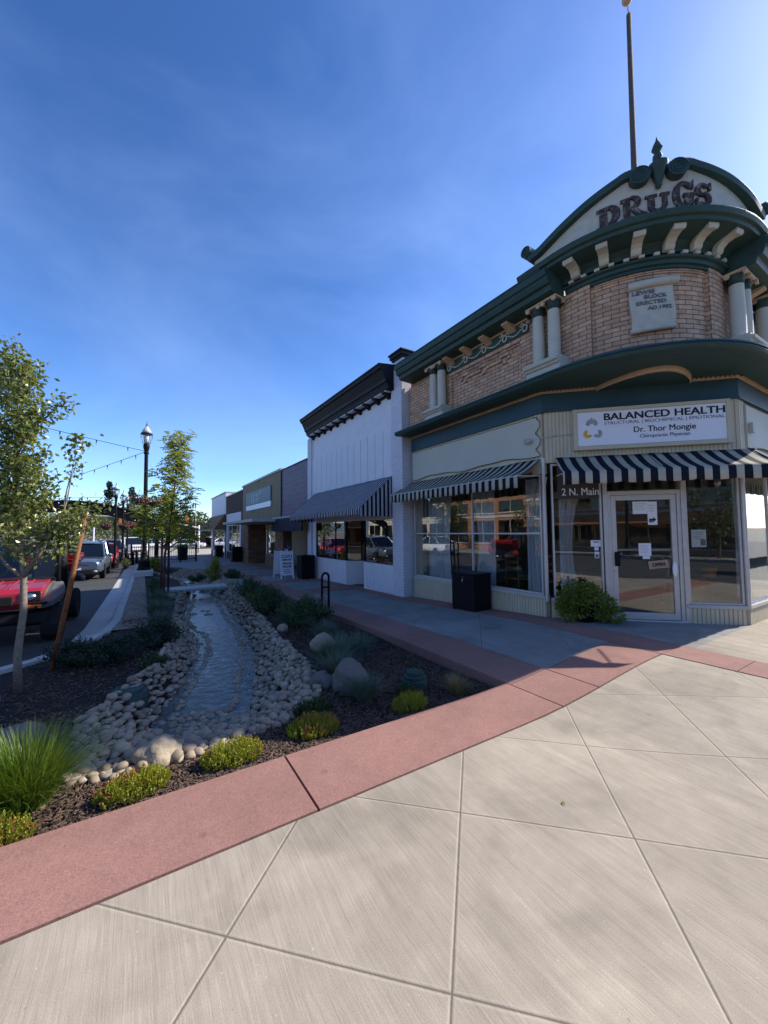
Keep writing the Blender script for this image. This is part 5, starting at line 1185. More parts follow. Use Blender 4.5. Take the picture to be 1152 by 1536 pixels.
# gateway arch over the street end
ar = thing('street_arch', 'dark arched truss gateway dotted with lights behind the parked cars', 'arch', (-3.6, 30, -.4))
m_ = MB(); n = 30; X0, X1 = -8.4, .95
def az(t): return 3.56-1.15*(2*t-1)**2*1.15
rows = []
for i in range(n+1):
    t = i/n; x = lerp(X0, X1, t); z = az(t); h = .62; rows.append([(x, 29.9, z-h), (x, 30.15, z-h), (x, 30.15, z), (x, 29.9, z)])
m_.grid(rows, closed=True); m_.add(rows[0], [(0, 1, 2, 3)]); m_.add(rows[-1], [(3, 2, 1, 0)]); m_.build('arched_beam', M['black_metal'], ar)
m_ = MB(); m_.grid([[(lerp(X0, X1, i/n), 29.87, az(i/n)-.02), (lerp(X0, X1, i/n), 29.87, az(i/n)+.05), (lerp(X0, X1, i/n), 30.2, az(i/n)+.05)] for i in range(n+1)]); m_.grid([[(lerp(X0, X1, i/n), 29.86, az(i/n)-.66), (lerp(X0, X1, i/n), 29.86, az(i/n)-.60)] for i in range(n+1)]); m_.build('flanges', M['black_paint'], ar)
m_ = MB()
for x in (X0+.12, X1-.12): m_.box(x-.12, 29.9, -.6, x+.12, 30.15, 2.3)
build_each(m_, 'post', M['black_metal'], ar)
for i in range(17):
    t = (i+.5)/17; m_ = MB(); m_.blob((lerp(X0, X1, t), 29.85, az(t)-(.12 if i % 2 else .50)), .035, .03, .035, 8, 5); m_.build('light_bulb', M['letter_white'], ar)
# black iron fence
fe = thing('iron_fence', 'low black iron picket fence across the far end of the planter', 'fence', (1.2, 28, -.3))
m_ = MB(); m_.box(-.55, 27.99, .70, 3.0, 28.02, .74); m_.box(-.55, 27.99, -.12, 3.0, 28.02, -.08); build_each(m_, 'rail', M['black_metal'], fe)
m_ = MB()
for i in range(34): x = -.5+i*.104; m_.box(x-.011, 27.993, -.3, x+.011, 28.017, .80)
build_each(m_, 'picket', M['black_metal'], fe)
for x in (-.55, .35, 1.25, 2.1, 3.0): m_ = MB(); m_.box(x-.045, 27.95, -.4, x+.045, 28.05, .95); m_.build('post', M['black_metal'], fe)
def bollard(x, y, z, label): m_ = MB(); m_.lathe((x, y, z), [(.07, 0), (.07, .7), (.085, .72), (.085, .76), (.05, .80)], 12); tag(m_.build('bollard', M['black_metal'], None, True), label, 'bollard', 'black bollards')
for x, y, lb_ in ((-.75, 26.2, 'black bollard left of the fence, nearest the curb'), (-.45, 27.0, 'second black bollard left of the fence'), (-.28, 28.6, 'black bollard just behind the left end of the fence'), (4.7, 30.5, 'black bollard right of the fence near the shops')): bollard(x, y, interp(y, ZL), lb_)
# ================================================================= stones
def stone_mesh(seed, sub=2):
    import bmesh
    bm = bmesh.new(); bmesh.ops.create_icosphere(bm, subdivisions=sub, radius=1); rnd = random.Random(seed)
    sx, sy, sz = rnd.uniform(.8, 1.15), rnd.uniform(.65, .95), rnd.uniform(.5, .75)
    for v in bm.verts:
        d = v.co.normalized(); q = 1+.28*noise.noise(d*1.1+Vector((seed*7.7, 0, 0)))+.07*noise.noise(d*3+Vector((0, seed*5.1, 0)))
        v.co = Vector((d.x*sx, d.y*sy, d.z*sz))*q
    vs = [tuple(v.co) for v in bm.verts]; fs = [tuple(v.index for v in f.verts) for f in bm.faces]; bm.free(); return vs, fs
SH = [stone_mesh(i, 2) for i in range(9)]; SH1 = [stone_mesh(i, 1) for i in range(9)]
SM = []
for i, (vs, fs) in enumerate(SH): mb = MB(); mb.add(vs, fs); SM.append(mb.mesh('river_stone', M['stone'], True))
rnd = random.Random(11); cells = {}; stones = []
def try_place(x, y, r, k, lay):
    c = (int(x/.16), int(y/.16))
    for a in (-1, 0, 1):
        for b in (-1, 0, 1):
            for (X, Y_, r2, l2) in cells.get((c[0]+a, c[1]+b), ()):
                if l2 == lay and (X-x)**2+(Y_-y)**2 < (k*(r+r2))**2: return False
    cells.setdefault(c, []).append((x, y, r, lay)); return True
for lay, tries, k in ((0, 110000, .72), (1, 60000, .95)):
    for t in range(tries):
        y = 3.12+(22-3.12)*rnd.random()**1.5; rl, rr = interp(y, RL), interp(y, RR); x = rnd.uniform(rl-.06, rr+.06)
        if y > 3.95:
            wl, wr = interp(y, WL), interp(y, WR)
            e_ = .10+.07*noise.noise(Vector((x*3, y*2.2, 0)))
            if wl+e_ < x < wr-e_:
                near_end = noise.noise(Vector((x*6, y*6, 4)))*.5+.5 > (y-3.95)*1.35
                lone = math.sin(int(x/.16)*127.1+int(y/.16)*311.7)*43758.5 % 1 < .012
                if not (near_end or lone): continue
        r = rnd.uniform(.030, .056)*(1 if rnd.random() < .9 else 1.3)
        if 12.7 < y < 14.1 and lay: continue
        if y > 9: r *= 1.15
        if try_place(x, y, r, k, lay): stones.append((x, y, max(zm(x, y)+r*(.28 if lay == 0 else .85), (zw(y)-r*.15) if y > 3.9 and interp(y, WL)+.05 < x < interp(y, WR)-.05 else -9), r))
stones.sort(key=lambda s: s[0]**2+s[1]**2)
def in_view(x, y): a = math.degrees(math.atan2(x, y)); return a > -14
vis = [s for s in stones if in_view(s[0], s[1])]; near = vis[:300]; rest = vis[300:]
for i, (x, y, z, r) in enumerate(near):
    o = bpy.data.objects.new('river_stone', SM[i % 9]); C.objects.link(o); o.location = (x, y, z); o.scale = (r, r, r); o.rotation_euler = (rnd.uniform(-.35, .35), rnd.uniform(-.35, .35), rnd.uniform(0, 6.28))
    tag(o, 'rounded grey-tan river stone bedded at the near end of the stream bank', 'stone', 'river stones along the near stream bank')
mb = MB()
for i, (x, y, z, r) in enumerate(rest):
    vs, fs = SH[i % 9] if y < 8 else SH1[i % 9]; E = Matrix.Rotation(rnd.uniform(0, 6.28), 3, 'Z') @ Matrix.Rotation(rnd.uniform(-.4, .4), 3, 'X'); p = Vector((x, y, z))
    mb.add([p+(E @ Vector(v))*r for v in vs], fs)
tag(mb.build('river_stones', M['stone'], None, True), 'long drift of rounded river stones lining both banks of the stream', 'stones', kind='stuff')
def boulder(x, y, r, seed, sq, label, mat='boulder', rz=0, lift=.3):
    import bmesh
    bm = bmesh.new(); bmesh.ops.create_icosphere(bm, subdivisions=4, radius=1)
    for v in bm.verts:
        d = v.co.normalized(); q = 1+.30*noise.noise(d*1.2+Vector((seed*3.3, 1, 0)))+.10*noise.noise(d*3.2+Vector((0, seed, 0)))+.03*noise.noise(d*9)
        v.co = Vector((d.x*sq[0], d.y*sq[1], d.z*sq[2]))*q*r
    vs = [tuple(v.co) for v in bm.verts]; fs = [tuple(v.index for v in f.verts) for f in bm.faces]; bm.free()
    mb = MB(); mb.add(vs, fs); o = mb.build('boulder', M[mat], None, True); o.location = (x, y, zm(x, y)+r*lift); o.rotation_euler = (0, 0, rz)
    return tag(o, label, 'boulder')
boulder(.13, 3.20, .14, 1, (1.05, .75, .78), 'pale sunlit boulder at the near end of the stream', 'boulder', -.2, .32)
boulder(1.84, 3.66, .20, 4, (.95, .8, .95), 'large grey boulder between the blue grass clumps', 'boulder_grey', .3, .35)
boulder(1.60, 3.80, .13, 5, (1.1, .8, .7), 'smaller grey boulder leaning left of the large one', 'boulder_grey', .5, .4)
boulder(2.16, 5.12, .18, 2, (1.05, .8, .72), 'pale tan boulder in the dark mulch below the bike rack', 'boulder', .1, .4)
boulder(1.98, 6.35, .09, 7, (1, .9, .9), 'small pale boulder at the foot of the leafy perennials', 'boulder', .1, .4)
boulder(-.80, 3.80, .24, 3, (1.1, .8, .8), 'dark boulder behind the big green grass at the left edge', 'boulder_grey', .2, .2)
boulder(.62, 11.5, .15, 6, (1, .9, .8), 'light boulder at the foot of the young locust tree', 'boulder', 0, .3)
for i, (x, y, r, lb_) in enumerate(((1.95, 14.4, .22, 'long pale boulder just past the slab bridge'), (2.35, 14.9, .2, 'pale boulder right of the long one beyond the bridge'), (1.7, 15.6, .2, 'pale boulder farther up the bank beyond the bridge'), (2.6, 14.0, .17, 'pale boulder at the right end of the slab bridge'))): boulder(x, y, r, 8+i, (1.3, .8, .7), lb_, 'boulder', .2*i, .35)
# slab bridge
sb2 = MB(); sb2.hexa([(.62, 12.9, -.19), (2.30, 12.9, -.19), (2.30, 13.6, -.19), (.62, 13.6, -.19), (.62, 12.9, -.10), (2.30, 12.9, -.10), (2.30, 13.6, -.10), (.62, 13.6, -.10)])
tag(sb2.build('slab_bridge', M['curb'], None, bevel=.02), 'flat concrete slab bridging the stream', 'bridge')
# valve lids
def lid(x, y, z, r, label, mat='lid_green', steps=((1, 0), (1, .05), (.9, .06), (.9, .09), (.7, .10), (.70, .13), (.4, .135), (.1, .135))):
    mb = MB(); mb.lathe((x, y, z), [(r*a, b) for a, b in steps], 28); o = smooth_by_angle(mb.build('valve_box', M[mat], None)); return tag(o, label, 'valve box')
lid(-.10, 4.80, -.10, .20, 'round stepped dark green cover half buried beside the stones', steps=((1.0, -.1), (1.0, .01), (.95, .02), (.90, .02), (.88, .035), (.72, .045), (.70, .07), (.64, .08), (.55, .08), (.5, .072), (.1, .072)))
lid(2.46, 3.36, -.06, .13, 'small round green irrigation lid behind the rightmost flowering mound')
# ================================================================= plants
def flat_leaf(mb, p, d, L_, w, rnd, mi=0, fold=.25):
    s = d.cross(Vector((rnd.gauss(0, 1), rnd.gauss(0, 1), rnd.gauss(0, 1)))).normalized(); n = d.cross(s)
    mb.add([p, p+d*L_*.45+s*w+n*w*fold, p+d*L_, p+d*L_*.45-s*w+n*w*fold, p+d*L_*.5], [(0, 4, 1), (1, 4, 2), (0, 3, 4), (3, 2, 4)], mi)
def sedum(x, y, rx, ry, h, seed, label, pink=.10, dull=False):
    t = thing('flowering_mound', label, 'plant', (x, y, zm(x, y)), 'low yellow-green flowering mounds along the bed edge'); rnd = random.Random(seed); lf = MB(); st = MB()
    n = int(5200*rx*ry/.05)
    for i in range(int(n/8)):
        a = rnd.uniform(0, 6.28); q = math.sqrt(rnd.random()); px, py = x+rx*q*math.cos(a), y+ry*q*math.sin(a); z0 = zm(px, py)
        hh = h*(1-.62*q**3)*rnd.uniform(.8, 1.12)*(1+.2*noise.noise(Vector((px*7, py*7, seed)))); lean = Vector((math.cos(a)*.45*q, math.sin(a)*.45*q, 1)).normalized()
        base_ = Vector((px, py, z0)); st.tube([base_, base_+lean*hh], .002, 3, cap=False)
        for k in range(9):
            tt = lerp(.35, 1, k/8); b = rnd.uniform(0, 6.28); p = base_+lean*hh*tt; d = (Vector((math.cos(b), math.sin(b), .9+.8*(tt > .9)))).normalized(); L_ = rnd.uniform(.013, .022)*(1.1-.35*tt); flat_leaf(lf, p, d, L_, L_*.30, rnd)
        if rnd.random() < pink and noise.noise(Vector((px*4.5, py*4.5, seed*2))) > -.1:
            for k in range(4): b = rnd.uniform(0, 6.28); flat_leaf(lf, base_+lean*hh, Vector((math.cos(b)*.5, math.sin(b)*.5, 1)).normalized(), .015, .005, rnd, 1)
    lf.build('foliage', [M['leaf_sedum'] if not dull else M['leaf_perennial'], M['flower_pink']], t); st.build('stems', M['leaf_sedum'] if not dull else M['leaf_perennial'], t); 
    return t
sedum(-.02, 2.90, .19, .12, .125, 1, 'pink-tipped mound in front of the sunlit boulder', .35)
sedum(.56, 2.92, .19, .12, .125, 2, 'green-gold mound right of the sunlit boulder, nearest the joint in the red band', .12)
sedum(1.19, 3.00, .20, .14, .13, 3, 'mound thick with pink buds at the end of the pebble bank', .5)
sedum(2.10, 2.95, .17, .11, .12, 4, 'rightmost flowering mound, beside the green irrigation lid', .12)
sedum(-.62, 2.84, .15, .10, .12, 5, 'partly cropped flowering mound at the left edge of the picture', .35)
sedum(1.30, 3.30, .17, .10, .12, 6, 'shaded green mound behind the one thick with pink buds', .0, True)
sedum(2.22, 3.16, .12, .08, .10, 7, 'small shaded mound between the irrigation lid and the rightmost flowering mound', .0, True)
def grass(x, y, r0, h, n, mat, seed, label, spread=.9, w=.0035, droop=.55, name='ornamental_grass'):
    rnd = random.Random(seed); mb = MB()
    for i in range(n):
        a = rnd.uniform(0, 6.28); q = math.sqrt(rnd.random()); b = Vector((x+r0*q*math.cos(a), y+r0*q*math.sin(a), 0)); b.z = zm(b.x, b.y)-.01
        L_ = h*rnd.uniform(.55, 1.1); out = Vector((math.cos(a+rnd.gauss(0, .5)), math.sin(a+rnd.gauss(0, .5)), 0)); sp = spread*rnd.uniform(.15, 1)*(.3+q); side = Vector((-out.y, out.x, 0)); tw = rnd.uniform(-.6, .6); side = (side+Vector((0, 0, tw))).normalized()
        pts = []; k = 5
        for j in range(k+1):
            t = j/k; pts.append(b+out*(sp*L_*t*(.35+.65*t))+Vector((0, 0, L_*(t-droop*sp*t*t*.75))))
        vs = []
        for j, p in enumerate(pts): ww = w*(1-.85*(j/k)**1.5); vs += [p-side*ww, p+side*ww]
        mb.add(vs, [(2*j, 2*j+1, 2*j+3, 2*j+2) for j in range(k)])
    o = mb.build(name, M[mat], None); return tag(o, label, 'grass plant')
grass(-.56, 3.14, .12, .47, 2300, 'grass_green', 1, 'big fountain of green ornamental grass at the left edge', .85, .0030)
grass(1.82, 3.30, .07, .30, 650, 'grass_blue', 2, 'blue-grey fescue clump in front of the large grey boulder', 1.0, .0026)
grass(1.98, 4.35, .12, .42, 900, 'grass_blue', 3, 'blue-grey fescue clump right behind the large grey boulder', .9, .003)
grass(2.40, 4.55, .09, .36, 650, 'grass_blue', 4, 'blue-grey fescue clump nearest the sidewalk band, behind the green lid', .8, .003)
grass(2.35, 5.45, .10, .36, 700, 'grass_blue', 5, 'blue-grey fescue clump right of the pale tan boulder', .8, .003)
grass(1.85, 3.95, .12, .32, 650, 'grass_blue', 6, 'blue-grey fescue clump left of and behind the large grey boulder', .9, .003)
grass(2.70, 2.98, .06, .22, 520, 'grass_tan', 7, 'small dry tan grass tuft at the planter corner', .85, .0024)
grass(.30, 8.95, .12, .42, 800, 'grass_blue', 8, 'blue-grey grass clump beside the gravel strip, near the dark shrubs', .9, .004)
grass(.36, 10.3, .14, .50, 700, 'grass_blue', 9, 'taller blue-grey grass clump at the foot of the dark stakes', .8, .004)
grass(.30, 7.9, .10, .34, 500, 'grass_blue', 10, 'small blue-grey grass clump just behind the dark shrubs', .9, .004)
def shrub(x, y, rx, ry, h, n, mat, seed, label, L_=.05, lw=.25, name='shrub', up=.5, z=None, tall=0):
    t = thing(name, label, 'shrub', (x, y, zm(x, y) if z is None else z)); rnd = random.Random(seed); lf = MB(); st = MB(); z0 = t.location.z
    tips = []
    for i in range(max(8, n//60)):
        a = rnd.uniform(0, 6.28); q = rnd.random()**.6; e = Vector((x+rx*q*math.cos(a), y+ry*q*math.sin(a), z0+h*(1-.55*q*q)*rnd.uniform(.7, 1.08))); b = Vector((x+rx*.25*q*math.cos(a), y+ry*.25*q*math.sin(a), z0-.02)); mid = (b+e)/2+Vector((0, 0, h*.08)); st.tube([b, mid, e], [.006, .004, .002], 4, cap=False); tips.append((b, mid, e))
    for i in range(n):
        b, m_, e = rnd.choice(tips); t_ = rnd.random()**.6; p = b.lerp(m_, t_*2) if t_ < .5 else m_.lerp(e, t_*2-1); p = p+Vector((rnd.gauss(0, 1)*rx*.09, rnd.gauss(0, 1)*ry*.09, rnd.gauss(0, 1)*h*.05))
        d = Vector((rnd.gauss(0, 1), rnd.gauss(0, 1), rnd.gauss(0, 1)+up)).normalized()
        if p.z < z0: p.z = z0+.01
        flat_leaf(lf, p, d, L_*rnd.uniform(.6, 1.2), L_*lw*rnd.uniform(.7, 1.2), rnd)
    lf.build('foliage', M[mat], t); st.build('stems', M['bark_dark'], t); return t
shrub(-.30, 6.0, .50, .35, .32, 3600, 'leaf_juniper', 1, 'near-black spreading conifer shrub left of the green stepped cover', .06, .12)
shrub(.20, 6.55, .36, .40, .38, 3000, 'leaf_juniper', 2, 'near-black conifer shrub between the stones and the curb', .06, .12)
shrub(-.72, 6.2, .30, .28, .34, 2200, 'leaf_juniper', 3, 'near-black conifer shrub at the foot of the leaning brown stake', .06, .12)
shrub(.12, 5.45, .22, .18, .16, 900, 'leaf_perennial', 4, 'low dull green sprawling plant at the edge of the left stone bank', .04, .25)
shrub(2.40, 6.5, .50, .55, .50, 5200, 'leaf_perennial', 5, 'dark leafy perennial clump just before the bike rack', .055, .18, up=1)
shrub(2.25, 8.3, .45, .75, .55, 5200, 'leaf_perennial', 6, 'dark feathery perennial clump behind the nearest one along the walk', .055, .16, up=1)
shrub(2.35, 10.2, .45, .9, .55, 3800, 'leaf_perennial', 7, 'farthest dark perennial clump before the slab bridge', .06, .16, up=1)
shrub(2.75, 7.25, .30, .4, .42, 2200, 'leaf_perennial', 8, 'perennial clump hugging the base of the bike rack', .05, .18, up=1)
shrub(2.45, 16.6, .38, .5, .95, 2600, 'yellow_shrub', 9, 'upright yellow-green shrub beyond the slab bridge', .08, .16, up=1.5)
shrub(2.9, 15.3, .4, .5, .45, 1800, 'leaf_perennial', 10, 'low dark shrub right of the upright yellow-green one', .07, .2)
shrub(2.0, 17.8, .5, .4, .4, 1500, 'leaf_perennial', 11, 'low dark shrub left of the upright yellow-green one', .07, .2)
shrub(.48, 20.7, .30, .4, .78, 1800, 'yellow_shrub', 12, 'bright yellow-green shrub beside the nearest lamp base', .09, .16, up=1.5)
shrub(.30, 12.6, .25, .5, .5, 1500, 'leaf_perennial', 13, 'grey-green plant beside the gravel strip behind the stakes', .07, .16, up=1)
shrub(.1, 24.5, .35, .5, .5, 900, 'yellow_shrub', 14, 'small yellowish shrub in front of the bollards', .09, .2)
shrub(-.75, 24.9, .30, .7, .5, 900, 'leaf_far', 15, 'low shrub at the curb under the second lamp', .09, .2)
# bark mulch chips
mb = MB(); rnd = random.Random(4)
def chip(x, y, s):
    z = zm(x, y)+.004+rnd.random()*.010; a = rnd.uniform(0, 6.28); d = Vector((math.cos(a), math.sin(a), rnd.uniform(-.45, .45))).normalized(); s_ = Vector((-d.y, d.x, rnd.uniform(-.7, .7))).normalized(); n_ = d.cross(s_).normalized(); L_ = rnd.uniform(.010, .028)*s; w = rnd.uniform(.003, .007)*s; h = .002*s; p = Vector((x, y, z))
    mb.add([p-d*L_-s_*w, p+d*L_*.9-s_*w*.5, p+d*L_+s_*w*.6, p-d*L_*.8+s_*w, p+n_*h*2], [(0, 1, 2, 3), (0, 1, 4), (1, 2, 4), (2, 3, 4), (3, 0, 4)])
for i in range(26000):
    y = 2.71+(4.6-2.71)*rnd.random()**1.7; x = rnd.uniform(-1.4, 3.11)
    rl, rr = interp(y, RL), interp(y, RR)
    if y > 3.2 and rl+.03 < x < rr-.03: continue
    chip(x, y, 1.0 if y < 3.4 else 1.3)
for i in range(11000):
    y = rnd.uniform(4.4, 9); x = rnd.uniform(-1.2, .3) if rnd.random() < .4 else rnd.uniform(1.6, 3.1)
    rl, rr = interp(y, RL), interp(y, RR)
    if rl < x < rr or x < interp(y, CURB)+.2: continue
    chip(x, y, 1.15)
tag(mb.build('bark_mulch', M['chips']), 'dark shredded bark mulch covering the planting bed', 'mulch', kind='stuff')
# ================================================================= trees
def leafy_branch(tr, lf, p0, d0, L_, r0, rnd, nleaf, lsize, lw, droop=0, clump=.10, start=.3, curve=.3, comp=False):
    pts = [Vector(p0)]; d = Vector(d0).normalized(); k = 6
    for i in range(k): d = (d+Vector((rnd.gauss(0, .12), rnd.gauss(0, .12), curve*.15-droop*.1))).normalized(); pts.append(pts[-1]+d*L_/k)
    tr.tube(pts, [r0*(1-.8*i/k) for i in range(k+1)], 5, cap=False)
    for i in range(nleaf):
        t = start+(1-start)*rnd.random()**.8; q = t*k; a = min(k-1, int(q)); p = pts[a].lerp(pts[a+1], q-a)+Vector((rnd.gauss(0, clump), rnd.gauss(0, clump), rnd.gauss(0, clump)))
        if comp:       # pinnate leaf: leaflets along a drooping stalk
            a_ = rnd.uniform(0, 6.28); ax = Vector((math.cos(a_), math.sin(a_), rnd.uniform(-.5, .35))).normalized(); s_ = ax.cross(Vector((0, 0, 1))).normalized()
            for j in range(7):
                b = p+ax*lsize*2.4*(j/6)-Vector((0, 0, lsize*.5*(j/6)**2)); 
                for sg in (-1, 1): flat_leaf(lf, b, (s_*sg+ax*.5-Vector((0, 0, .35))).normalized(), lsize, lsize*lw, rnd)
        else:
            dd = Vector((rnd.gauss(0, 1), rnd.gauss(0, 1), rnd.gauss(0, .7)-.55)).normalized(); flat_leaf(lf, p, dd, lsize*rnd.uniform(.7, 1.15), lsize*lw, rnd)
    return pts
def pear():
    t = thing('young_tree', 'glossy-leaved young tree at the left edge, with a pale trunk and one tall stray shoot', 'tree', (-1.07, 5.52, -.06)); rnd = random.Random(8)
    tr = MB(); lead = [Vector((-1.07, 5.52, -.1)), Vector((-1.085, 5.52, .3)), Vector((-1.05, 5.53, .75)), Vector((-1.06, 5.52, 1.15)), Vector((-1.10, 5.52, 1.7)), Vector((-1.15, 5.5, 2.4)), Vector((-1.16, 5.5, 3.0)), Vector((-1.20, 5.5, 3.55))]
    tr.tube(lead, [.040, .034, .031, .029, .024, .018, .012, .005], 12)
    br = MB(); lf = MB()
    for i in range(58):
        f = i/58; z = lerp(1.20, 3.35, f); p = None
        for a, b in zip(lead, lead[1:]):
            if a.z <= z <= b.z: p = a.lerp(b, (z-a.z)/(b.z-a.z))
        az = i*2.399; L_ = interp(f, [(0, .68), (.25, .42), (.5, .32), (.8, .42), (1, .30)])*rnd.uniform(.7, 1.1); el = lerp(.55, 1.1, f)
        leafy_branch(br, lf, p, (math.cos(az), math.sin(az), el), L_, .016*(1-f*.6), rnd, int(lerp(145, 82, f)), .056, .30, clump=.055, start=.25, curve=.5)
    for p, d, L_ in (((-.98, 5.5, 1.35), (.55, .1, .75), .62), ((-.80, 5.4, 1.6), (.8, -.1, .35), .45), ((-1.0, 5.5, 2.75), (.75, 0, .5), .42), ((-.98, 5.5, 1.45), (.9, .1, .25), .5)): leafy_branch(br, lf, p, d, L_, .013, rnd, 130, .056, .29, clump=.06, curve=.4)
    # stray shoot
    for p, d, L_ in (((-.74, 5.45, 1.75), (-.02, 0, 1), .88), ((-.74, 5.45, 1.78), (.22, 0, 1), .86)):
        pts = leafy_branch(br, lf, p, d, L_, .009, rnd, 56, .056, .30, clump=.045, start=.42, curve=.1)
    for i in range(60): p = Vector((-.63+rnd.gauss(0, .06), 5.42, 2.60+rnd.gauss(0, .06))); flat_leaf(lf, p, Vector((rnd.gauss(0, 1), rnd.gauss(0, 1), -.6)).normalized(), .055, .02, rnd)
    br.tube([(-1.05, 5.5, 1.12), (-.9, 5.48, 1.4), (-.76, 5.45, 1.8)], [.03, .018, .010], 8); br.tube([(-1.05, 5.52, 1.08), (-1.2, 5.5, 1.25), (-1.32, 5.48, 1.55)], [.026, .016, .008], 8)
    tr.build('trunk', M['bark'], t, True); br.build('branches', M['bark'], t, True); lf.build('crown', M['leaf_pear'], t); return t
pear()
def locust(x, y, z, H, seed, label, n=34, spread=.85, mat='leaf_locust', ls=.055, lean=.25, dens=16, trunk=.035, z1=.9, side=()):
    t = thing('young_tree', label, 'tree', (x, y, z)); rnd = random.Random(seed); tr = MB(); br = MB(); lf = MB()
    lead = [Vector((x, y, z-.1)), Vector((x+.02, y, z+H*.25)), Vector((x+lean*.4, y, z+H*.5)), Vector((x+lean*.7, y, z+H*.78)), Vector((x+lean, y, z+H*.97))]
    tr.tube(lead, [trunk, trunk*.85, trunk*.6, trunk*.35, trunk*.12], 10)
    for i in range(n):
        f = i/n; zz = z+lerp(z1, H*.95, f); p = lead[-1]
        for a, b in zip(lead, lead[1:]):
            if a.z <= zz <= b.z: p = a.lerp(b, (zz-a.z)/(b.z-a.z))
        az = i*2.399+rnd.uniform(-.3, .3); L_ = lerp(spread, spread*.35, f**1.2)*rnd.uniform(.6, 1.15)
        leafy_branch(br, lf, p, (math.cos(az), math.sin(az), lerp(.75, 1.3, f)), L_, trunk*.28, rnd, dens, ls, .20, clump=.07, start=.25, curve=.2, comp=True)
    for (zz, d_, L_) in side:
        leafy_branch(br, lf, (x+.02, y, z+zz), d_, L_, trunk*.4, rnd, int(26*L_), ls, .20, clump=.06, start=.35, curve=.15, comp=True)
    tr.build('trunk', M['bark_dark'], t, True); br.build('branches', M['bark_dark'], t, True); lf.build('crown', M[mat], t); return t
locust(.49, 11.65, -.12, 4.35, 5, 'slender locust tree with feathery yellow-green leaves right of the nearest lamp', 50, 1.15, dens=16, ls=.066, z1=1.25, lean=.38, side=((1.2, (1, -.2, .75), 1.35), (1.7, (1, .1, .9), 1.2), (1.3, (-1, .2, .8), 1.0), (1.1, (.9, .3, .45), 1.2)))
locust(1.0, 22.5, -.25, 3.9, 6, 'second feathery young tree behind the nearest lamp', 40, 1.05, ls=.09, dens=15, z1=1.3, lean=.1)
locust(-.05, 32.0, -.4, 4.0, 7, 'third feathery young tree, far behind the lamps by the crossing', 34, 1.1, ls=.12, dens=14, z1=1.4)
# stakes
def stake(p0, p1, r, mat, label, grp=None): m_ = MB(); m_.tube([p0, Vector(p0).lerp(Vector(p1), .5)+Vector((.004, 0, 0)), p1], [r, r*.98, r*.96], 12); tag(m_.build('tree_stake', M[mat], None, True), label, 'stake', grp)
stake((-.90, 6.10, -.15), (-.61, 6.20, 1.86), .029, 'stake', 'thick reddish wooden stake leaning right beside the left tree')
stake((.42, 11.5, -.2), (.44, 11.5, 1.55), .028, 'dark_stake', 'dark upright stake just left of the locust trunk'); stake((.60, 11.75, -.2), (.60, 11.75, 1.75), .030, 'dark_stake', 'dark upright stake just right of the locust trunk')
stake((1.15, 22.3, -.3), (1.15, 22.3, 1.3), .05, 'stake', 'lighter wooden stake supporting the second feathery tree')
# background trees
def bigtree(x, y, z, h, r, seed, label, mat='leaf_far', n=3200, ls=.34, con=False, trunk=.25, grp='trees beyond the crossing'):
    t = thing('tree' if not con else 'conifer_tree', label, 'tree', (x, y, z), grp); rnd = random.Random(seed); tr = MB(); lf = MB()
    tr.tube([(x, y, z-.2), (x+.1, y, z+h*.35), (x+.05, y, z+h*.8)], [trunk, trunk*.7, trunk*.2], 8)
    cl = []
    for i in range(26):
        if con: f = rnd.random(); cl.append((Vector((x+rnd.gauss(0, 1)*r*(1-f)*.4, y+rnd.gauss(0, 1)*r*(1-f)*.4, z+h*(.12+.86*f))), r*(.42*(1-f)+.08)))
        else:
            a = rnd.uniform(0, 6.28); q = rnd.random()**.5*.75; c = Vector((x+r*q*math.cos(a), y+r*q*math.sin(a), z+h*rnd.uniform(.32, .86)-q*h*.12)); cl.append((c, r*rnd.uniform(.25, .42))); tr.tube([(x+.05, y, z+h*.35), c], [trunk*.3, trunk*.1], 5, cap=False)
    for i in range(n):
        c, cr = rnd.choice(cl); d = Vector((rnd.gauss(0, 1), rnd.gauss(0, 1), rnd.gauss(0, 1))).normalized(); p = c+d*cr*rnd.uniform(.55, 1.1); o_ = (d+Vector((rnd.gauss(0, .5), rnd.gauss(0, .5), rnd.gauss(0, .5)))).normalized(); flat_leaf(lf, p, o_, ls*rnd.uniform(.6, 1.2), ls*.35, rnd)
    tr.build('trunk', M['bark_dark'], t); lf.build('crown', M[mat], t); return t
bt = [(-13.5, 78, 8.0, 4.6, 0, 'round-crowned tree left of the arch'), (-8.0, 74, 7.4, 4.4, 0, 'wide olive tree seen under the left of the arch'), (-3.6, 80, 8.4, 4.0, 0, 'tree seen between the stake and the silver car roof'), (.2, 84, 7.6, 4.0, 0, 'tree behind the second lamp'), (-5.8, 95, 13.0, 2.6, 1, 'dark pointed conifer left of the second lamp'), (-2.0, 98, 12.5, 2.8, 1, 'dark conifer right behind the second lamp'), (-20, 86, 9.5, 5.5, 0, 'large tree at far left behind the glossy young tree'), (4.6, 82, 6.2, 3.4, 0, 'lower tree behind the fourth lamp'),
      (10.0, 62, 5.0, 2.6, 0, 'dark round tree behind the traffic signal arm'), (6.8, 66, 5.4, 2.8, 0, 'round tree left of the signal pole'), (12.9, 70, 4.0, 2.2, 0, 'low tree beside the tan building')]
for i, (x, y, h, r, c, lb_) in enumerate(bt): bigtree(x, y, -.5, h, r, 30+i, lb_, 'leaf_conifer' if c else 'leaf_far', 2600, .36 if not c else .4, bool(c))
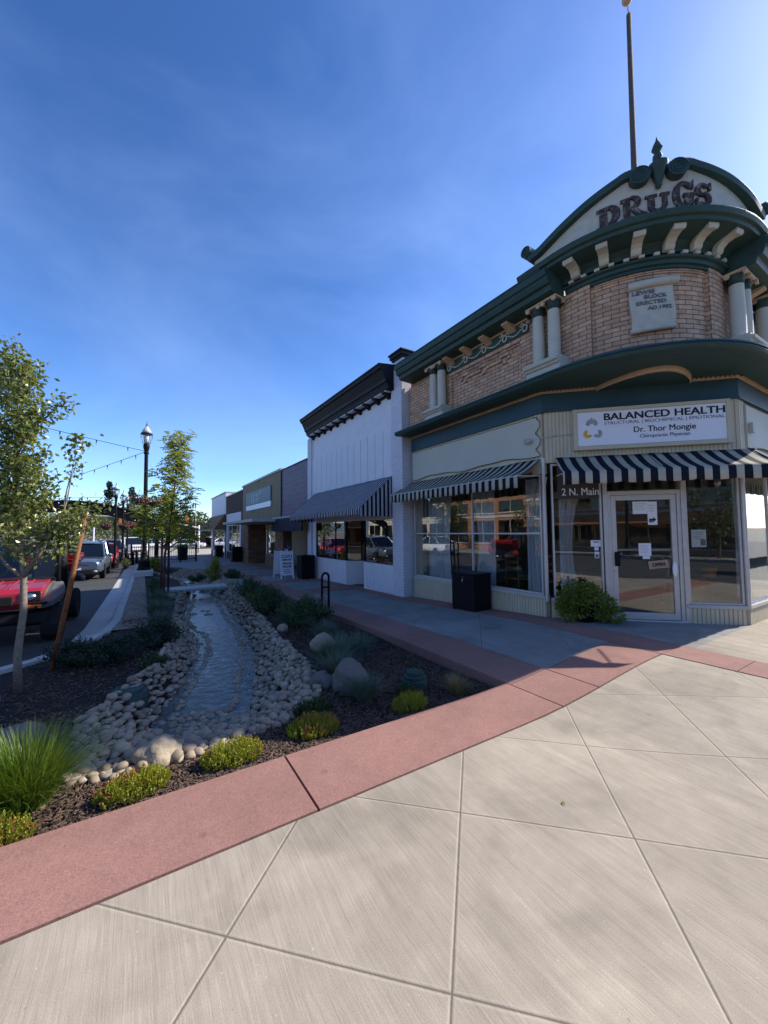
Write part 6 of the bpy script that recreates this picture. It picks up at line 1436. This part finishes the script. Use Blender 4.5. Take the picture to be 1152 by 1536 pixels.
# ================================================================= vehicles
def vehicle(name, label, cat, L, W, H, mat, loc, rz=0, kind='suv', group=None, lights=True):
    t = thing(name, label, cat, (0, 0, 0), group); wr = .185*H+.02; hw = W/2
    if kind == 'suv': belt, hood, ws, rf, rr, wb = .60, .575, -.20, -.05, .44, .27
    elif kind == 'pickup': belt, hood, ws, rf, rr, wb = .58, .58, -.18, -.08, .14, .30
    else: belt, hood, ws, rf, rr, wb = .62, .60, -.18, .0, .27, .28
    zb = .17*H; B = belt*H; st = [(-.5, .30, .50, .80), (-.485, .19, hood-.05, .90), (-.44, .165, hood-.015, .97), (-.34, .16, hood, 1.0), (ws, .16, belt, 1.0), (.1, .16, belt, 1.0), (.36, .16, belt+(.02 if kind == 'suv' else 0), 1.0), (.46, .19, belt, .96), (.495, .30, belt-.03, .88)]
    m_ = MB(); rows = []
    for y, a, b, w in st:
        row = []; n = 18; zc = (a+b)/2*H; hz = (b-a)/2*H
        for k in range(n):
            an = 2*math.pi*k/n+math.pi/n; cx, sz = math.cos(an), math.sin(an); e = .42
            row.append((hw*w*math.copysign(abs(cx)**e, cx)*(1-.05*max(0, sz)), y*L, zc+hz*math.copysign(abs(sz)**e, sz)))
        rows.append(row)
    m_.grid(rows, closed=True); m_.add(rows[0], [tuple(range(18))]); m_.add(rows[-1], [tuple(range(18))[::-1]])
    bd = smooth_by_angle(m_.build('body', mat, t), 40)
    # greenhouse: glass core and painted roof with pillars
    zt_, wt = H*.965, .78; by0, by1, ty0, ty1 = (ws-.02)*L, (rr+.03 if kind != 'suv' else .475)*L, rf*L, (rr-.02 if kind != 'suv' else .40)*L
    if kind == 'car': by0, by1, ty0, ty1 = -.22*L, .36*L, -.06*L, .20*L
    w0 = hw*.93; w1 = hw*wt
    P = [(-w0, by0, B-.01), (w0, by0, B-.01), (w0, by1, B-.01), (-w0, by1, B-.01), (-w1, ty0, zt_), (w1, ty0, zt_), (w1, ty1, zt_), (-w1, ty1, zt_)]
    V = [Vector(p) for p in P]
    def quad(nm, a, b, c, d, e=.06, off=.004):
        m_ = MB(); cen = (V[a]+V[b]+V[c]+V[d])/4; q = [cen+(V[k]-cen)*(1-e) for k in (a, b, c, d)]; n_ = (q[1]-q[0]).cross(q[3]-q[0]).normalized()*off; m_.add([p+n_ for p in q], [(0, 1, 2, 3)]); return m_.build(nm, M['car_glass'], t)
    quad('windscreen', 0, 1, 5, 4); quad('rear_window', 2, 3, 7, 6, .12); quad('side_window', 1, 2, 6, 5, .09); quad('side_window', 3, 0, 4, 7, .09)
    m_ = MB()
    for a, b in ((0, 4), (1, 5), (2, 6), (3, 7)): m_.tube([V[a], V[b]], .035*H/1.5, 6)
    for s in (0, 1):
        a = (V[1].lerp(V[2], .5), V[5].lerp(V[6], .5)) if s else (V[0].lerp(V[3], .5), V[4].lerp(V[7], .5)); m_.tube(a, .03*H/1.5, 6)
    m_.build('pillars', mat, t)
    m_ = MB(); rows = []
    for y, f in ((ty0-.02*L, -.012), (ty0, .012), (ty0+.06*L, .028), ((ty0+ty1)/2, .035), (ty1, .02), (ty1+.015*L, -.01)): rows.append([(x*w1*1.03, y, zt_+f*H-.03*H*abs(x)**3) for x in (-1, -.9, -.5, 0, .5, .9, 1)])
    m_.grid(rows, flip=True); ro = m_.build('roof', mat, t, True)
    m_ = MB(); m_.hexa([(x*.9, y*.98, z-.03) for x, y, z in P[:4]]+[(x*.86, y*.96, z-.05) for x, y, z in P[4:]]); 
    m_.build('cabin_interior', M['seat_black'], t)
    if kind == 'suv':
        m_ = MB()
        for s in (-1, 1): m_.tube([(s*w1*.92, ty0+.05*L, zt_+.03*H), (s*w1*.92, ty1-.02*L, zt_+.035*H)], .016, 6)
        m_.build('roof_rails', M['trimgrey'], t)
    for sx in (-1, 1):
        for sy in (-1, 1):
            y = sy*wb*L; x = sx*(hw-.09)
            m_ = MB(); n = 20
            prof = [(wr*.62, -.085), (wr*.9, -.095), (wr, -.07), (wr, .07), (wr*.9, .095), (wr*.62, .085)]
            rows = [[(x+o, y+r*math.cos(2*math.pi*k/n), wr+r*math.sin(2*math.pi*k/n)) for k in range(n)] for r, o in prof]; m_.grid(rows, closed=True); w_ = m_.build('wheel', M['rubber'], t, True)
            m_ = MB(); rows = [[(x+sx*o, y+r*math.cos(2*math.pi*k/n), wr+r*math.sin(2*math.pi*k/n)) for k in range(n)] for r, o in ((wr*.64, .075), (wr*.58, .06), (wr*.2, .075), (.01, .078))]; m_.grid(rows, closed=True, flip=sx < 0); m_.build('rim', M['chrome'], w_)
            m_ = MB(); m_.add([(sx*(hw+.004), y+wr*1.18*math.cos(math.pi*k/14), wr*.9+wr*1.18*math.sin(math.pi*k/14)) for k in range(15)]+[(sx*(hw+.004), y, wr*.6)], [tuple(range(16))]); m_.build('wheel_arch', M['rubber'], t)
    yf = -.497*L
    if lights:
        m_ = MB(); m_.box(-hw*.50, yf-.012, .36*H, hw*.50, yf+.06, .50*H); m_.build('grille', M['rubber'], t, bevel=.02)
        m_ = MB(); m_.box(-hw*.50, yf-.025, .425*H, hw*.50, yf-.008, .445*H); m_.blob((0, yf-.02, .435*H), .07, .015, .045, 12, 6); m_.build('grille_bar', M['chrome'], t)
        m_ = MB(); m_.box(-hw*.62, yf-.02, .17*H, hw*.62, yf+.08, .29*H); m_.build('bumper_vent', M['rubber'], t, bevel=.02)
        m_ = MB(); m_.box(-.16, yf-.035, .295*H, .16, yf-.022, .345*H); m_.build('number_plate', M['sign_white'], t)
        for s in (-1, 1):
            m_ = MB(); m_.hexa([(s*hw*.55, yf-.02, .405*H), (s*hw*.90, yf+.10, .42*H), (s*hw*.94, yf+.22, .44*H), (s*hw*.5, yf+.1, .41*H), (s*hw*.55, yf-.004, .49*H), (s*hw*.90, yf+.11, .54*H), (s*hw*.93, yf+.30, .57*H), (s*hw*.5, yf+.12, .50*H)]); m_.build('headlight', M['chrome'], t, bevel=.01)
            m_ = MB(); m_.blob((s*hw*.72, yf-.0, .24*H), .07, .03, .045, 10, 6); m_.build('fog_lamp', M['trimgrey'], t)
    for s in (-1, 1):
        m_ = MB(); m_.blob((s*(hw+.08), by0+.12*L*.9, B+.03), .085, .05, .065, 10, 6); m_.tube([(s*hw*.92, by0+.12*L*.9, B+.0), (s*(hw+.05), by0+.12*L*.9, B+.02)], .02, 6); m_.build('mirror', mat, t, True)
        m_ = MB(); m_.box(s*hw*.72-.07, .497*L-.03, .42*H, s*hw*.72+.07, .497*L+.012, .56*H); m_.build('tail_light', M['car_red'], t, bevel=.01)
    if kind == 'pickup':
        m_ = MB(); m_.box(-hw*.86, .20*L, belt*H-.03, hw*.86, .47*L, belt*H+.006); m_.build('bed_cover', M['rubber'], t)
    t.location = loc; t.rotation_euler = (0, 0, rz); return t
G_ = 'cars parked along the curb'
vehicle('parked_car', 'blue-grey SUV facing the viewer behind the red utility vehicle', 'car', 4.1, 1.70, 1.52, M['car_silver'], (-2.12, 21.3, zroad(20)), R(-1.5), 'suv', G_)
vehicle('parked_car', 'bright red hatchback parked behind the blue-grey SUV', 'car', 3.8, 1.6, 1.42, M['car_red'], (-2.0, 27.2, zroad(26)), R(-1), 'car', G_)
vehicle('parked_car', 'dark red SUV farther back, just left of the second lamp', 'car', 4.0, 1.65, 1.6, M['car_dark'], (-2.0, 34.5, zroad(33)), 0, 'suv', G_)
vehicle('parked_pickup', 'white pickup crossing far behind the lamps', 'pickup', 4.9, 1.8, 1.75, M['car_white'], (-.9, 47, -.55), R(15), 'pickup')
vehicle('parked_car', 'white car far away behind the fence, right of the feathery tree trunk', 'car', 4.0, 1.6, 1.3, M['car_white'], (5.4, 58, -.55), R(80), 'car', 'cars on the far lot'); vehicle('parked_car', 'pale car at the far lot left of the bin behind the fence', 'car', 4.0, 1.6, 1.35, M['car_white'], (1.3, 60, -.55), R(95), 'car', 'cars on the far lot')
vehicle('parked_car', 'deep blue car in front of the tan building', 'car', 4.2, 1.6, 1.35, M['car_blue'], (10.8, 55, -.52), R(85), 'car', 'cars on the far lot')
# vehicles on the opposite kerb, seen in the shop windows
vehicle('parked_car', 'dark red SUV across the street, mirrored in the side window', 'car', 4.4, 1.7, 1.62, M['car_red'], (-8.6, 15.5, zroad(15)), R(180), 'suv', 'cars across the street')
vehicle('parked_car', 'white car across the street, mirrored far left in the side window', 'car', 4.2, 1.65, 1.4, M['car_white'], (-8.6, 24, zroad(22)), R(180), 'car', 'cars across the street')
vehicle('parked_car', 'dark blue SUV across the street, mirrored in the white shop window', 'car', 4.2, 1.65, 1.6, M['car_dark'], (-6.5, 31.5, zroad(28)), R(180), 'suv', 'cars across the street')
vehicle('parked_car', 'white car on the cross street, mirrored in the right-hand window', 'car', 4.2, 1.65, 1.4, M['car_white'], (6.5, -9, -.12), R(90), 'car', 'cars across the street')
# --- red side-by-side utility vehicle, front towards the viewer, partly behind the tree
uv_ = thing('utility_vehicle', 'muddy red two-seat side-by-side with black roll cage, parked behind the left tree', 'utility vehicle', (-1.76, 9.2, zroad(9)))
z0 = zroad(9)
def U(x, y, z): return (-1.87+x, 8.25+y, z0+z)      # x right (viewer), y back
def Ub(mb, x0, y0, z0_, x1, y1, z1, mi=0): a = U(x0, y0, z0_); b = U(x1, y1, z1); mb.box(*a, *b, mi)
m_ = MB(); prof = [(-.02, .60), (-.05, .68), (-.03, .84), (.08, .90), (.45, .95), (.72, .98), (.72, .60)]
for s, (x0, x1) in enumerate(((-.52, .52),)): m_.prism([U(x0, y, z) for y, z in prof], Vector((x1-x0, 0, 0)))
for x in (-.30, -.1, .1, .30): m_.prism([U(x-.02, y, z+.012) for y, z in ((.10, .905), (.45, .953), (.70, .98), (.70, .95), (.1, .87))], Vector((.04, 0, 0)))
m_.build('hood', M['car_red'], uv_, bevel=.03, seg=3)
m_ = MB(); Ub(m_, -.30, -.075, .66, .18, -.03, .80); m_.build('grille', M['rubber'], uv_, bevel=.01)
for sx in (-1, 1):
    m_ = MB(); m_.blob(U(sx*.37, -.045, .77), .10, .05, .065, 14, 8); m_.build('headlight', M['chrome'], uv_, True)
    m_ = MB(); m_.hexa([U(sx*.27, -.065, .70), U(sx*.51, -.065, .70), U(sx*.51, .0, .70), U(sx*.27, .0, .70), U(sx*.27, -.055, .86), U(sx*.51, -.055, .86), U(sx*.51, .0, .86), U(sx*.27, .0, .86)]); m_.build('headlight_surround', M['rubber'], uv_, bevel=.01)
    m_ = MB(); pts = [(sx*.50, -.05, .66), (sx*.66, -.02, .70), (sx*.76, .15, .80), (sx*.74, .55, .84), (sx*.68, .78, .92), (sx*.53, .78, .96), (sx*.51, .30, .86)]
    m_.prism([U(*p) for p in pts], Vector((0, .02, -.10))); m_.build('front_fender', M['plastic_grey'], uv_, bevel=.02)
    m_ = MB(); m_.prism([U(sx*.52, 1.95, 1.0), U(sx*.78, 1.95, .98), U(sx*.82, 2.3, .80), U(sx*.80, 2.8, .82), U(sx*.52, 2.8, .98)], Vector((0, 0, -.08))); m_.build('rear_fender', M['plastic_grey'], uv_, bevel=.02)
    for y in (.32, 2.25):
        m_ = MB(); n = 22; x = sx*.62; wr = .30; prof = [(.17, -.10), (.28, -.13), (wr, -.10), (wr, .10), (.28, .13), (.17, .10)]
        m_.grid([[U(x+o, y+(r+(.012 if (k % 2 and r == wr) else 0))*math.cos(2*math.pi*k/n), .31+(r+(.012 if (k % 2 and r == wr) else 0))*math.sin(2*math.pi*k/n)) for k in range(n)] for r, o in prof], closed=True); w_ = m_.build('wheel', M['rubber'], uv_)
        m_ = MB(); m_.grid([[U(x+sx*o, y+r*math.cos(2*math.pi*k/n), .31+r*math.sin(2*math.pi*k/n)) for k in range(n)] for r, o in ((.18, .09), (.14, .05), (.02, .07))], closed=True, flip=sx < 0); m_.build('rim', M['plastic_grey'], w_)
        m_ = MB(); m_.tube([U(sx*.2, y, .34), U(sx*.6, y, .31)], .022, 6); m_.tube([U(sx*.25, y-.12, .30), U(sx*.58, y, .28)], .018, 6); m_.tube([U(sx*.38, y, .85), U(sx*.5, y, .35)], .03, 8); m_.build('suspension', M['black_metal'], uv_)
m_ = MB()
for sx in (-1, 1): m_.tube([U(sx*.62, .72, .93), U(sx*.57, 1.05, 1.5), U(sx*.55, 1.25, 1.80), U(sx*.55, 1.95, 1.82), U(sx*.62, 2.1, .9)], .033, 8); m_.tube([U(sx*.58, 1.5, .5), U(sx*.55, 1.5, 1.8)], .025, 8)
for y, z in ((1.25, 1.80), (1.95, 1.82), (.74, .98)): m_.tube([U(-.56, y, z), U(.56, y, z)], .028, 8)
m_.hexa([U(.50, 1.42, .45), U(.66, 1.42, .45), U(.66, 1.58, .45), U(.50, 1.58, .45), U(.50, 1.42, 1.8), U(.62, 1.42, 1.8), U(.62, 1.58, 1.8), U(.50, 1.58, 1.8)]); m_.build('roll_cage', M['black_metal'], uv_, True)
m_ = MB(); Ub(m_, -.62, 1.12, 1.80, .62, 2.05, 1.86); m_.build('roof', M['black_paint'], uv_, bevel=.025)
m_ = MB(); m_.hexa([U(-.55, .74, .98), U(.55, .74, .98), U(.55, .75, .98), U(-.55, .75, .98), U(-.51, 1.22, 1.78), U(.51, 1.22, 1.78), U(.51, 1.23, 1.78), U(-.51, 1.23, 1.78)]); m_.build('windscreen', M['clear_glass'], uv_)
m_ = MB(); m_.tube([U(-.56, .73, .99), U(.56, .73, .99)], .02, 6); Ub(m_, -.55, .78, .85, .55, 1.0, .98); m_.build('dashboard', M['rubber'], uv_)
m_ = MB(); n = 16; m_.tube([U(-.28+.16*math.cos(2*math.pi*i/n), 1.05+.03*math.sin(2*math.pi*i/n), 1.16+.13*math.sin(2*math.pi*i/n)) for i in range(n+1)], .013, 6); m_.build('steering_wheel', M['rubber'], uv_)
for sx in (-1, 1):
    m_ = MB(); Ub(m_, sx*.28-.22, 1.35, .62, sx*.28+.22, 1.75, .78); Ub(m_, sx*.28-.21, 1.72, .76, sx*.28+.21, 1.84, 1.40); m_.build('seat', M['seat_black'], uv_, bevel=.04)
m_ = MB(); Ub(m_, -.60, .0, .34, .60, 2.8, .52); Ub(m_, -.62, .75, .42, .62, 1.9, .58); m_.build('chassis', M['rubber'], uv_, bevel=.02)
m_ = MB(); m_.tube([U(-.50, -.10, .56), U(-.45, -.20, .60), U(.45, -.20, .60), U(.52, -.08, .66), U(.68, .1, .68)], .022, 8); m_.tube([U(-.35, -.12, .40), U(.35, -.12, .40)], .02, 8)
for x in (-.3, .3): m_.tube([U(x, -.20, .60), U(x, -.12, .40)], .016, 6)
m_.build('brush_guard', M['black_metal'], uv_, True)
m_ = MB()
for x in (-.22, .44): Ub(m_, x-.10, -.16, .60, x+.10, -.12, .66)
build_each(m_, 'marker_light', M['amber'], uv_, bevel=.01)
m_ = MB(); Ub(m_, -.66, 2.02, .98, .66, 2.98, 1.04); 
for sx in (-1, 1):
    m_.hexa([U(sx*.62, 2.02, 1.0), U(sx*.66, 2.02, 1.0), U(sx*.66, 2.98, 1.0), U(sx*.62, 2.98, 1.0), U(sx*.70, 1.98, 1.34), U(sx*.74, 1.98, 1.34), U(sx*.74, 3.02, 1.34), U(sx*.70, 3.02, 1.34)])
    for z in (1.08, 1.17, 1.26): m_.hexa([U(sx*(.66+.06*(z-1)/.34), 2.0, z), U(sx*(.70+.06*(z-1)/.34), 2.0, z), U(sx*(.70+.06*(z-1)/.34), 3.0, z), U(sx*(.66+.06*(z-1)/.34), 3.0, z), U(sx*(.66+.06*(z-1)/.34), 2.0, z+.035), U(sx*(.70+.06*(z-1)/.34), 2.0, z+.035), U(sx*(.70+.06*(z-1)/.34), 3.0, z+.035), U(sx*(.66+.06*(z-1)/.34), 3.0, z+.035)])
m_.hexa([U(-.66, 2.0, 1.0), U(.66, 2.0, 1.0), U(.66, 2.04, 1.0), U(-.66, 2.04, 1.0), U(-.70, 1.94, 1.36), U(.70, 1.94, 1.36), U(.70, 1.98, 1.36), U(-.70, 1.98, 1.36)])
for k in range(4): z = 1.05+.085*k; Ub(m_, -.66, 1.955, z, .66, 1.985, z+.03)
m_.build('cargo_bed', M['car_red'], uv_, bevel=.01)
m_ = MB(); Ub(m_, -.25, .82, .985, .05, .97, 1.01); m_.build('red_rag', M['car_red'], uv_)
# ================================================================= far background
tbm = thing('tan_building', 'low tan building with brown shingle roof and shaded porch across the far lot', 'building', (14, 62, -.5))
m_ = MB(); m_.box(9.0, 60.5, -.6, 30, 72, 1.0); m_.build('wall', M['dark_int'], tbm)
m_ = MB(); m_.hexa([(8.0, 59.0, .85), (31, 59.0, .85), (31, 73, .85), (8.0, 73, .85), (9.6, 60.8, 2.5), (29, 60.8, 2.5), (29, 71, 2.5), (9.6, 71, 2.5)]); m_.build('roof', M['beige_wall'], tbm)
m_ = MB()
for x in (9.2, 11.0, 11.9, 13.4, 15.5): m_.box(x, 59.4, -.6, x+.3, 59.7, .86)
build_each(m_, 'porch_post', M['beige_wall'], tbm)
db = thing('brown_house', 'dark brown low building behind the signal pole', 'building', (7.5, 64, -.5))
m_ = MB(); m_.box(6.2, 63, -.6, 10.4, 70, 1.5); m_.build('wall', M['roof_brown'], db)
m_ = MB(); m_.box(5.8, 62.6, 1.5, 10.8, 70.4, 1.8); m_.build('roof', M['bark_dark'], db)
for i in range(3): m_ = MB(); m_.box(6.8+i*1.2, 62.96, -.3, 7.4+i*1.2, 63.02, 1.0); m_.build('window', M['car_glass'], db)
wbk = thing('white_store', 'white distant building seen between the lamps', 'building', (0, 105, -.5))
m_ = MB(); m_.box(-3.0, 100, -.6, 9, 112, 4.6); m_.build('wall', M['white_paint'], wbk)
for i in range(5): m_ = MB(); m_.box(-2.3+i*2.3, 99.95, .8, -.8+i*2.3, 100.02, 2.6); m_.build('window', M['car_glass'], wbk)
m_ = MB(); m_.box(-3.2, 99.8, 4.6, 9.2, 112.2, 4.9); m_.build('roof', M['trimgrey'], wbk)
# traffic signals
ts = thing('traffic_signal', 'white traffic signal pole with mast arm and yellow signal head, right of the locust', 'traffic signal', (5.05, 45, -.5))
m_ = MB(); m_.tube([(5.05, 45, -.55), (5.05, 45, 2.35)], [.13, .10], 10); m_.tube([(5.05, 45, 2.1), (3.2, 45, 2.5), (1.2, 44.8, 2.9)], [.08, .06, .04], 8); m_.build('pole', M['white_paint'], ts, True)
m_ = MB(); m_.box(3.75, 44.85, 2.55, 4.05, 45.1, 3.45); m_.build('signal_head', M['amber'], ts, bevel=.03)
m_ = MB(); m_.tube([(4.95, 47, -.5), (4.95, 47, 6.2)], .035, 6); tag(m_.build('antenna_pole', M['trimgrey']), 'thin grey mast rising right of the locust tree', 'pole')
t2 = thing('traffic_signal', 'amber signal head hanging right of the second lamp', 'traffic signal', (-1.8, 48, 2.2))
m_ = MB(); m_.box(-2.05, 47.9, 2.45, -1.65, 48.15, 3.55); m_.build('signal_head', M['amber'], t2, bevel=.03)
m_ = MB(); m_.tube([(-1.85, 48.2, 3.3), (-7.6, 48.2, 3.5), (-7.6, 48.2, -.6)], .06, 6); m_.build('mast_arm', M['trimgrey'], t2)
m_ = MB(); m_.tube([(-5.3, 62, -.5), (-5.3, 62, 2.6)], .10, 6); tag(m_.build('light_post', M['white_paint']), 'short pale post in front of the olive trees, above the silver car', 'post')
bn = MB(); bn.lathe((2.45, 31, -.35), [(.3, 0), (.33, .95), (.36, 1.0), (.2, 1.1)], 12); tag(bn.build('round_bin', M['black_metal']), 'round black bin just behind the iron fence', 'bin')
hr = thing('guard_rail', 'dark low rail along the far crossing, right of the fence', 'rail', (6, 42, -.5))
m_ = MB(); m_.box(3.4, 42, -.02, 12, 42.06, .06); m_.build('rail', M['black_metal'], hr)
for x in (3.5, 6, 8.5, 11.5): m_ = MB(); m_.box(x, 42, -.55, x+.08, 42.06, .0); m_.build('post', M['black_metal'], hr)
# ================================================================= opposite side of the street (seen mirrored in the glass)
def block(name, x0, y0, x1, y1, h, mat, label, face, n=4, trim='trimgrey', aw_=None):
    t = thing(name, label, 'building', ((x0+x1)/2, (y0+y1)/2, 0)); m_ = MB(); m_.box(x0, y0, -.6, x1, y1, h); m_.build('wall', M[mat], t)
    m_ = MB(); m_.box(x0-.12, y0-.12, h, x1+.12, y1+.12, h+.18); m_.box(x0-.05, y0-.05, h*.58, x1+.05, y1+.05, h*.62); m_.build('cornice', M[trim], t)
    for i in range(n):
        for (za, zb_) in ((.35, h*.52), (h*.68, h*.9)):
            if face == 'x': L_ = (y1-y0)/n; a = y0+L_*i+.3; f = MB(); f.box(x1-.02, a, za, x1+.03, a+L_-.6, zb_); w = f.build('window', M['car_glass'], t); f = MB(); 
            else: L_ = (x1-x0)/n; a = x0+L_*i+.3; f = MB(); f.box(a, y1-.02, za, a+L_-.6, y1+.03, zb_); w = f.build('window', M['car_glass'], t); f = MB()
            if face == 'x': f.box(x1-.01, a-.08, za-.10, x1+.08, a+L_-.52, za); f.box(x1-.01, a+(L_-.6)/2-.03, za, x1+.05, a+(L_-.6)/2+.03, zb_)
            else: f.box(a-.08, y1-.01, za-.10, a+L_-.52, y1+.08, za); f.box(a+(L_-.6)/2-.03, y1-.01, za, a+(L_-.6)/2+.03, y1+.05, zb_)
            f.build('frame', M[trim], w)
    if aw_:
        f = MB()
        if face == 'x': f.hexa([(x1, y0+.2, h*.53), (x1+1.1, y0+.2, h*.42), (x1+1.1, y1-.2, h*.42), (x1, y1-.2, h*.53), (x1, y0+.2, h*.56), (x1+1.1, y0+.2, h*.44), (x1+1.1, y1-.2, h*.44), (x1, y1-.2, h*.56)])
        else: f.hexa([(x0+.2, y1, h*.53), (x1-.2, y1, h*.53), (x1-.2, y1+1.1, h*.42), (x0+.2, y1+1.1, h*.42), (x0+.2, y1, h*.56), (x1-.2, y1, h*.56), (x1-.2, y1+1.1, h*.44), (x0+.2, y1+1.1, h*.44)])
        f.build('awning', M[aw_], t)
    return t
block('orange_building', -24, 9, -16.2, 21, 3.9, 'orange_wall', 'orange rendered building directly across the street', 'x', 4, aw_='terracotta')
block('orange_brick_building', -24, 21.1, -16.2, 31, 4.6, 'orange_brick', 'orange brick building across the street, north of the rendered one', 'x', 3)
block('beige_building', -24, 31.1, -16.2, 47, 4.4, 'beige_wall', 'beige building farthest north across the street', 'x', 5)
block('cream_corner_building', -24, -9, -16.2, 1.5, 6.8, 'beige_wall', 'cream two-storey corner building diagonally across the crossing', 'x', 4)
block('terracotta_building', -14, -26, 3.0, -17.0, 4.3, 'orange_wall', 'terracotta building on the far side of the cross street', 'y', 5, aw_='terracotta')
block('pale_brick_building', 3.2, -26, 24, -17.0, 5.2, 'beige_wall', 'pale building on the cross street, mirrored at the right window', 'y', 6)
block('brown_store', 24.3, -26, 50, -17.0, 4.8, 'orange_brick', 'long brick store farther along the cross street', 'y', 8)
l_ = copy_tree(lamp1); l_['label'] = 'street lamp across the street from the nearest one'; l_.location = (-13.2, 13.4, -.1)
l_ = copy_tree(lamp1); l_['label'] = 'street lamp on the far side of the cross street'; l_.location = (-2, -14.2, .0)
def cone_tree(x, y, lb_, h=4.2): return bigtree(x, y, 0, h, 1.3, int(x*3+y), lb_, 'leaf_far', 900, .16, False, .07, 'street trees across the road')
cone_tree(-13.4, 18.5, 'street tree in front of the orange building across the road'); cone_tree(-13.6, 27, 'street tree in front of the orange brick building'); cone_tree(2.0, -14.4, 'street tree beyond the cross street'); cone_tree(22.0, -14.6, 'street tree far along the cross street'); cone_tree(33.0, -14.6, 'farthest street tree along the cross street')
# fallen leaf on the plaza
lf = MB(); a = gx = (2.03, 1.34)
lf.add([(2.03, 1.37, zt(2, 1.3)+.004), (2.045, 1.385, zt(2, 1.3)+.010), (2.06, 1.405, zt(2, 1.3)+.004), (2.035, 1.395, zt(2, 1.3)+.008)], [(0, 1, 2, 3)]); tag(lf.build('fallen_leaf', M['yellow_shrub']), 'single small yellow leaf lying on the open concrete', 'leaf')
